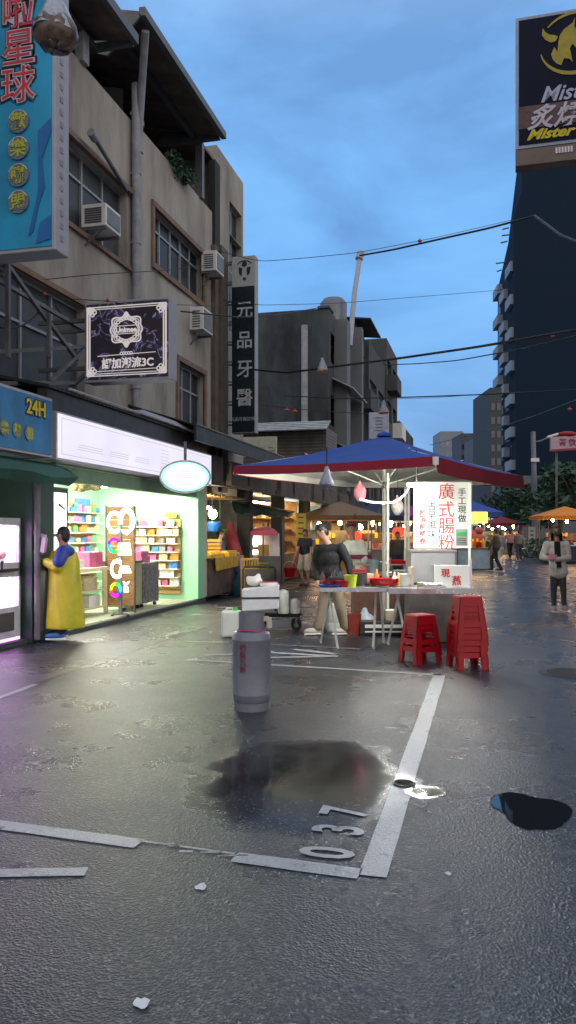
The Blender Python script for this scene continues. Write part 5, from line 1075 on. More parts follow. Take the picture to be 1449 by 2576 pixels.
# big bagged lantern at the upper left
p = at(140, 62, 6.6); t = thing('bagged_lamp', 'brown bulb shade wrapped in a clear plastic bag near the top left corner', 'lamp', tuple(p), group='bagged lamps hanging over the street')
a = MB(); a.lathe([(.045, .32), (.06, .22), (.11, .1), (.17, -.02), (.185, -.08)], p, 22)
for i, x in enumerate(a.v): a.v[i] = x+V((random.uniform(-1, 1), random.uniform(-1, 1), random.uniform(-1, 1)))*.012
a.build('plastic_bag', M('clear_bag', (0.28, 0.3, 0.37), .2, var=.3, scale=25), t, smooth=True)
a = MB(); a.lathe([(.15, .02), (.18, -.04), (.175, -.13), (.12, -.19), (0, -.2)], p, 22)
for i, x in enumerate(a.v): a.v[i] = x+V((random.uniform(-1, 1), random.uniform(-1, 1), random.uniform(-1, 1)))*.01
a.build('shade', M('brown_lamp_shade', (0.10, 0.065, 0.05), .35, var=.6, scale=18), t, smooth=True)
a = MB(); a.tube([p+UP*.3, p+UP*.9], .009, 6); a.build('cord', blackp, t)
# folding tables
def folding_table(u0, u1, v, Y_, depth, label, th=.03, lip=.0):
    p0 = at(u0, v, Y_); p1 = at(u1, v, Y_); z = .8; c = (p0+p1)/2; c.z = z; w_ = (p1-p0).length; cc = c+FWD*depth/2
    t = thing('folding_table', label, 'table', (cc.x, cc.y, 0))
    a = MB(); a.cbox(V((cc.x, cc.y, z-th/2)), w_, depth, th); a.build('tabletop', inox, t, bevel=.006)
    a = MB(); a.cbox(V((c.x, c.y, z-th))-FWD*.006, w_, .012, th*1.8); a.build('edge_rail', M('bright_steel_edge', (0.55, 0.56, 0.6), .25, metal=.7), t)
    for s in (-1, 1):
        for k in (-1, 1):
            a = MB(); b0 = cc+RIGHT*s*w_*.36; tp = V((b0.x, b0.y, z-th))-FWD*k*depth*.36+RIGHT*0; bt = V((b0.x, b0.y, .01))+FWD*k*depth*.40+RIGHT*s*.1*k
            a.tube([tp, tp.lerp(bt, .92), bt], .016, 8); a.tube([bt-FWD*.09, bt+FWD*.09], .014, 8); a.build('leg', M('white_tube_leg', (0.6, 0.6, 0.58), .4), t)
    return z, cc
zt1, tc1 = folding_table(806, 984, 1478, 10.45, .62, 'left steel folding table with sauce pots beside the man in the black sweater')
zt2, tc2 = folding_table(977, 1194, 1480, 10.35, .55, 'right steel counter table with the small red lettered board on it', .04)
# table things
def on1(u, Y_): p = at(u, 1478, Y_); p.z = .801; return p
def pot(name, label, c, r, h, mat, cat, lid=None, prof=None, group=None):
    t = thing(name, label, cat, tuple(c), group=group); a = MB(); a.lathe(prof or [(r*.8, 0), (r*.95, h*.5), (r, h), (r*1.05, h), (r*1.05, h*1.04), (r*.93, h*1.03), (r*.75, .01)], c, 24); a.build('bowl' if not lid else 'body', mat, t, smooth=True)
    if lid: a = MB(); a.lathe([(r*1.04, h*1.04), (r*1.0, h*1.12), (0, h*1.2)], c, 24); a.build('lid', lid, t, smooth=True)
    return t
pot('sauce_tub', 'small red tub between the blue trays and the lime pot', on1(862, 10.6), .1, .075, red_p, 'tub')
pot('sauce_tub', 'small maroon tub beside the cutlery basket on the left table', on1(830, 10.75), .12, .07, red_d, 'tub')
pot('pot', 'lime yellow pot on the left folding table', on1(882, 10.6), .085, .15, lime, 'pot')
pot('pot', 'tall dark grey pot on the left folding table', on1(935-28, 10.75), .09, .17, M('grey_enamel', (0.06, 0.07, 0.08), .35), 'pot')
pot('tray', 'low blue plastic tray at the left end of the folding table', on1(828, 10.55), .15, .03, blue_p, 'tray')
pot('basin', 'wide red plastic basin in the middle of the tables', on1(966, 10.72), .2, .1, red_p, 'basin')
pot('plate', 'pale green plate in front of the red basin', on1(962, 10.52), .09, .015, M('pale_green_plastic', (0.45, 0.62, 0.55), .4), 'plate')
t = thing('cutlery_basket', 'black cutlery basket bristling with utensils on the left table', 'basket', tuple(on1(850, 10.8))); c = on1(850, 10.8)
a = MB(); a.cbox(c+UP*.06, .26, .14, .12); a.build('basket', black, t, bevel=.01); a = MB()
for k in range(14): p = c+RIGHT*random.uniform(-.1, .1)+FWD*random.uniform(-.05, .05); a.bar(p+UP*.08, p+UP*random.uniform(.17, .22)+RIGHT*random.uniform(-.03, .03), .012)
a.build('utensils', MATS['pack_grey'], t)
M('cream_tin', (0.5, 0.45, 0.3), .4)
clut = [('bottle', 'brown sauce bottle at the left end of the folding table', on1(812, 10.9), .035, .2, M('soy_brown', (0.06, 0.025, 0.012), .25)), ('bottle', 'red capped clear bottle behind the wide red basin', on1(948, 10.95), .035, .22, MATS['pack_orange']), ('bottle', 'white squeeze bottle right of the wide red basin', on1(992, 10.8), .033, .19, white),
        ('bottle', 'yellow squeeze bottle right of the wide red basin', on1(1002, 10.85), .033, .18, yellow), ('bowl_stack', 'stack of white bowls on the right counter table before the steamer', on1(1018, 10.6), .075, .17, white), ('cup_stack', 'stack of paper cups beside the white bowl stack', on1(1034, 10.65), .045, .26, M('paper_cup', (0.62, 0.56, 0.45), .6)), ('tub', 'small cream tub in front of the steamer cabinet', on1(1060, 10.55), .07, .06, MATS['cream_tin']), ('tub', 'small steel tub in front of the steamer cabinet', on1(1078, 10.55), .07, .06, inox)]
for nm, lb, c_, r_, h_, mt in clut:
    pf = [(r_*.9, 0), (r_, h_*.08), (r_, h_*.6), (r_*.4, h_*.78), (r_*.38, h_*.95), (0, h_)] if nm == 'bottle' else [(r_*(.7 if nm != 'cup_stack' else .85), 0), (r_, h_*.35), (r_*.93, h_*.36), (r_, h_*.55), (r_*.93, h_*.56), (r_, h_*.8), (r_*.95, h_*.81), (r_*1.03, h_), (r_*.9, h_*.98), (r_*.7, h_*.9)]
    pot(nm, lb, c_, r_, h_, mt, nm.replace('_', ' '), prof=pf)
t = thing('noodle_tray', 'steel tray with folded white rice sheets on the right counter table', 'tray', tuple(on1(1105, 10.6))); c = on1(1062, 10.75)
c = on1(1090, 10.5); a = MB(); a.cbox(c+UP*.012, .3, .2, .022); a.build('tray', inox, t, bevel=.006); a = MB()
for k in range(4): a.ell(c+UP*.04+RIGHT*(-.1+.065*k), (.035, .08, .022), (RIGHT, FWD, UP), 10, 6)
a.build('rice_roll', M('rice_sheet', (0.72, 0.7, 0.62), .35), t, smooth=True)
for u_, Y_, w_, h_, mt, lb in ((905, 11.0, .2, .22, red_d, 'dark red box standing behind the pots on the left table'), (925, 11.02, .16, .16, MATS['cream_tin'], 'cream box standing behind the pots on the left table'), (1008, 11.2, .22, .2, MATS['grey_enamel'], 'dark box left of the steamer cabinet')):
    p = on1(u_, Y_-.1); a = MB(); a.cbox(p+UP*h_/2, w_, .12, h_); tag(a.build('box', mt, bevel=.008), lb, 'box')
# white wrap: steamer cabinet, small board, back counter
t = thing('steamer_cabinet', 'square stainless steamer cabinet standing behind the counter table', 'cabinet', tuple(at(1082, 1470, 11.0)))
p = at(1082, 1430, 11.0); zt_ = at(1082, 1388, 11.0).z
a = MB(); cc = at(1082, 1340, 11.25); a.cbox(V((cc.x, cc.y, (zt_+.82)/2)), .62, .5, zt_-.82); a.build('body', M('dull_stainless', (0.42, 0.43, 0.45), .38, metal=.75, var=.08), t, bevel=.012)
a = MB(); fz = FWD*-.255; q_ = V((cc.x, cc.y, at(1090, 1420, 11).z))+RIGHT*.05+fz-FWD*.02; a.bar(q_-RIGHT*.09, q_+RIGHT*.09, .02); a.build('handle', inox, t)
a = MB(); a.cbox(V((cc.x, cc.y, .41)), .66, .5, .8); a.build('plinth', M('dark_cart_side', (0.09, 0.08, 0.08), .6, dirt=(0.2, 0.18, 0.16), dscale=3), t)
a = MB(); a.cbox(V((cc.x, cc.y, zt_+.012)), .64, .52, .024); a.build('lid', inox, t)
t = thing('price_board', 'small white board with red characters leaning at the right end of the counter', 'sign', tuple(at(1137, 1477, 10.62)))
c = at(1137, 1449, 10.62); a = MB(); a.cbox(c, .47, .02, .29); a.build('board', m, t, bevel=.004)
a = MB(); a.text('現', c-FWD*.013+RIGHT*-.09+UP*.04, RIGHT, UP, .12, ext=.002, off=.002); a.cut(); a.text('蒸', c-FWD*.013+RIGHT*.06-UP*.06, RIGHT, UP, .13, ext=.002, off=.003); a.parts('lettering', redtxt, t)
a = MB(); a.bar(c+RIGHT*.25-UP*.145, c+RIGHT*.25+UP*.22, .03); a.bar(c+RIGHT*.21-UP*.1+FWD*.01, c+RIGHT*.25-UP*.1+FWD*.01, .02); a.build('prop', MATS['pinkish_white_plastic'], t)
t = thing('back_counter', 'long back counter with a raised tray behind the red basin', 'counter', tuple(at(985, 1560, 12.6)))
c = at(985, 1340, 12.6); a = MB(); a.cbox(V((c.x, c.y, .87)), 1.3, .6, .04); a.build('counter_top', inox, t); a = MB(); a.cbox(V((c.x, c.y, 1.02)), 1.1, .4, .02); a.build('raised_shelf', M('brown_tray', (0.2, 0.12, 0.08), .5), t)
a = MB(); a.cbox(V((c.x, c.y, .5)), 1.25, .5, .7); a.build('cabinet', M('dark_red_brown_panel', (0.09, 0.035, 0.025), .6, var=.4), t)
for s in (-1, 1): a = MB(); p = V((c.x, c.y, 0))+RIGHT*s*.6; a.bar(p+UP*.001, p+UP*1.01, .035); a.build('leg', steelg, t)
def onc(u, z=1.031, Y_=12.55): p = at(u, 1340, Y_); p.z = z; return p
pot('basin', 'shallow red basin on the raised shelf of the back counter', onc(1005), .19, .055, red_p, 'basin'); pot('plate', 'white plate on the raised shelf of the back counter', onc(962), .16, .03, white, 'plate')
pot('pot', 'grey blue pot on the back counter near the upright', onc(940, .891, 12.45), .1, .2, M('slate_blue_pot', (0.12, 0.15, 0.17), .4), 'pot')
# under the tables
def ong(u, v): return G(u, v, 0.001)
pot('wok', 'brass coloured wok lid upright under the counter', ong(955, 1580)+UP*.22, .13, .09, M('brass', (0.42, 0.33, 0.14), .35, metal=.5), 'wok')
t = thing('crate', 'dark low crate on the ground holding pots under the tables', 'crate', tuple(ong(970, 1600))); c = ong(970, 1600)+FWD*.2
a = MB(); a.cbox(c+UP*.11, .75, .34, .2); a.build('box', black, t, bevel=.01); a = MB(); a.cbox(c+UP*.14-FWD*.176, .6, .012, .05); a.cbox(c+UP*.06-FWD*.176, .6, .012, .02); a.build('label_strip', whitep, t)
pot('tin', 'cream tin standing on the crate under the counter', c+UP*.212+RIGHT*.1, .09, .14, M('cream_tin', (0.5, 0.45, 0.3), .4), 'tin', lid=white)
pot('jar', 'dark pot standing on the crate at its right end', c+UP*.212+RIGHT*.29, .1, .24, MATS['grey_enamel'], 'pot')
t = thing('plastic_bag', 'pale blue knotted plastic bag under the left folding table', 'bag', tuple(ong(920, 1592))); c = ong(920, 1595)+FWD*.15
a = MB(); a.ell(c+UP*.16, (.16, .12, .15), jit=.06); a.ell(c+UP*.33, (.05, .04, .06), jit=.1); remeshed('sack', a, M('pale_blue_bag', (0.3, 0.36, 0.42), .4, var=.3, scale=12), t, .02, 2)
pot('bowl', 'green bowl on the ground beside the pale blue bag', ong(945, 1585)+FWD*.1, .1, .12, M('olive_green_bowl', (0.2, 0.28, 0.04), .4), 'bowl')
for u_, v_, w_, d_, h_, mt, lb in ((888, 1604, .3, .25, .3, M('rust_red_tub', (0.2, 0.03, 0.02), .5), 'dull red tub under the left folding table'), (1000, 1592, .34, .3, .34, M('brown_carton', (0.2, 0.13, 0.07), .8, var=.3), 'brown carton under the counter left of the short stool stack'), (1105, 1590, .3, .3, .5, M('grey_brown_sack', (0.16, 0.13, 0.1), .9, var=.4, scale=9), 'grey brown sack between the two stool stacks under the counter'), (1025, 1570, .26, .26, .42, M('dirty_white_drum', (0.45, 0.44, 0.4), .6, var=.3), 'dirty white drum standing under the counter beside the carton')):
    c_ = G(u_, v_)+FWD*.3; c_.z = .001
    if 'sack' in lb: t = thing('sack', lb, 'sack', tuple(c_)); a = MB(); a.ell(c_+UP*h_*.5, (w_*.55, d_*.5, h_*.52), jit=.05); remeshed('sack_body', a, mt, t, .025, 2)
    elif 'drum' in lb or 'tub' in lb: pot('drum' if 'drum' in lb else 'tub', lb, c_, w_*.5, h_, mt, 'drum' if 'drum' in lb else 'tub')
    else: a = MB(); a.cbox(c_+UP*h_/2, w_, d_, h_); tag(a.build('carton', mt, bevel=.01), lb, 'box')
for u_, v_, Y_, mt, lb in ((905, 1240, 11.9, M('pink_bag', (0.5, 0.16, 0.2), .5, var=.3, scale=10), 'pink plastic bag hanging from the umbrella rib left of the pole'), (1000, 1275, 12.2, M('striped_bag', (0.45, 0.42, 0.4), .5, var=.5, scale=14), 'crumpled pale bag hanging right of the umbrella pole')):
    c_ = at(u_, v_, Y_); t = thing('hanging_bag', lb, 'bag', tuple(c_)); a = MB(); a.ell(c_, (.1, .07, .13), jit=.08); a.ell(c_+UP*.13, (.03, .03, .06), jit=.1); remeshed('bag_body', a, mt, t, .018, 2); a = MB(); a.tube([c_+UP*.16, V((c_.x, c_.y, 2.62))], .004, 5); a.build('string', blackp, t)
# white barrel and red canister behind the striding man
def barrel(c, r, h, label, mat, capm, name='jerrycan', cat='barrel', sq=False):
    t = thing(name, label, cat, tuple(c)); a = MB()
    if sq: a.cbox(c+UP*h*.46, r*2, r*1.5, h*.9); a.build('body', mat, t, bevel=.03)
    else: a.lathe([(r*.92, 0), (r, .02), (r, h*.3), (r*.97, h*.32), (r, h*.34), (r, h*.85), (r*.9, h*.95), (r*.3, h)], c, 24); a.build('body', mat, t, smooth=True)
    a = MB(); cx = c+RIGHT*(r*.35 if sq else 0); a.cyl(cx+UP*h*.9, cx+UP*h*1.02, .035, n=12); a.build('lid', capm, t)
    if sq: a = MB(); a.tube([c-RIGHT*r*.6+UP*h*.9, c-RIGHT*r*.5+UP*h, c+RIGHT*r*.05+UP*h, c+RIGHT*r*.15+UP*h*.9], .014, 8); a.build('handle', mat, t, smooth=True)
    return t
milky = M('milky_white_plastic', (0.62, 0.66, 0.6), .4, var=.06)
barrel(G(838, 1588), .115, .44, 'white barrel with a green cap behind the striding man', milky, green_p, 'barrel')
barrel(G(817, 1580), .07, .36, 'red canister half hidden behind the striding man', red_d, red_p, 'canister')
barrel(G(583, 1602), .145, .42, 'white square jerrycan with a green cap left of the gas cylinder', milky, green_p, 'jerrycan', 'jerrycan', True)
# red plastic stools, nested in two stacks
def stool_mesh():
    a = MB(); h = .47; w0, w1 = .125, .185; t_ = .012
    pts = lambda w, z: [V((-w, -w, z)), V((w, -w, z)), V((w, w, z)), V((-w, w, z))]
    a.hexa(pts(w0+.008, h-.02), pts(w0, h))
    for i in range(4):
        r_ = Matrix.Rotation(i*PI/2, 3, 'Z')
        def pan(z0, z1, s0, s1, th=.012):     # trapezoid strip of one side, s = -1..1 across
            wa = w1+(w0-w1)*z0/h; wb = w1+(w0-w1)*z1/h
            q_ = [V((s0*wa, -wa, z0)), V((s1*wa, -wa, z0)), V((s1*wb, -wb, z1)), V((s0*wb, -wb, z1))]; a.prism([r_ @ p for p in q_], r_ @ V((0, th, 0)))
        pan(.36, .455, -1, 1); pan(.0, .36, -1, -.58, .016); pan(.0, .36, .58, 1, .016); pan(.13, .19, -.58, .58)
        for k in (.25, .30): pan(k, k+.010, -.58, .58, .008)
    a.lathe([(.02, h+.001), (.02, h+.002), (.0, h+.002)], (0, 0, 0), 12)
    return a
def stool_stack(c, rz, nst, dz, lab, hasdark=True):
    base = None
    for k in range(nst):
        t = thing('stool', lab[min(k, 2) if k < nst-1 else 2].replace('#', ('bottom', 'second', 'third', 'fourth', 'fifth', 'sixth')[k]), 'stool', (0, 0, 0), group='red plastic stools')
        if base is None:
            o = stool_mesh().build('frame', red_p, t, bevel=.004); base = o
        else:
            o = base.copy(); C.objects.link(o); o.parent = t
        t.location = (c.x, c.y, .001+k*dz); t.rotation_euler = (0, 0, rz+random.uniform(-.05, .05))
stool_stack(G(1180, 1683)+FWD*.1, YAW+.1, 6, .068, ['# red plastic stool of the tall stack at the counter, nested on the ground', '# red plastic stool from the ground in the tall stack at the right', 'topmost red plastic stool of the tall stack at the right end of the counter'])
stool_stack(G(1060, 1668)+FWD*.1, YAW+.45, 2, .09, ['lower red plastic stool of the short stack in front of the counter', '', 'upper red plastic stool of the short stack in front of the counter'])
# gas cylinder in front
c = G(631, 1793)+FWD*.15; c.z = .001
t = thing('gas_cylinder', 'grey gas cylinder with red vertical lettering standing alone in the parking bay', 'gas cylinder', tuple(c)); R = .166
a = MB(); a.lathe([(R*.55, .09), (R*.8, .05), (R*.94, .075), (R*.99, .115), (R, .13), (R*1.012, .134), (R*1.012, .142), (R, .146), (R, .595), (R*1.012, .599), (R*1.012, .608), (R, .612), (R*.975, .64), (R*.91, .66), (R*.78, .672), (R*.4, .685), (0, .688)], c, 48); a.build('tank', gasgrey, t, smooth=True, ang=35)
a = MB(); a.lathe([(R*.92, 0), (R*.92, .068), (R*.89, .068), (R*.89, 0)], c, 40); a.build('foot_ring', gasgrey, t, smooth=True)
a = MB(); ri = R*.68; pts = []
arc = [math.radians(d_)+YAW for d_ in range(75-10, 395-10-20, 10)]
for i in range(len(arc)-1):
    for r1, r2 in ((ri, ri), (ri-.006, ri-.006)):
        p = [c+V((math.cos(x)*r1, math.sin(x)*r1, z)) for x, z in ((arc[i], .665), (arc[i+1], .665), (arc[i+1], .835), (arc[i], .835))]; a.quad(*p)
    p = [c+V((math.cos(x)*r1, math.sin(x)*r1, .835)) for x, r1 in ((arc[i], ri), (arc[i+1], ri), (arc[i+1], ri-.006), (arc[i], ri-.006))]; a.quad(*p)
a.build('collar', gasgrey, t, smooth=True)
a = MB(); a.lathe([(.022, .67), (.022, .77), (.03, .77), (.03, .80), (.0, .80)], c, 16); a.bar(c+UP*.78, c+UP*.78+RIGHT*.145-FWD*.03, .04); a.cyl(c+UP*.79+RIGHT*.15-FWD*.03, c+UP*.70+RIGHT*.155-FWD*.03, .024, n=12); a.build('valve', M('cream_valve', (0.5, 0.46, 0.36), .5), t)
a = MB(); a.tube([c+V((math.cos(x)*R*.72, math.sin(x)*R*.76, .682+.006*math.sin(3*x))) for x in [i*2*PI/26 for i in range(27)]], .007, 8); a.build('red_cord', M('magenta_cord', (0.42, 0.04, 0.16), .6), t, smooth=True)
a = MB()
ang0 = math.atan2(-FWD.y, -FWD.x)-.42
for k, ch in enumerate('桶裝瓦斯'):
    tm = MB(); tm.text(ch, (0, 0, 0), V((1, 0, 0)), UP, .062, ext=.0005, off=.001)
    for x in tm.v:
        th = ang0+x.x/R; a.v.append(c+V((math.cos(th)*(R+.0025), math.sin(th)*(R+.0025), .545-.062*k+x.z)))
    o_ = len(a.v)-len(tm.v); a.f += [tuple(i+o_ for i in f) for f in tm.f]
a.build('lettering', M('faded_red_paint', (0.34, 0.03, 0.07), .6), t, recalc=False)
# hand cart with styrofoam box
c = G(700, 1588)+FWD*.25; c.z = 0
t = thing('hand_cart', 'black flatbed hand cart with folding handle loaded with white boxes', 'cart', tuple(c))
a = MB(); a.cbox(c+UP*.26+RIGHT*-.02, .78, .5, .04); a.cbox(c+UP*.225, .7, .42, .03); a.build('deck', black, t, bevel=.012)
h0 = c-RIGHT*.38; 
a = MB(); e0 = at(612, 1535, 12.35); e1 = at(694, 1535, 12.45); pts = [at(611, 1548, 12.3), at(611, 1432, 12.3), at(616, 1426, 12.3), at(688, 1426, 12.6), at(693, 1432, 12.6), at(693, 1548, 12.6)]; a.tube(pts, .016, 8); a.tube([at(611, 1486, 12.3), at(693, 1486, 12.6)], .012, 8); a.build('handle', blackp, t, smooth=True)
a = MB(); a.prism([at(616, 1432, 12.35), at(688, 1432, 12.62), at(688, 1520, 12.62), at(616, 1520, 12.35)], FWD*.01); a.build('back_panel', M('dark_grey_mesh', (0.05, 0.047, 0.045), .7), t)
for s in (-1, 1):
    for k in (-1, 1):
        w_ = c+RIGHT*s*.28+FWD*k*.18; a = MB(); a.cyl(w_+UP*.085-FWD*.02, w_+UP*.085+FWD*.02, .083, n=20); wo_ = a.build('wheel', rubber, t); a = MB(); a.cyl(w_+UP*.085-FWD*.024, w_+UP*.085+FWD*.024, .035, n=12); a.build('hub', steelg, wo_); a = MB(); a.bar(w_+UP*.1, w_+UP*.22, .05, .03); a.build('fork', steelg, t)
t = thing('styrofoam_box', 'pale grey styrofoam box strapped in black on the hand cart', 'box', tuple(at(655, 1540, 11.9)))
P = lambda u, v, d: at(u, v, 11.75)+FWD*d
a = MB(); a.hexa([P(609, 1539, 0), P(701, 1532, .04), P(701, 1532, .44), P(609, 1539, .4)], [P(608, 1484, 0), P(702, 1472, .04), P(702, 1472, .44), P(608, 1484, .4)]); a.build('box', M('styrofoam', (0.56, 0.57, 0.6), .7, var=.08, bump=.1, bscale=90), t, bevel=.012)
a = MB(); a.bar(P(606, 1505, -.008), P(704, 1504, .032), .008, .025); a.build('strap', blackp, t)
t = thing('plastic_bag', 'white knotted plastic bag on top of the styrofoam box', 'bag', tuple(at(640, 1470, 12.0))); c2 = at(640, 1462, 12.05)
a = MB(); a.ell(c2, (.13, .1, .075), jit=.08); a.ell(c2+UP*.07+RIGHT*.06, (.04, .03, .05), jit=.1); a.ell(c2+UP*.05-RIGHT*.08, (.05, .04, .03), jit=.1); remeshed('sack', a, M('white_bag', (0.72, 0.72, 0.68), .4, var=.1), t, .016, 2)
pot('tub', 'white tub with a red lid beside the white bag on the styrofoam box', at(675, 1476, 12.0), .14, .07, white, 'tub', lid=red_p)
for u, v, r_, h_, lab in ((713, 1539, .085, .36, 'tall white jug on the right half of the hand cart'), (742, 1539, .07, .22, 'short white jug at the right end of the hand cart')):
    c3 = at(u, v, 12.2); c3.z = .282; barrel(c3, r_, h_, lab, milky, whitep, 'jug', 'jug')
# ================================================================== the row beyond the phone shop
t = thing('arcade_building', 'shadowed old shop row with brown fascia boards behind the food counters', 'building', (-7.5, 28, 0))
a = MB(); a.quad((-9.6, 16.5, 0), (-9.6, 35.5, 0), (-9.6, 35.5, 3.4), (-9.6, 16.5, 3.4)); a.quad((-9.6, 35.4, 0), (-6, 35.4, 0), (-6, 35.4, 3.4), (-9.6, 35.4, 3.4)); a.quad((-9.6, 22.4, 0), (-6.9, 22.4, 0), (-6.9, 22.4, 2.6), (-9.6, 22.4, 2.6)); a.build('wall', M('grimy_grey_wall', (0.17, 0.165, 0.15), .9, var=.3, dirt=(0.05, 0.05, 0.045)), t, recalc=False)
a = MB(); a.quad((-9.6, 16.5, 2.75), (-9.6, 35.5, 2.75), (-6, 35.5, 2.75), (-6, 16.5, 2.75)); a.build('ceiling', dark, t, recalc=False)
a = MB(); y = 16.5
while y < 35: a.box(-6.02, -5.9+random.uniform(-.04, .04), y, y+random.uniform(1.0, 1.6), 2.62+random.uniform(-.04, .04), 3.2+random.uniform(-.08, .1)); a.cut(); y += 1.62
a.parts('fascia_board', M('weathered_fascia', (0.11, 0.085, 0.07), .85, var=.5, scale=2, dirt=(0.05, 0.045, 0.04)), t)
for y in (19.9, 23.3, 27, 31): a = MB(); a.box(-6.3, -5.95, y, y+.3, 0, 2.75); a.build('column', conc, t)
a = MB(); a.quad((-5.9, 16.5, 2.6), (-5.9, 35, 2.6), (-5.2, 35, 2.48), (-5.2, 16.5, 2.48)); o = a.build('rain_canopy', M('dark_rain_sheet', (0.03, 0.03, 0.03), .6), t, recalc=False); o.modifiers.new('s', 'SOLIDIFY').thickness = .03
# first food counter
t = thing('food_counter', 'food counter with yellow trays under a lit pine ceiling next to the mint pillar', 'stall', (-6.2, 18, 0))
a = MB(); a.box(-6.6, -5.95, 16.75, 19.2, .1, .9); a.build('counter', M('dark_printed_front', (0.09, 0.085, 0.075), .6, var=.6, scale=5, dirt=(0.26, 0.06, 0.05), dscale=2.2, damt=.6), t)
a = MB(); a.box(-6.65, -5.9, 16.7, 19.25, .9, .94); a.build('worktop', wood_d, t)
a = MB()
for k in range(12): a.box(-9, -6.1, 16.7+k*.27, 16.7+k*.27+.22, 2.38, 2.42)
a.build('slat_ceiling', wood, t)
a = MB()
for k in range(16): a.box(-7.62, -7.6, 16.6, 20, .9+k*.095, .9+k*.095+.08)
a.build('slat_wall', wood, t)
a = MB(); a.box(-6.1, -6.0, 16.55, 16.75, .1, 2.6); a.build('post', cream, t)
for y, z, lab, mt in ((17.3, .941, 'yellow tray at the near end of the food counter', yellow), (18.5, .941, 'yellow tray at the far end of the food counter', yellow)):
    a = MB(); a.box(-6.35, -5.92, y-.42, y+.42, z, z+.1); a.box(-6.3, -5.97, y-.37, y+.37, z+.1, z+.14); tag(a.build('tray', mt, bevel=.015), lab, 'tray')
a = MB(); a.prism([(-5.9, 17.0, .95), (-5.9, 19.1, .95), (-5.88, 19.1, .72), (-5.88, 17.0, .66)], (.03, 0, 0)); tag(a.build('table_cloth', M('yellow_cloth', (0.6, 0.38, 0.05), .8, var=.3)), 'yellow cloth hanging over the front of the food counter', 'cloth')
for u, v, Y_, mt, r_, lab in ((533, 1323, 19.3, blue_p, .2, 'blue bag hanging under the lit pine ceiling'), (553, 1334, 19.6, green_p, .17, 'green tray hanging below the blue bag')):
    c = at(u, v, Y_); a = MB(); a.lathe([(r_*.9, -.06 if mt is green_p else -.13), (r_*1.15, .02), (r_*1.1, .1 if mt is blue_p else .03), (.02, .12 if mt is blue_p else .03)], c, 20); a.tube([c+UP*.08, V((c.x, c.y, 2.38))], .006, 6); tag(a.build('hanging_bag' if mt is blue_p else 'hanging_tray', mt, smooth=True), lab, 'bag' if mt is blue_p else 'tray')
t = thing('crate', 'yellow and orange wire crate stack on the food counter', 'crate', tuple(at(540, 1382, 18.6))); c = at(540, 1365, 18.6); c.z = .945
a = MB()
for k in range(5): a.cbox(c+UP*(.05+.085*k), .3, .3, .06)
a.build('crate_body', M('orange_yellow_plastic', (0.7, 0.36, 0.05), .45), t)
# bulbs
def bulb(u, v, Y_, r_, label, ztop=2.4, mt=None, group='bare bulbs of the left stalls'):
    c = at(u, v, Y_); t = thing('light_bulb', label, 'lamp', tuple(c), group=group); a = MB(); a.ell(c, (r_, r_, r_*1.15), n=14, m=10); a.build('bulb', mt or lampbulb, t, smooth=True)
    a = MB(); a.cyl(c+UP*r_, c+UP*(r_*1.9), r_*.4, n=10); a.tube([c+UP*r_*1.8, V((c.x, c.y, max(ztop, c.z+r_*2.2)))], .006, 6); a.build('socket', blackp, t)
bulb(535, 1293, 18.7, .1, 'round bright bulb under the pine ceiling of the food counter'); bulb(622, 1308, 21.5, .11, 'round bright bulb above the pink umbrella stall', 2.7)
c = at(511, 1277, 18.2); t = thing('ceiling_lamp', 'flat oval bright lamp under the pine ceiling near the mint pillar', 'lamp', tuple(c)); a = MB(); a.lathe([(0, -.04), (.16, -.03), (.19, 0), (.15, .03)], c, 24); a.build('diffuser', lampbulb, t, smooth=True); a = MB(); a.lathe([(.06, .03), (.06, .12)], c, 12); a.build('mount', white, t)
# green tarpaulin awning
t = thing('awning', 'sagging dark green tarpaulin awning over the pink umbrella stall', 'awning', tuple(at(660, 1285, 21)))
a = MB(); r0 = [at(582, 1262, 19.5), at(650, 1270, 22), at(740, 1288, 25)]; r1 = [at(590, 1290, 18.8), at(650, 1298, 21.2), at(725, 1300, 24.2)]
def lerp3(r, s): return r[0].lerp(r[1], s*2) if s < .5 else r[1].lerp(r[2], s*2-1)
for i in range(16):
    for k in range(4):
        P4 = [lerp3(r0, s).lerp(lerp3(r1, s), w_)-UP*.07*math.sin(PI*w_)+UP*.03*math.sin(s*20+w_*3) for s, w_ in ((i/16, k/4), ((i+1)/16, k/4), ((i+1)/16, (k+1)/4), (i/16, (k+1)/4))]; a.quad(*P4)
o = a.build('canopy', green_c, t, recalc=False, smooth=True, weld=True); o.modifiers.new('s', 'SOLIDIFY').thickness = .01
a = MB(); a.tube([lerp3(r0, s) for s in (0, .25, .5, .75, 1)], .025, 8); a.build('rail', M('teal_rail', (0.05, 0.16, 0.14), .5), t)
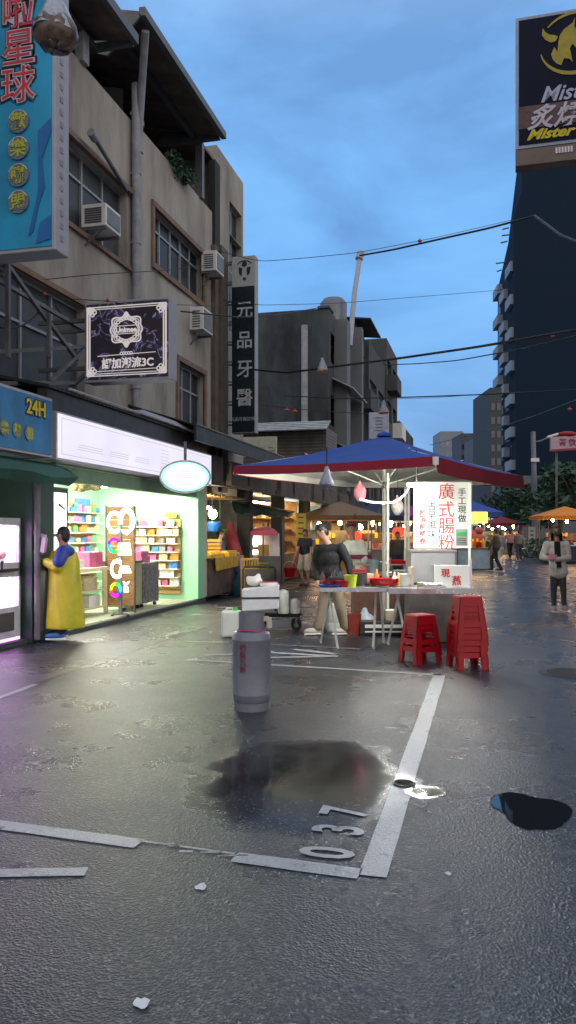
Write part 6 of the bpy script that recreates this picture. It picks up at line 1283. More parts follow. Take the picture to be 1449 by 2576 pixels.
# umbrellas on the left
c0 = at(578, 1318, 20.3); c1 = at(592, 1400, 20.1); t = thing('folded_umbrella', 'folded dark red market umbrella leaning beside the food counter', 'umbrella', tuple(c1)); a = MB(); n_ = 12
ax = (c1-c0); a.cyl(c0, c0.lerp(c1, .5), .09, .16, 12); a.cyl(c0.lerp(c1, .5), c1, .16, .2, 12); a.build('folded_canopy', M('dull_red_canvas', (0.3, 0.05, 0.07), .8, var=.3), t, smooth=True)
a = MB(); a.tube([c0-ax*.1, c1+ax*.35], .02, 8); a.build('pole', steelg, t)
def round_umbrella(u, v, Y_, rad, h, mat, label, zedge=None):
    c = at(u, v, Y_); t = thing('open_umbrella', label, 'umbrella', (c.x, c.y, 0)); a = MB(); a.lathe([(rad, -h), (rad*.93, -h*.65), (rad*.75, -h*.33), (rad*.45, -h*.1), (0, 0)], c, 8); a.build('canopy', mat, t, smooth=True, ang=25)
    a = MB(); a.tube([V((c.x, c.y, .0)), c+UP*.08], .02, 8); a.build('pole', steelg, t); return t
round_umbrella(662, 1324, 21.0, .42, .24, pink_c, 'small open pink umbrella shading a drink stall')
t = thing('drink_stall', 'white fronted drink stall under the pink umbrella with lit cartons', 'stall', tuple(G(662, 1500)))
c = at(668, 1340, 21.3)
a = MB(); c_ = V((c.x, c.y, .45)); a.cbox(c_, .8, .5, .9); a.build('counter', M('dull_grey_counter', (0.13, 0.13, 0.13), .6), t); a = MB(); a.cbox(V((c.x, c.y, 1.32))+FWD*.1, .74, .3, .36); a.build('white_panel', M('white_panel', (0.72, 0.68, 0.66), .6), t)
a = MB(); a.cbox(V((c.x, c.y, 1.05))-RIGHT*.05-FWD*.16, .28, .14, .3); a.build('orange_pack', M('amber_pack', (0.6, 0.35, 0.08), .5), t); a = MB(); a.cbox(V((c.x, c.y, 1.02))+RIGHT*.24-FWD*.16, .28, .14, .24); a.build('white_pack', white, t)
for z, h_ in ((1.28, .16), (1.0, .12)): a = MB(); a.cbox(V((c.x, c.y, z))-RIGHT*.27-FWD*.14, .13, .04, h_); a.build('lamp_panel', lampw, t)
c = at(661, 1340, 20.4); t = thing('bucket', 'olive bucket in front of the drink stall', 'bucket', (c.x, c.y, 0)); a = MB(); a.lathe([(.13, .45), (.17, .72), (.185, .72), (.185, .74), (.15, .73)], V((c.x, c.y, 0)), 20); a.build('tub', M('olive_plastic', (0.2, 0.22, 0.03), .5), t, smooth=True); a = MB(); a.cbox(V((c.x, c.y, .23)), .3, .3, .45); a.build('stand', black, t)
# stacked yellow crates behind the cart and blue bags
c = G(628, 1500)
for k in range(3):
    t = thing('crate', ('bottom', 'middle', 'top')[k]+' yellow crate of the stack behind the hand cart', 'crate', (c.x, c.y, k*.31), group='yellow crates behind the hand cart')
    a = MB(); a.cbox(c+UP*(.03+k*.31), .42, .34, .05); a.cbox(c+UP*(.27+k*.31), .42, .34, .04)
    for i in range(7): a.cbox(c+UP*(.15+k*.31)+RIGHT*(-.195+.065*i)-FWD*.16, .025, .02, .24); a.cbox(c+UP*(.15+k*.31)+RIGHT*(-.195+.065*i)+FWD*.16, .025, .02, .24)
    a.build('lattice', M('ochre_crate', (0.5, 0.3, 0.05), .5), t)
for u, v, Y_, r_, mt, lab in ((598, 1425, 19.6, .2, M('periwinkle_bag', (0.12, 0.14, 0.5), .5), 'periwinkle blue sack hanging at the end of the food counter'), (600, 1478, 19.4, .24, M('teal_sack', (0.02, 0.11, 0.16), .5), 'teal sack on the ground below the periwinkle sack')):
    c = at(u, v, Y_); t = thing('sack', lab, 'bag', tuple(c)); a = MB(); a.ell(c, (r_*.85, r_*.7, r_*1.25), jit=.05); a.ell(c+UP*r_*1.2, (r_*.3, r_*.3, r_*.4), jit=.08); remeshed('sack_body', a, mt, t, .03, 2)
# ================================================================== generic market stalls farther on
def stall(u, Y_, w_, d_, zc, canopy, body, glowc, label, goods=6, rz=0.0, hang=True, lit=10.0):
    c = at(u, 1340, Y_); c.z = 0; t = thing('market_stall', label, 'stall', tuple(c), group='market stalls along the street')
    ax, ay = RIGHT*math.cos(rz)+FWD*math.sin(rz), FWD*math.cos(rz)-RIGHT*math.sin(rz)
    a = MB(); a.obox(c+UP*.45, ax, ay, UP, w_, d_, .8); a.build('counter', body, t)
    a = MB(); a.obox(c+UP*.88, ax, ay, UP, w_+.08, d_+.08, .05); a.build('worktop', inox, t)
    for sx in (-1, 1):
        for sy in (-1, 1): a = MB(); p = c+ax*sx*w_*.52+ay*sy*d_*.52; a.bar(p+UP*.001, p+UP*zc, .045); a.build('post', steelg, t)
    a = MB(); e = [c+ax*sx*(w_*.5+.45)+ay*sy*(d_*.5+.45)+UP*zc for sx, sy in ((-1, -1), (1, -1), (1, 1), (-1, 1))]; top = c+UP*(zc+.5)
    for i in range(4): a.add([e[i], e[(i+1) % 4], top], [(0, 1, 2)]); f0 = UP*-.16; a.quad(e[i], e[(i+1) % 4], e[(i+1) % 4]+f0, e[i]+f0)
    a.build('canopy', canopy, t, recalc=False)
    a = MB(); a.obox(c+ay*d_*.3+UP*1.3, ax, ay, UP, w_*random.uniform(.55, .95), .06, random.uniform(.35, .7)); a.build('back_shelf', random.choice([wood, wood_d, MATS['pack_cream'], MATS['grimy_grey_wall'], M('dull_maroon_board', (0.16, 0.04, 0.04), .7), M('dull_green_board', (0.07, 0.12, 0.07), .7)]), t)
    for k in range(3): a = MB(); p = c+ax*w_*(-.36+.36*k)-ay*d_*random.uniform(0, .3)+UP*(zc-random.uniform(.2, .45)); a.ell(p, (.07, .07, .08)); l_ = a.build('lamp', E('stall_lamp_%g' % lit, glowc, lit*8), t); a = MB(); a.tube([p+UP*.07, p+UP*.45], .008, 6); a.build('cord', blackp, l_)
    for k in range(goods*2):
        a = MB(); p = c+ax*w_*(-.42+.84*(k+.5)/(goods*2))+ay*d_*.25+UP*random.choice((1.0, 1.2, 1.42)); a.obox(p, ax, ay, UP, w_/goods*.34, .08, random.uniform(.1, .22)); a.build('hanging_pack', random.choice([red_p, yellow, white, wood_d, MATS['pack_cream'], MATS['pack_grey'], black, MATS['pack_orange']]), t)
    for k in range(goods):
        a = MB(); p = c+ax*w_*(-.42+.84*(k+.5)/goods)-ay*d_*.15+UP*.91; hh = random.uniform(.1, .3)
        if k % 2: a.lathe([(.09, 0), (.12, hh), (.1, hh), (.08, .02)], p, 14)
        else: a.obox(p+UP*hh/2, ax, ay, UP, w_/goods*.75, d_*.4, hh)
        a.build(('box', 'pot')[k % 2], random.choice([red_p, yellow, white, MATS['pack_orange'], MATS['pack_cream'], MATS['pack_pink'], inox]), t)
    return t
warm = (1.0, .62, .28)
stall(855, 27.5, 2.0, 1.0, 2.1, M('brown_canvas', (0.2, 0.12, 0.07), .8), M('warm_wood_panel', (0.4, 0.22, 0.08), .6), warm, 'warm lit wooden market stall directly behind the striding man')
stall(935, 31.0, 2.0, 1.0, 2.15, M('dark_blue_canvas', (0.02, 0.03, 0.07), .8), M('grey_panel', (0.2, 0.2, 0.2), .6), (1, .8, .55), 'market stall under a dark blue canopy left of the umbrella pole')
stall(1030, 36.0, 2.4, 1.2, 2.25, purple_c, M('dull_yellow_panel', (0.35, 0.27, 0.08), .6), (1, .75, .35), 'market stall with a purple canopy behind the white menu board')
stall(1185, 33.0, 1.3, 1.0, 2.35, blue_c, M('pale_blue_panel', (0.3, 0.42, 0.55), .5), (1, .85, .45), 'market stall with a blue canopy and pale blue counter right of the menu board')
stall(1262, 58.0, 2.0, 1.4, 2.2, red_c, M('dull_panel', (0.25, 0.22, 0.2), .6), (1, .85, .5), 'distant market stall with a maroon canopy beyond the strollers')
stall(1420, 40.0, 2.0, 1.4, 2.35, orange_c, M('navy_panel', (0.015, 0.02, 0.035), .6), (1, .9, .6), 'market stall under an orange canopy behind the masked woman')
stall(905, 42.0, 1.8, 1.1, 2.2, M('teal_canvas', (0.02, 0.09, 0.1), .8), M('grey_panel', (0.2, 0.2, 0.2), .6), (1, .92, .75), 'market stall under a teal canopy deep on the left of the street')
stall(985, 47.0, 2.0, 1.1, 2.3, white_c, M('dull_panel', (0.25, 0.22, 0.2), .6), (1, .95, .85), 'market stall under a white canopy deep behind the menu board')
stall(1228, 66.0, 2.2, 1.2, 2.3, white_c, M('dull_panel', (0.25, 0.22, 0.2), .6), (1, .97, .85), 'far market stall under a white canopy beyond the yellow box sign', lit=14)
stall(1290, 84.0, 2.4, 1.2, 2.3, green_c, M('dull_panel', (0.25, 0.22, 0.2), .6), (1, .95, .75), 'farthest bright market stall under a green canopy beside the trees', lit=16)
stall(780, 33.0, 1.6, 1.0, 2.1, M('dark_green_canvas', (0.02, 0.05, 0.035), .8), M('dark_green_counter', (0.02, 0.035, 0.03), .6), (.95, 1, .5), 'dim green market stall behind the man with the bucket', lit=2.5)
# lit shop bays in the old arcade row
def bay(y0, y1, label, glow_m, back, packs_m):
    t = thing('shop_bay', label, 'shop', (-7.2, (y0+y1)/2, 0)); xb = -8.2
    a = MB(); a.quad((xb, y0, 0), (xb, y1, 0), (xb, y1, 2.6), (xb, y0, 2.6)); a.quad((xb, y1, 0), (-6.3, y1, 0), (-6.3, y1, 2.6), (xb, y1, 2.6)); a.build('wall', back, t, recalc=False)
    a = MB(); a.box(-7.3, -7.22, y0+.3, y1-.3, 2.5, 2.54); a.build('ceiling_tube', glow_m, t)
    a = MB()
    for k in range(5): a.box(xb+.01, xb+.3, y0+.1, y1-.1, .4+.4*k, .43+.4*k); a.box(-8.1, -6.5, y1-.3, y1-.02, .4+.4*k, .43+.4*k)
    a.build('shelf_board', wood_d, t); a = MB()
    a.box(-6.6, -6.1, y0+.2, y1-.6, .05, .85); a.build('counter', wood_d, t)
    for k in range(5):
        for i in range(7):
            a = MB(); w_ = random.uniform(.06, .12); h_ = random.uniform(.12, .3); yy = y0+.3+(y1-y0-.6)*i/6.5
            if i < 4: a.box(xb+.05, xb+.25, yy, yy+w_*2, .432+.4*k, .432+.4*k+h_)
            else: xx = -8.0+(i-4)*.5; a.box(xx, xx+w_*2.4, y1-.28, y1-.08, .432+.4*k, .432+.4*k+h_)
            a.build('shelf_goods', random.choice(packs_m), t)
wg = E('warm_bay_glow', (1.0, .72, .4), 60.0); cg = E('cool_bay_glow', (.9, 1.0, .95), 40.0)
bay(23.7, 26.8, 'warm lit old shop bay with brown shelves behind the man with the bucket', wg, M('amber_wall', (0.45, 0.28, 0.12), .8), [red_p, yellow, MATS['pack_cream'], MATS['pack_orange'], wood_d])
bay(27.5, 30.8, 'cool lit shop bay with crowded shelves deeper in the arcade row', cg, M('pale_green_wall', (0.35, 0.42, 0.36), .8), packm+[red_p, blue_p])
bay(31.5, 35.2, 'warm lit shop bay at the far end of the arcade row', wg, M('amber_wall', (0.45, 0.28, 0.12), .8), [red_p, yellow, MATS['pack_cream'], MATS['pack_orange'], MATS['pack_green']])
c = at(757, 1322, 23.5); t = thing('banner', 'narrow yellow banner hanging at the green awning end', 'banner', tuple(c)); a = MB(); a.cbox(c, .3, .02, .72); a.build('cloth', M('lemon_banner', (0.55, 0.5, 0.06), .7), t); a = MB()
for k in range(4): a.cbox(c-FWD*.012+UP*(.24-.16*k), .16, .004, .05); a.cut()
a.parts('print', red_d, t); a = MB(); a.tube([c+UP*.37-RIGHT*.15, c+UP*.37+RIGHT*.15], .01, 6); a.tube([c+UP*.37, V((c.x, c.y, 2.7))], .006, 5); a.build('hanger', steelg, t)
# yellow lit box sign
c = at(1204, 1302, 31.5); t = thing('lightbox_sign', 'glowing yellow lantern-shaped box sign right of the menu board', 'sign', tuple(c)); a = MB(); a.cbox(c, .62, .4, .44); a.cbox(c-RIGHT*.25-UP*.13, .4, .42, .2); a.build('glow_box', E('yellow_box_glow', (1.0, .78, .08), 1.6, var=.15), t, bevel=.02); a = MB(); a.cbox(c+UP*.24, .3, .2, .06); a.tube([c+UP*.25, V((c.x, c.y, 2.6))], .015, 6); a.build('hanger', steelg, t)
for u, v, Y_, col_, r_, lab in ((893, 1350, 24, red_p, .2, 'red lantern hanging at the warm wooden stall'), (1002, 1338, 26, red_p, .2, 'red lantern hanging behind the umbrella pole'), (1205, 1335, 31, pink_c, .17, 'pink bag hanging at the pale blue stall')):
    c = at(u, v, Y_); t = thing('lantern' if r_ > .18 else 'hanging_bag', lab, 'lantern' if r_ > .18 else 'bag', tuple(c)); a = MB(); a.ell(c, (r_, r_, r_*.85), n=18); a.build('body', E('red_lantern_glow', (0.9, .06, .03), 1.2) if r_ > .18 else col_, t, smooth=True); a = MB(); a.cyl(c+UP*r_*.8, c+UP*r_*1.0, r_*.35, n=10); a.tube([c+UP*r_, c+UP*(r_+.5)], .012, 6); a.build('hanger', black, t)
# ================================================================== dark second building and the row down the street
def pixbox(name, label, y0, y1, x, zt, depth, mat, floors, z0=2.7, par=None, ff=2.9):
    t = thing(name, label, 'building', (x-depth/2, y0, 0)); a = MB()
    hl = []; nb = max(1, int((y1-y0)/2.8))
    for fl in range(floors):
        for k in range(nb):
            yy = (y1-y0)/nb; hl.append((k*yy+.45, (k+1)*yy-.45, z0+.9+fl*ff, z0+2.3+fl*ff))
    a.wall((x, y0, 0), (0, 1, 0), UP, (1, 0, 0), y1-y0, zt, [h for h in hl if h[3] < zt-.2], .3)
    a.quad((x-depth, y0, 0), (x, y0, 0), (x, y0, zt), (x-depth, y0, zt)); a.quad((x, y1, 0), (x-depth, y1, 0), (x-depth, y1, zt), (x, y1, zt)); a.quad((x, y0, zt), (x, y1, zt), (x-depth, y1, zt), (x-depth, y0, zt)); a.build('wall', mat, t, recalc=False)
    for h in hl:
        if h[3] >= zt-.2: continue
        if (h[0]*7+h[2]*3) % 5 > 1.2: window_x(t, x-.18, y0+h[0], y0+h[1], h[2], h[3], 2, (0.3,))
        else:
            b = MB(); b.box(x, x+.7, y0+h[0]-.2, y0+h[1]+.2, h[2]-.9, h[2]-.8); b.box(x+.62, x+.7, y0+h[0]-.2, y0+h[1]+.2, h[2]-.8, h[2]+.2); b.box(x, x+.62, y0+h[0]-.2, y0+h[0]-.12, h[2]-.8, h[2]+.2); b.build('balcony', random.choice([conc_l, conc, whitep]), t); window_x(t, x-.25, y0+h[0], y0+h[1], h[2], h[3], 2, (0.3,))
    return t
T2 = pixbox('concrete_building', 'dark mould-stained concrete block with bare side wall left of the sky', 35.6, 47, -6.9, 11.75, 12, mould, 3)
a = MB(); a.box(-7.4, -6.85, 35.5, 36.6, 11.75, 11.85); a.build('coping', conc, T2); a = MB(); a.cyl((-8.0, 35.5, 6.0), (-8.0, 35.5, 11.0), .16, n=12); a.cyl((-8.0, 35.5, 2.8), (-8.0, 35.5, 5.2), .12, n=12); a.build('drain_pipe', pvc, T2)
a = MB(); a.box(-6.9, -6.3, 37, 38, 3.5, 11.6); a.box(-6.9, -6.2, 41, 41.6, 3.5, 12.2); a.build('riser', conc_l, T2)
a = MB()
for z in (5.3, 8.2): a.hexa([(-6.9, 36.4, z+.5), (-6.9, 40.9, z+.5), (-5.9, 40.9, z), (-5.9, 36.4, z)], [(-6.9, 36.4, z+.55), (-6.9, 40.9, z+.55), (-5.9, 40.9, z+.05), (-5.9, 36.4, z+.05)]); a.cut()
a.parts('window_hood', M('pale_tin_hood', (0.34, 0.36, 0.38), .6), T2)
a = MB(); a.box(-9, -6.8, 42.5, 46, 11.75, 13.2); a.build('rooftop_room', conc, T2); a = MB(); a.hexa([(-9, 42.2, 13.25), (-5.9, 42.2, 12.9), (-5.9, 46.5, 12.9), (-9, 46.5, 13.25)], [(-9, 42.2, 13.33), (-5.9, 42.2, 12.98), (-5.9, 46.5, 12.98), (-9, 46.5, 13.33)]); a.build('rooftop_sheet', black, T2)
t = thing('water_tank', 'round pale steel water tank on the roof of the mould-stained block', 'water tank', (-7.6, 40.5, 11.75)); a = MB(); a.lathe([(.7, .3), (.7, 1.6), (.5, 1.85), (0, 1.95)], (-7.6, 40.5, 11.75), 20); a.build('tank', M('tank_steel', (0.14, 0.15, 0.17), .4, metal=.4), t, smooth=True); a = MB()
for k in range(4): a.bar((-7.6+.5*math.cos(k*PI/2), 40.5+.5*math.sin(k*PI/2), 11.75), (-7.6+.5*math.cos(k*PI/2), 40.5+.5*math.sin(k*PI/2), 12.1), .07)
a.build('leg', steelg, t)
pixbox('concrete_building', 'grey apartment block with balconies beyond the mould-stained block', 47.1, 55, -6.7, 13.0, 10, conc, 3)
pixbox('concrete_building', 'tall narrow grey apartment block third down the left side', 55.1, 62, -6.6, 15.0, 10, conc, 4)
pixbox('concrete_building', 'lower dark block at the far end of the left row with tin roof', 62.1, 74, -6.4, 10.2, 10, mould, 2)
pixbox('concrete_building', 'last faint low block of the left row above the blue umbrella', 75, 110, -6.2, 8.5, 10, conc, 2)
# tin-fronted low house in front of the stained side wall
t = thing('tin_house', 'low tin-clad house with striped rain hood in front of the stained side wall', 'house', (-9, 33, 0))
a = MB(); a.quad((-14, 33.0, 2.6), (-6.5, 33.0, 2.6), (-6.5, 33.0, 6.0), (-14, 33.0, 6.0)); a.quad((-6.5, 33, 2.6), (-6.5, 35.5, 2.6), (-6.5, 35.5, 6.0), (-6.5, 33, 6.0)); a.quad((-14, 33, 6.0), (-6.5, 33, 6.0), (-6.5, 35.5, 6.0), (-14, 35.5, 6.0)); a.build('cladding', stripes('brown_tin_cladding', (0.11, 0.085, 0.08), (0.17, 0.14, 0.13), 'z', .14), t, recalc=False)
a = MB(); a.hexa([(-14, 32.0, 5.75), (-6.3, 32.0, 5.75), (-6.3, 33, 6.2), (-14, 33, 6.2)], [(-14, 32.0, 5.8), (-6.3, 32.0, 5.8), (-6.3, 33, 6.25), (-14, 33, 6.25)]); a.build('rain_hood', stripes('white_striped_tin', (0.12, 0.13, 0.13), (0.5, 0.52, 0.52), 'z', .1, bump=.1), t)
a = MB(); p, q_ = PY(690, 1160, 33), PY(750, 1180, 33); a.box(p.x, q_.x, 32.97, 33.0, q_.z, p.z); a.build('window', pane_m, t)
t = thing('shop_sign', 'cream shop sign with green characters above the far end of the awning', 'sign', tuple(PY(650, 1125, 30)))
p, q_ = PY(604, 1100, 30), PY(694, 1148, 30); a = MB(); a.box(p.x, q_.x, 30, 30.2, q_.z, p.z); a.build('panel', M('cream_sign', (0.42, 0.4, 0.3), .6), t); a = MB()
for k in range(3): a.box(p.x+.35+.38*k, p.x+.62+.38*k, 29.985, 30, q_.z+.2, q_.z+.23); a.box(p.x+.4+.38*k, p.x+.58+.38*k, 29.985, 30, q_.z+.33, q_.z+.36)
a.build('lettering', M('green_lettering', (0.05, 0.12, 0.05), .6), t)
# small vertical white-blue sign above the umbrella peak
p = at(952, 1075, 30); t = thing('vertical_sign', 'small pale blue vertical sign sticking up behind the umbrella peak', 'sign', tuple(p)); a = MB(); a.cbox(at(953, 1072, 30), .74, .2, 1.0); a.build('panel', M('pale_blue_sign', (0.42, 0.47, 0.56), .5), t, bevel=.02); a = MB()
for k, v in enumerate((1052, 1060, 1068, 1076, 1084)): a.cbox(at(953, v, 30)-FWD*.105, .3-.04*(k % 2), .01, .03)
a.build('lettering', steelg, t)
a = MB(); a.bar(at(953, 1088, 30.05), at(953, 1300, 30.05), .08); a.build('post', steelg, t)
# ================================================================== right side: tower, billboard, trees, pole
t = thing('dark_tower', 'tall dark slate apartment tower with a slanting shoulder at the right edge', 'building', tuple(at(1380, 1340, 150)-UP*EYE))
Yt = 150; FL = lambda u, v: at(u, v, Yt)
slate = M('slate_tile_wall', (0.009, 0.02, 0.038), .9, var=.12, scale=.15, spec=.1)
z0 = V((0, 0, 0)); front = [FL(1302, 1340+20.3), FL(1560, 1360.3), FL(1560, 330), FL(1312, 330), FL(1313, 479), FL(1291, 557)]
back = []
bk = lambda u, v: at(u, v, 172)
a = MB(); a.poly(front); bt = [bk(1252, 1357), bk(1252, 728)]
a.poly([front[0], front[5], bt[1], bt[0]]); a.poly([front[5], front[4], bk(1275, 640), bt[1]]); a.poly([front[4], front[3], bk(1300, 330), bk(1300, 560), bk(1275, 640)]); a.poly([front[2], front[3], bk(1300, 330), bk(1540, 330)]); a.build('wall', slate, t, recalc=False)
a = MB(); pn = MB(); e0 = front[0]; dirf = (bt[0]-front[0]); dirf.z = 0; nf = V((dirf.y, -dirf.x, 0)).normalized()
if nf.x > 0: nf = -nf
for fl in range(17):
    z = 4+fl*3.15
    for k, (s0, s1) in enumerate(((.04, .30), (.36, .62), (.68, .96))):
        # slanted silhouette: upper rows only near the corner
        ztop = front[5].z+(bt[1].z-front[5].z)*s1
        if z+2.6 > ztop: continue
        p = e0+dirf*s0; q_ = e0+dirf*s1; p = V((p.x, p.y, z)); q_ = V((q_.x, q_.y, z))
        if (fl+k) % 2: a.hexa([p, q_, q_+nf*1.2, p+nf*1.2], [x+UP*1.9 for x in (p, q_, q_+nf*1.2, p+nf*1.2)])
        else: pn.quad(p+nf*.05, q_+nf*.05, q_+nf*.05+UP*2.2, p+nf*.05+UP*2.2)
a.build('balcony', M('pale_balcony_tile', (0.22, 0.25, 0.3), .6, var=.15, scale=.3), t); pn.build('window', pane_m, t, recalc=False)
a = MB()
for u, v, w_ in ((1278, 590, 26), (1262, 660, 24), (1268, 608, 14), (1256, 680, 10), (1255, 728, 10), (1272, 574, 14)): a.tube([at(u-w_*.6, v+3, 160), at(u+w_*.6, v-1, 160)], .14, 6)
a.build('antenna_rod', steelg, t)
# far buildings at the end of the street
def far(name, label, u0, u1, vt, Y_, mat, rows, cols, wm, d=12, grid=(.2, .8, .1, .9)):
    p = at(u0, 1340, Y_); q_ = at(u1, 1340, Y_); zt = at(u0, vt, Y_).z; t = thing(name, label, 'building', ((p.x+q_.x)/2, p.y, 0)); w_ = (q_-p).length; c = (p+q_)/2+FWD*d/2
    a = MB(); a.cbox(V((c.x, c.y, zt/2)), w_, d, zt); a.build('wall', mat, t); a = MB()
    for r in range(rows):
        for k in range(cols): a.cbox(V((p.x, p.y, zt*(.12+.8*(r+.5)/rows)))+RIGHT*w_*(k+.5)/cols-FWD*.02, w_/cols*.6, .12, zt*.8/rows*.5)
        a.cut()
    a.parts('window_band', wm, t); return t
wgl = M('pale_window_band', (0.3, 0.33, 0.38), .4, var=.3, scale=.3)
far('office_tower', 'pale grey office tower far down the street', 1108, 1166, 1085, 230, M('pale_blue_grey_wall', (0.22, 0.25, 0.29), .7), 9, 5, wgl); far('office_tower', 'dark office block beside the pale tower far down the street', 1160, 1212, 1090, 210, M('dark_blue_grey_wall', (0.06, 0.075, 0.1), .7), 8, 4, pane_m); far('office_tower', 'dark block with a lit white panel far down the street', 1196, 1240, 1100, 190, M('dark_grey_wall', (0.1, 0.11, 0.13), .7), 7, 3, pane_m)
t = thing('billboard', 'small pale square panel on the far dark block', 'billboard', tuple(at(1215, 1108, 188))); a = MB(); a.cbox(at(1215, 1108, 188), 3.2, .4, 2.8); a.build('panel', M('pale_panel', (0.5, 0.56, 0.62), .5), t)
t = far('apartment_block', 'grey balconied block just left of the dark tower', 1233, 1262, 975, 130, M('grey_green_wall_far', (0.05, 0.06, 0.065), .8), 9, 2, conc_l)
# rest of the right side frontage and hedge
t = thing('apartment_block', 'low dark buildings behind the trees on the right side', 'building', tuple(at(1400, 1340, 95)-UP*EYE)); a = MB(); c = at(1440, 1340, 100); a.cbox(V((c.x, c.y, 4.2)), 17, 8, 8.4); a.build('wall', M('dark_grey_wall', (0.1, 0.11, 0.13), .7), t)
# trees
leaf2 = M('street_tree_leaf', (0.028, 0.07, 0.034), .6, var=.6, scale=1.2); leaf3 = M('deep_tree_leaf', (0.02, 0.05, 0.03), .65, var=.6, scale=1.2)
def tree(u, Y_, ztop, rad, label, lm, n=1700):
    c = at(u, 1340, Y_); c.z = 0; h = ztop-rad*.9; blobs = []
    for k in range(11):
        th = k*2.4; rr = rad*(.25+.5*((k*37) % 10)/10); p = c+V((math.cos(th)*rr, math.sin(th)*rr, h+rad*random.uniform(-.55, .5))); r_ = rad*random.uniform(.32, .5); blobs.append((tuple(p), (r_, r_, r_*.75)))
    t = leafy('tree', label, 'tree', blobs, n, rad*.085, lm, [c, c+V((.1, 0, h*.5)), c+V((0, .1, h))], 'street trees on the right side', .2)
    a = MB()
    for k in range(5): th = k*1.3; a.tube([c+UP*h*.55, c+V((math.cos(th)*rad*.35, math.sin(th)*rad*.35, h*.9)), c+V((math.cos(th)*rad*.6, math.sin(th)*rad*.6, h+rad*.2))], [.1, .07, .03], 6)
    a.build('limb', wood_d, t)
tree(1405, 56, 7.0, 3.2, 'broad dark street tree rising right of the street pole', leaf2); tree(1470, 46, 6.8, 3.0, 'street tree cut by the right photo edge above the orange canopy', leaf2); tree(1308, 76, 6.9, 2.7, 'rounded street tree just left of the street pole', leaf3, 1500); tree(1262, 92, 6.6, 2.6, 'small dark street tree over the distant maroon stall', leaf3, 1200); tree(1352, 66, 6.4, 2.8, 'street tree straight behind the street pole', leaf3, 1500)
h = thing('hedge', 'low clipped hedge along the right kerb behind the masked woman', 'hedge', tuple(G(1410, 1395)))
blobs = [(tuple(at(u, 1368, 46)), (1.0, .6, .55)) for u in (1340, 1375, 1410, 1445, 1480)]
hh = MB()
for cc, r_ in blobs:
    for k in range(260):
        d = V((random.gauss(0, 1), random.gauss(0, 1), random.gauss(0, 1))).normalized(); p = V(cc)+V((d.x*r_[0], d.y*r_[1], d.z*r_[2]))-UP*.25; x = V((random.gauss(0, 1), random.gauss(0, 1), random.gauss(0, 1))).normalized()*.12; y = x.cross(d); hh.add([p-x, p-y*.6, p+x, p+y*.6], [(0, 1, 2, 3)])
hh.build('foliage', leaf1, h, recalc=False)
# street pole with arm lamp
c = G(1347, 1402); t = thing('street_lamp', 'grey street pole with a curved arm lamp in front of the right trees', 'street lamp', tuple(c)); Yp = 49.0
a = MB(); b0 = at(1347, 1340, Yp); b0.z = 0; tp = at(1341, 1086, Yp); a.tube([b0, tp], [.2, .14], 12); a.build('pole', M('bluish_grey_pole', (0.2, 0.21, 0.25), .6), t, smooth=True)
a = MB(); a.tube([at(1341, 1112, Yp), at(1358, 1110, Yp), at(1372, 1104, Yp), at(1384, 1099, Yp)], .05, 8); a.build('arm', steelg, t); a = MB(); a.obox(at(1390, 1096, Yp), (RIGHT+UP*.3).normalized(), FWD, UP, .7, .3, .15); a.build('lamp_head', whitep, t, bevel=.04)
a = MB(); a.cbox(at(1346, 1157, Yp-.2), .5, .05, .22); a.build('plate', white, t); a = MB(); p = at(1338, 1358, Yp-.25); a.cbox(p, .42, .06, 1.6); a.build('notice', M('pale_notice', (0.5, 0.52, 0.5), .6), t); a = MB()
for k in range(5): a.cbox(p-FWD*.035+UP*(.55-.26*k), .2, .01, .12)
a.build('notice_print', steelg, t)
# red and white sign on the right
t = thing('shop_sign', 'pinkish white sign with red characters above the right trees', 'sign', tuple(at(1420, 1115, 45)))
a = MB(); a.obox(at(1423, 1115, 45), (RIGHT+UP*.06).normalized(), FWD, UP, 1.75, .2, .78); a.build('panel', M('pinkish_panel', (0.42, 0.3, 0.36), .6), t); a = MB(); a.text('茶 飲', at(1428, 1113, 44.88), RIGHT, UP, .42, ext=.01, off=.01); a.build('lettering', M('crimson_print', (0.3, 0.01, 0.06), .6), t); a = MB(); a.obox(at(1423, 1131, 44.88), (RIGHT+UP*.06).normalized(), FWD, UP, 1.6, .02, .12); a.build('stripe', MATS['crimson_print'], t); a = MB(); a.bar(at(1400, 1135, 45.2), V((at(1400, 1135, 45.2).x, at(1400, 1135, 45.2).y, 0)), .12); a.build('post', steelg, t)
a = MB(); a.ell(at(1427, 1092, 45), (.5, .2, .16)); a.build('top_ornament', red_p, t)
# big billboard upper right
yB = 13.2
t = thing('billboard', 'large black restaurant billboard with a yellow bull and flame emblem at top right', 'billboard', tuple(PY(1400, 400, yB)))
o = at(1298, 376, yB*1.0); rB = (RIGHT*.973-FWD*.23)
dirB = V((math.cos(math.radians(-1.5)), math.sin(math.radians(-1.5)), 0)); nB = V((dirB.y, -dirB.x, 0))
if nB.y > 0: nB = -nB
o = PY(1297, 376, yB); o2 = PY(1290, 48, yB); hB = o2.z-o.z; wB = 2.9
def BB(s, z): return o+dirB*s+UP*z
a = MB(); a.hexa([BB(0, 0), BB(wB, 0), BB(wB, 0)-nB*.25, BB(0, 0)-nB*.25], [BB(0, hB), BB(wB, hB), BB(wB, hB)-nB*.25, BB(0, hB)-nB*.25]); a.build('casing', M('grey_blue_casing', (0.3, 0.36, 0.44), .5), t)
a = MB(); a.obox(BB(wB/2, hB/2)+nB*.006, dirB, nB, UP, wB-.1, .012, hB-.1); a.build('face_panel', M('black_blue_print', (0.008, 0.012, 0.03), .7, var=.3, spec=.15), t)
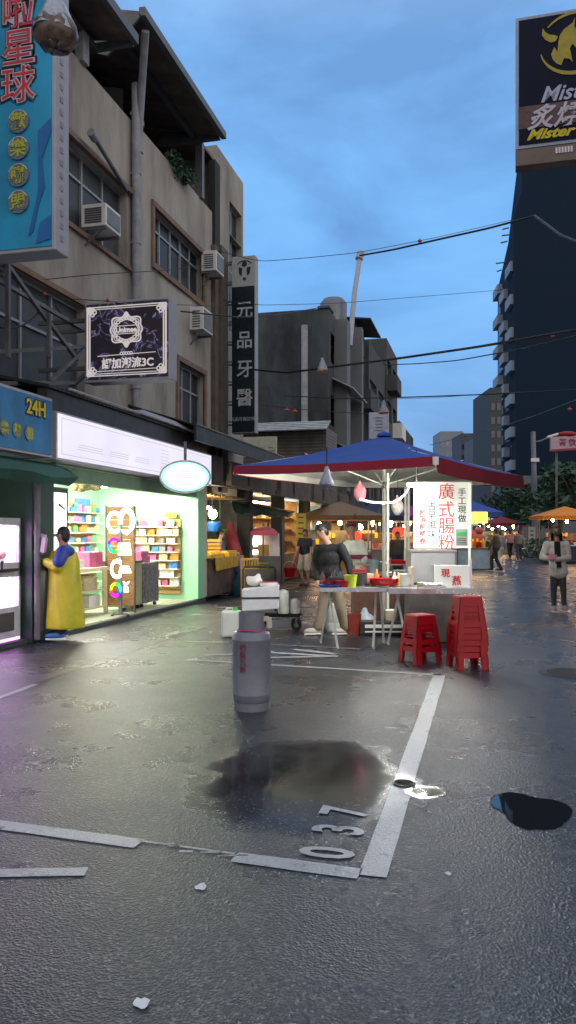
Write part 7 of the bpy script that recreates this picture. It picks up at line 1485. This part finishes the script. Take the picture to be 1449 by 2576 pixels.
a = MB(); a.obox(BB(wB/2, -.14)+nB*.0-nB*.125, dirB, nB, UP, wB, .25, .25); a.build('lower_ledge', M('brown_ledge', (0.17, 0.13, 0.11), .7), t); a = MB()
for k in range(6): a.obox(BB(.62+.045*k, -.10)+nB*.005, dirB, nB, UP, .03, .02, .09)
a.build('ledge_print', whttxt, t)
yb = M('dull_gold_print', (0.36, 0.29, 0.03), .6, var=.2); pz = lambda u, v: (lambda p: BB((p-o).dot(dirB), p.z-o.z)+nB*.018)(PY(u, v, yB))
a = MB(); cE = pz(1447, 110); rr_ = .585
rx = (pz(1447, 110)-pz(1358, 110)).length; 
def arc_(t0, t1, w0, w1, n=22):
    pts = [cE+dirB*math.cos(math.radians(t0+(t1-t0)*i/n))*rx*.98+UP*math.sin(math.radians(t0+(t1-t0)*i/n))*rx*.83 for i in range(n+1)]
    for i in range(n):
        w_a = w0+(w1-w0)*math.sin(PI*i/n); w_b = w0+(w1-w0)*math.sin(PI*(i+1)/n); da = (pts[i]-cE).normalized(); db = (pts[i+1]-cE).normalized(); a.hexa([pts[i], pts[i+1], pts[i+1]+db*w_b, pts[i]+da*w_a], [x+nB*.006 for x in (pts[i], pts[i+1], pts[i+1]+db*w_b, pts[i]+da*w_a)])
arc_(140, 20, .02, .05); a.cut(); arc_(195, 345, .015, .06)
a.parts('emblem_ring', yb, t)
a = MB(); H_ = lambda pts: a.prism([pz(u, v) for u, v in pts], nB*.008)
H_(((1365, 74), (1371, 84), (1382, 91), (1395, 92), (1403, 96), (1398, 107), (1386, 111), (1372, 104), (1363, 92)))
H_(((1446, 48), (1440, 62), (1420, 76), (1408, 92), (1404, 110), (1402, 135), (1394, 122), (1386, 140), (1390, 152), (1400, 164), (1412, 168), (1418, 150), (1432, 152), (1440, 160), (1436, 140), (1433, 125), (1440, 114), (1450, 126), (1458, 140), (1462, 110), (1452, 84), (1444, 70)))
a.build('emblem', yb, t, recalc=True)
a = MB(); a.text('Mister', pz(1438, 232), dirB, UP, .34, ext=.004, shear=.35, off=.006); a.build('white_lettering', M('lilac_white_print', (0.4, 0.42, 0.55), .6), t)
a = MB(); a.obox(pz(1425, 285)-nB*.004, dirB, nB, UP, 1.45, .006, .35); a.build('meat_photo', M('brown_red_print', (0.10, 0.05, 0.055), .6, var=.8, scale=4, stretch=(1, 1, 3)), t)
a = MB(); a.text('炙燒', pz(1398, 292)+nB*.006, dirB, UP, .40, ext=.004, shear=.3, off=.008); a.build('brush_lettering', M('pale_lilac_print', (0.5, 0.48, 0.55), .6), t)
a = MB(); a.text('Mister B', pz(1404, 334)+nB*.004, dirB, UP, .22, ext=.004, shear=.4, off=.008, sx=1.2); a.build('yellow_lettering', M('bright_yellow_print', (0.6, 0.5, 0.01), .6), t)
a = MB(); a.bar(BB(wB, .6)-nB*.12, BB(wB+1.2, .6)-nB*.12, .12); a.cut(); a.bar(BB(wB, hB-.4)-nB*.12, BB(wB+1.2, hB-.4)-nB*.12, .12); a.parts('arm', steelg, t)
# the building that carries the billboard, just outside the frame on the right
t = thing('corner_building', 'grey corner building carrying the black billboard beyond the right edge', 'building', (8.2, 15, 0)); a = MB(); a.wall((4.3, 22, 0), (0, -1, 0), UP, (-1, 0, 0), 13, 12, [(1+4*k, 3.6+4*k, z, z+1.5) for k in range(3) for z in (4, 7, 9.8)], .2); a.quad((4.3, 9, 0), (14, 9, 0), (14, 9, 12), (4.3, 9, 12)); a.quad((4.3, 22, 0), (14, 22, 0), (14, 22, 12), (4.3, 22, 12)); a.quad((4.3, 9, 12), (14, 9, 12), (14, 22, 12), (4.3, 22, 12)); a.build('wall', conc_l, t, recalc=False); a = MB()
for k in range(3):
    for z in (4, 7, 9.8): a.quad((4.48, 21-4*k, z), (4.48, 18.4-4*k, z), (4.48, 18.4-4*k, z+1.5), (4.48, 21-4*k, z+1.5))
a.build('window', pane_m, t, recalc=False)
# ================================================================== overhead cables
def cable(label, pts, r_, sagn=0.0, mat=None, name='power_cable'):
    P_ = [at(*p) for p in pts]; out = []
    for i in range(len(P_)-1):
        for k in range(10): out.append(P_[i].lerp(P_[i+1], k/10))
    out.append(P_[-1])
    # smooth the polyline
    for _ in range(3): out = [out[0]]+[(out[i-1]+out[i]*2+out[i+1])/4 for i in range(1, len(out)-1)]+[out[-1]]
    o = MB(); o.tube(out, r_, 6); return tag(o.build(name, mat or blackp, smooth=True), label, 'cable', 'cables strung over the street')
cable('thin wire crossing the sky from the dental sign to the dark tower', [(520, 625, 21), (655, 658, 20), (780, 648, 20), (905, 635, 20), (1100, 597, 22), (1290, 553, 25)], .008)
cable('thick cable from the leaning mast tip to the right, highest in the sky', [(905, 643, 20), (990, 628, 19), (1100, 603, 18), (1230, 574, 17), (1345, 543, 16)], .022); cable('thick dark cable sagging across the tower to the right photo edge', [(1345, 543, 16), (1375, 565, 15), (1410, 592, 14), (1460, 612, 13)], .026)
cable('hair-thin wire across the middle of the sky above the stained block', [(560, 755, 21), (655, 768, 21), (850, 763, 24), (1060, 746, 26), (1255, 730, 30)], .008)
cable('dark cable from the tan wall past the dental sign to the stained block roof', [(455, 783, 18), (520, 790, 19), (600, 798, 20), (700, 792, 24), (815, 772, 34)], .018)
cable('thick cable rising to the right edge through the middle of the picture', [(640, 930, 20), (720, 938, 19), (811, 926, 17.5), (1000, 902, 16), (1200, 873, 14.5), (1460, 828, 13)], .024); cable('thinner cable just under the thick rising one on the right', [(965, 918, 22), (1050, 915, 20), (1150, 907, 18), (1300, 880, 16), (1460, 842, 14)], .013)
cable('level cable across the street just above the umbrella peak', [(715, 995, 26), (850, 1003, 25), (1000, 1000, 24), (1230, 992, 22), (1460, 980, 20)], .018); cable('thin wire under the level cable on its right half', [(975, 1004, 26), (1100, 1000, 25), (1230, 990, 24), (1340, 985, 22)], .008)
cable('short dark wire across the stained wall low down', [(655, 1018, 28), (780, 1032, 29), (905, 1040, 30), (990, 1044, 32)], .014); cable('pale thin wire climbing right in front of the tower foot', [(1080, 1120, 40), (1200, 1090, 36), (1340, 1048, 30), (1460, 1002, 26)], .012, mat=steelg)
cable('thin wire across the near tan wall toward the square sign', [(115, 703, 12), (240, 690, 12.5), (390, 682, 14), (520, 668, 17)], .007); cable('thin wire from the near tan wall over the top of the square sign', [(180, 752, 11), (260, 757, 11.5), (330, 763, 13), (560, 770, 19)], .007)
# red tassels on the cables
for i, (u, v, Y_, lab) in enumerate(((1056, 606, 18.4, 'small red tag tied to the highest thick cable'), (1391, 846, 13.6, 'small red tag under the rising cable at the right edge'), (271, 756, 11.6, 'small red tag on the wire above the square sign'), (722, 1032, 28.3, 'small red tag low on the stained wall, left one of two close together'), (742, 1035, 28.5, 'small red tag low on the stained wall, right one of two close together'), (112, 740, 11.3, 'small red tag in front of the far left window'), (1433, 1030, 27, 'small red tag above the pinkish sign at the right edge'))):
    c = at(u, v, Y_); a = MB(); s_ = Y_*.0022; a.ell(c, (s_*1.3, s_, s_*.9), n=10, m=6); a.cyl(c+UP*s_*.6, c+UP*s_*1.6, s_*.25, n=8); tag(a.build('red_tag', M('faded_orange_red', (0.45, 0.07, 0.04), .6), smooth=True), lab, 'tag', 'red tags on the cables')
# leaning mast on the stained block
a = MB(); a.tube([at(880, 870, 40), at(892, 735, 40.5), at(906, 642, 41)], .13, 8); t = thing('mast', 'thin pale leaning mast rising from the stained block into the sky', 'mast', tuple(at(880, 870, 40))); a.build('tube', M('pale_grey_mast', (0.33, 0.36, 0.42), .6), t, smooth=True); a = MB(); a.cyl(at(903, 652, 40.9), at(908, 636, 41), .2, n=10); a.build('clamp', pvc, t)
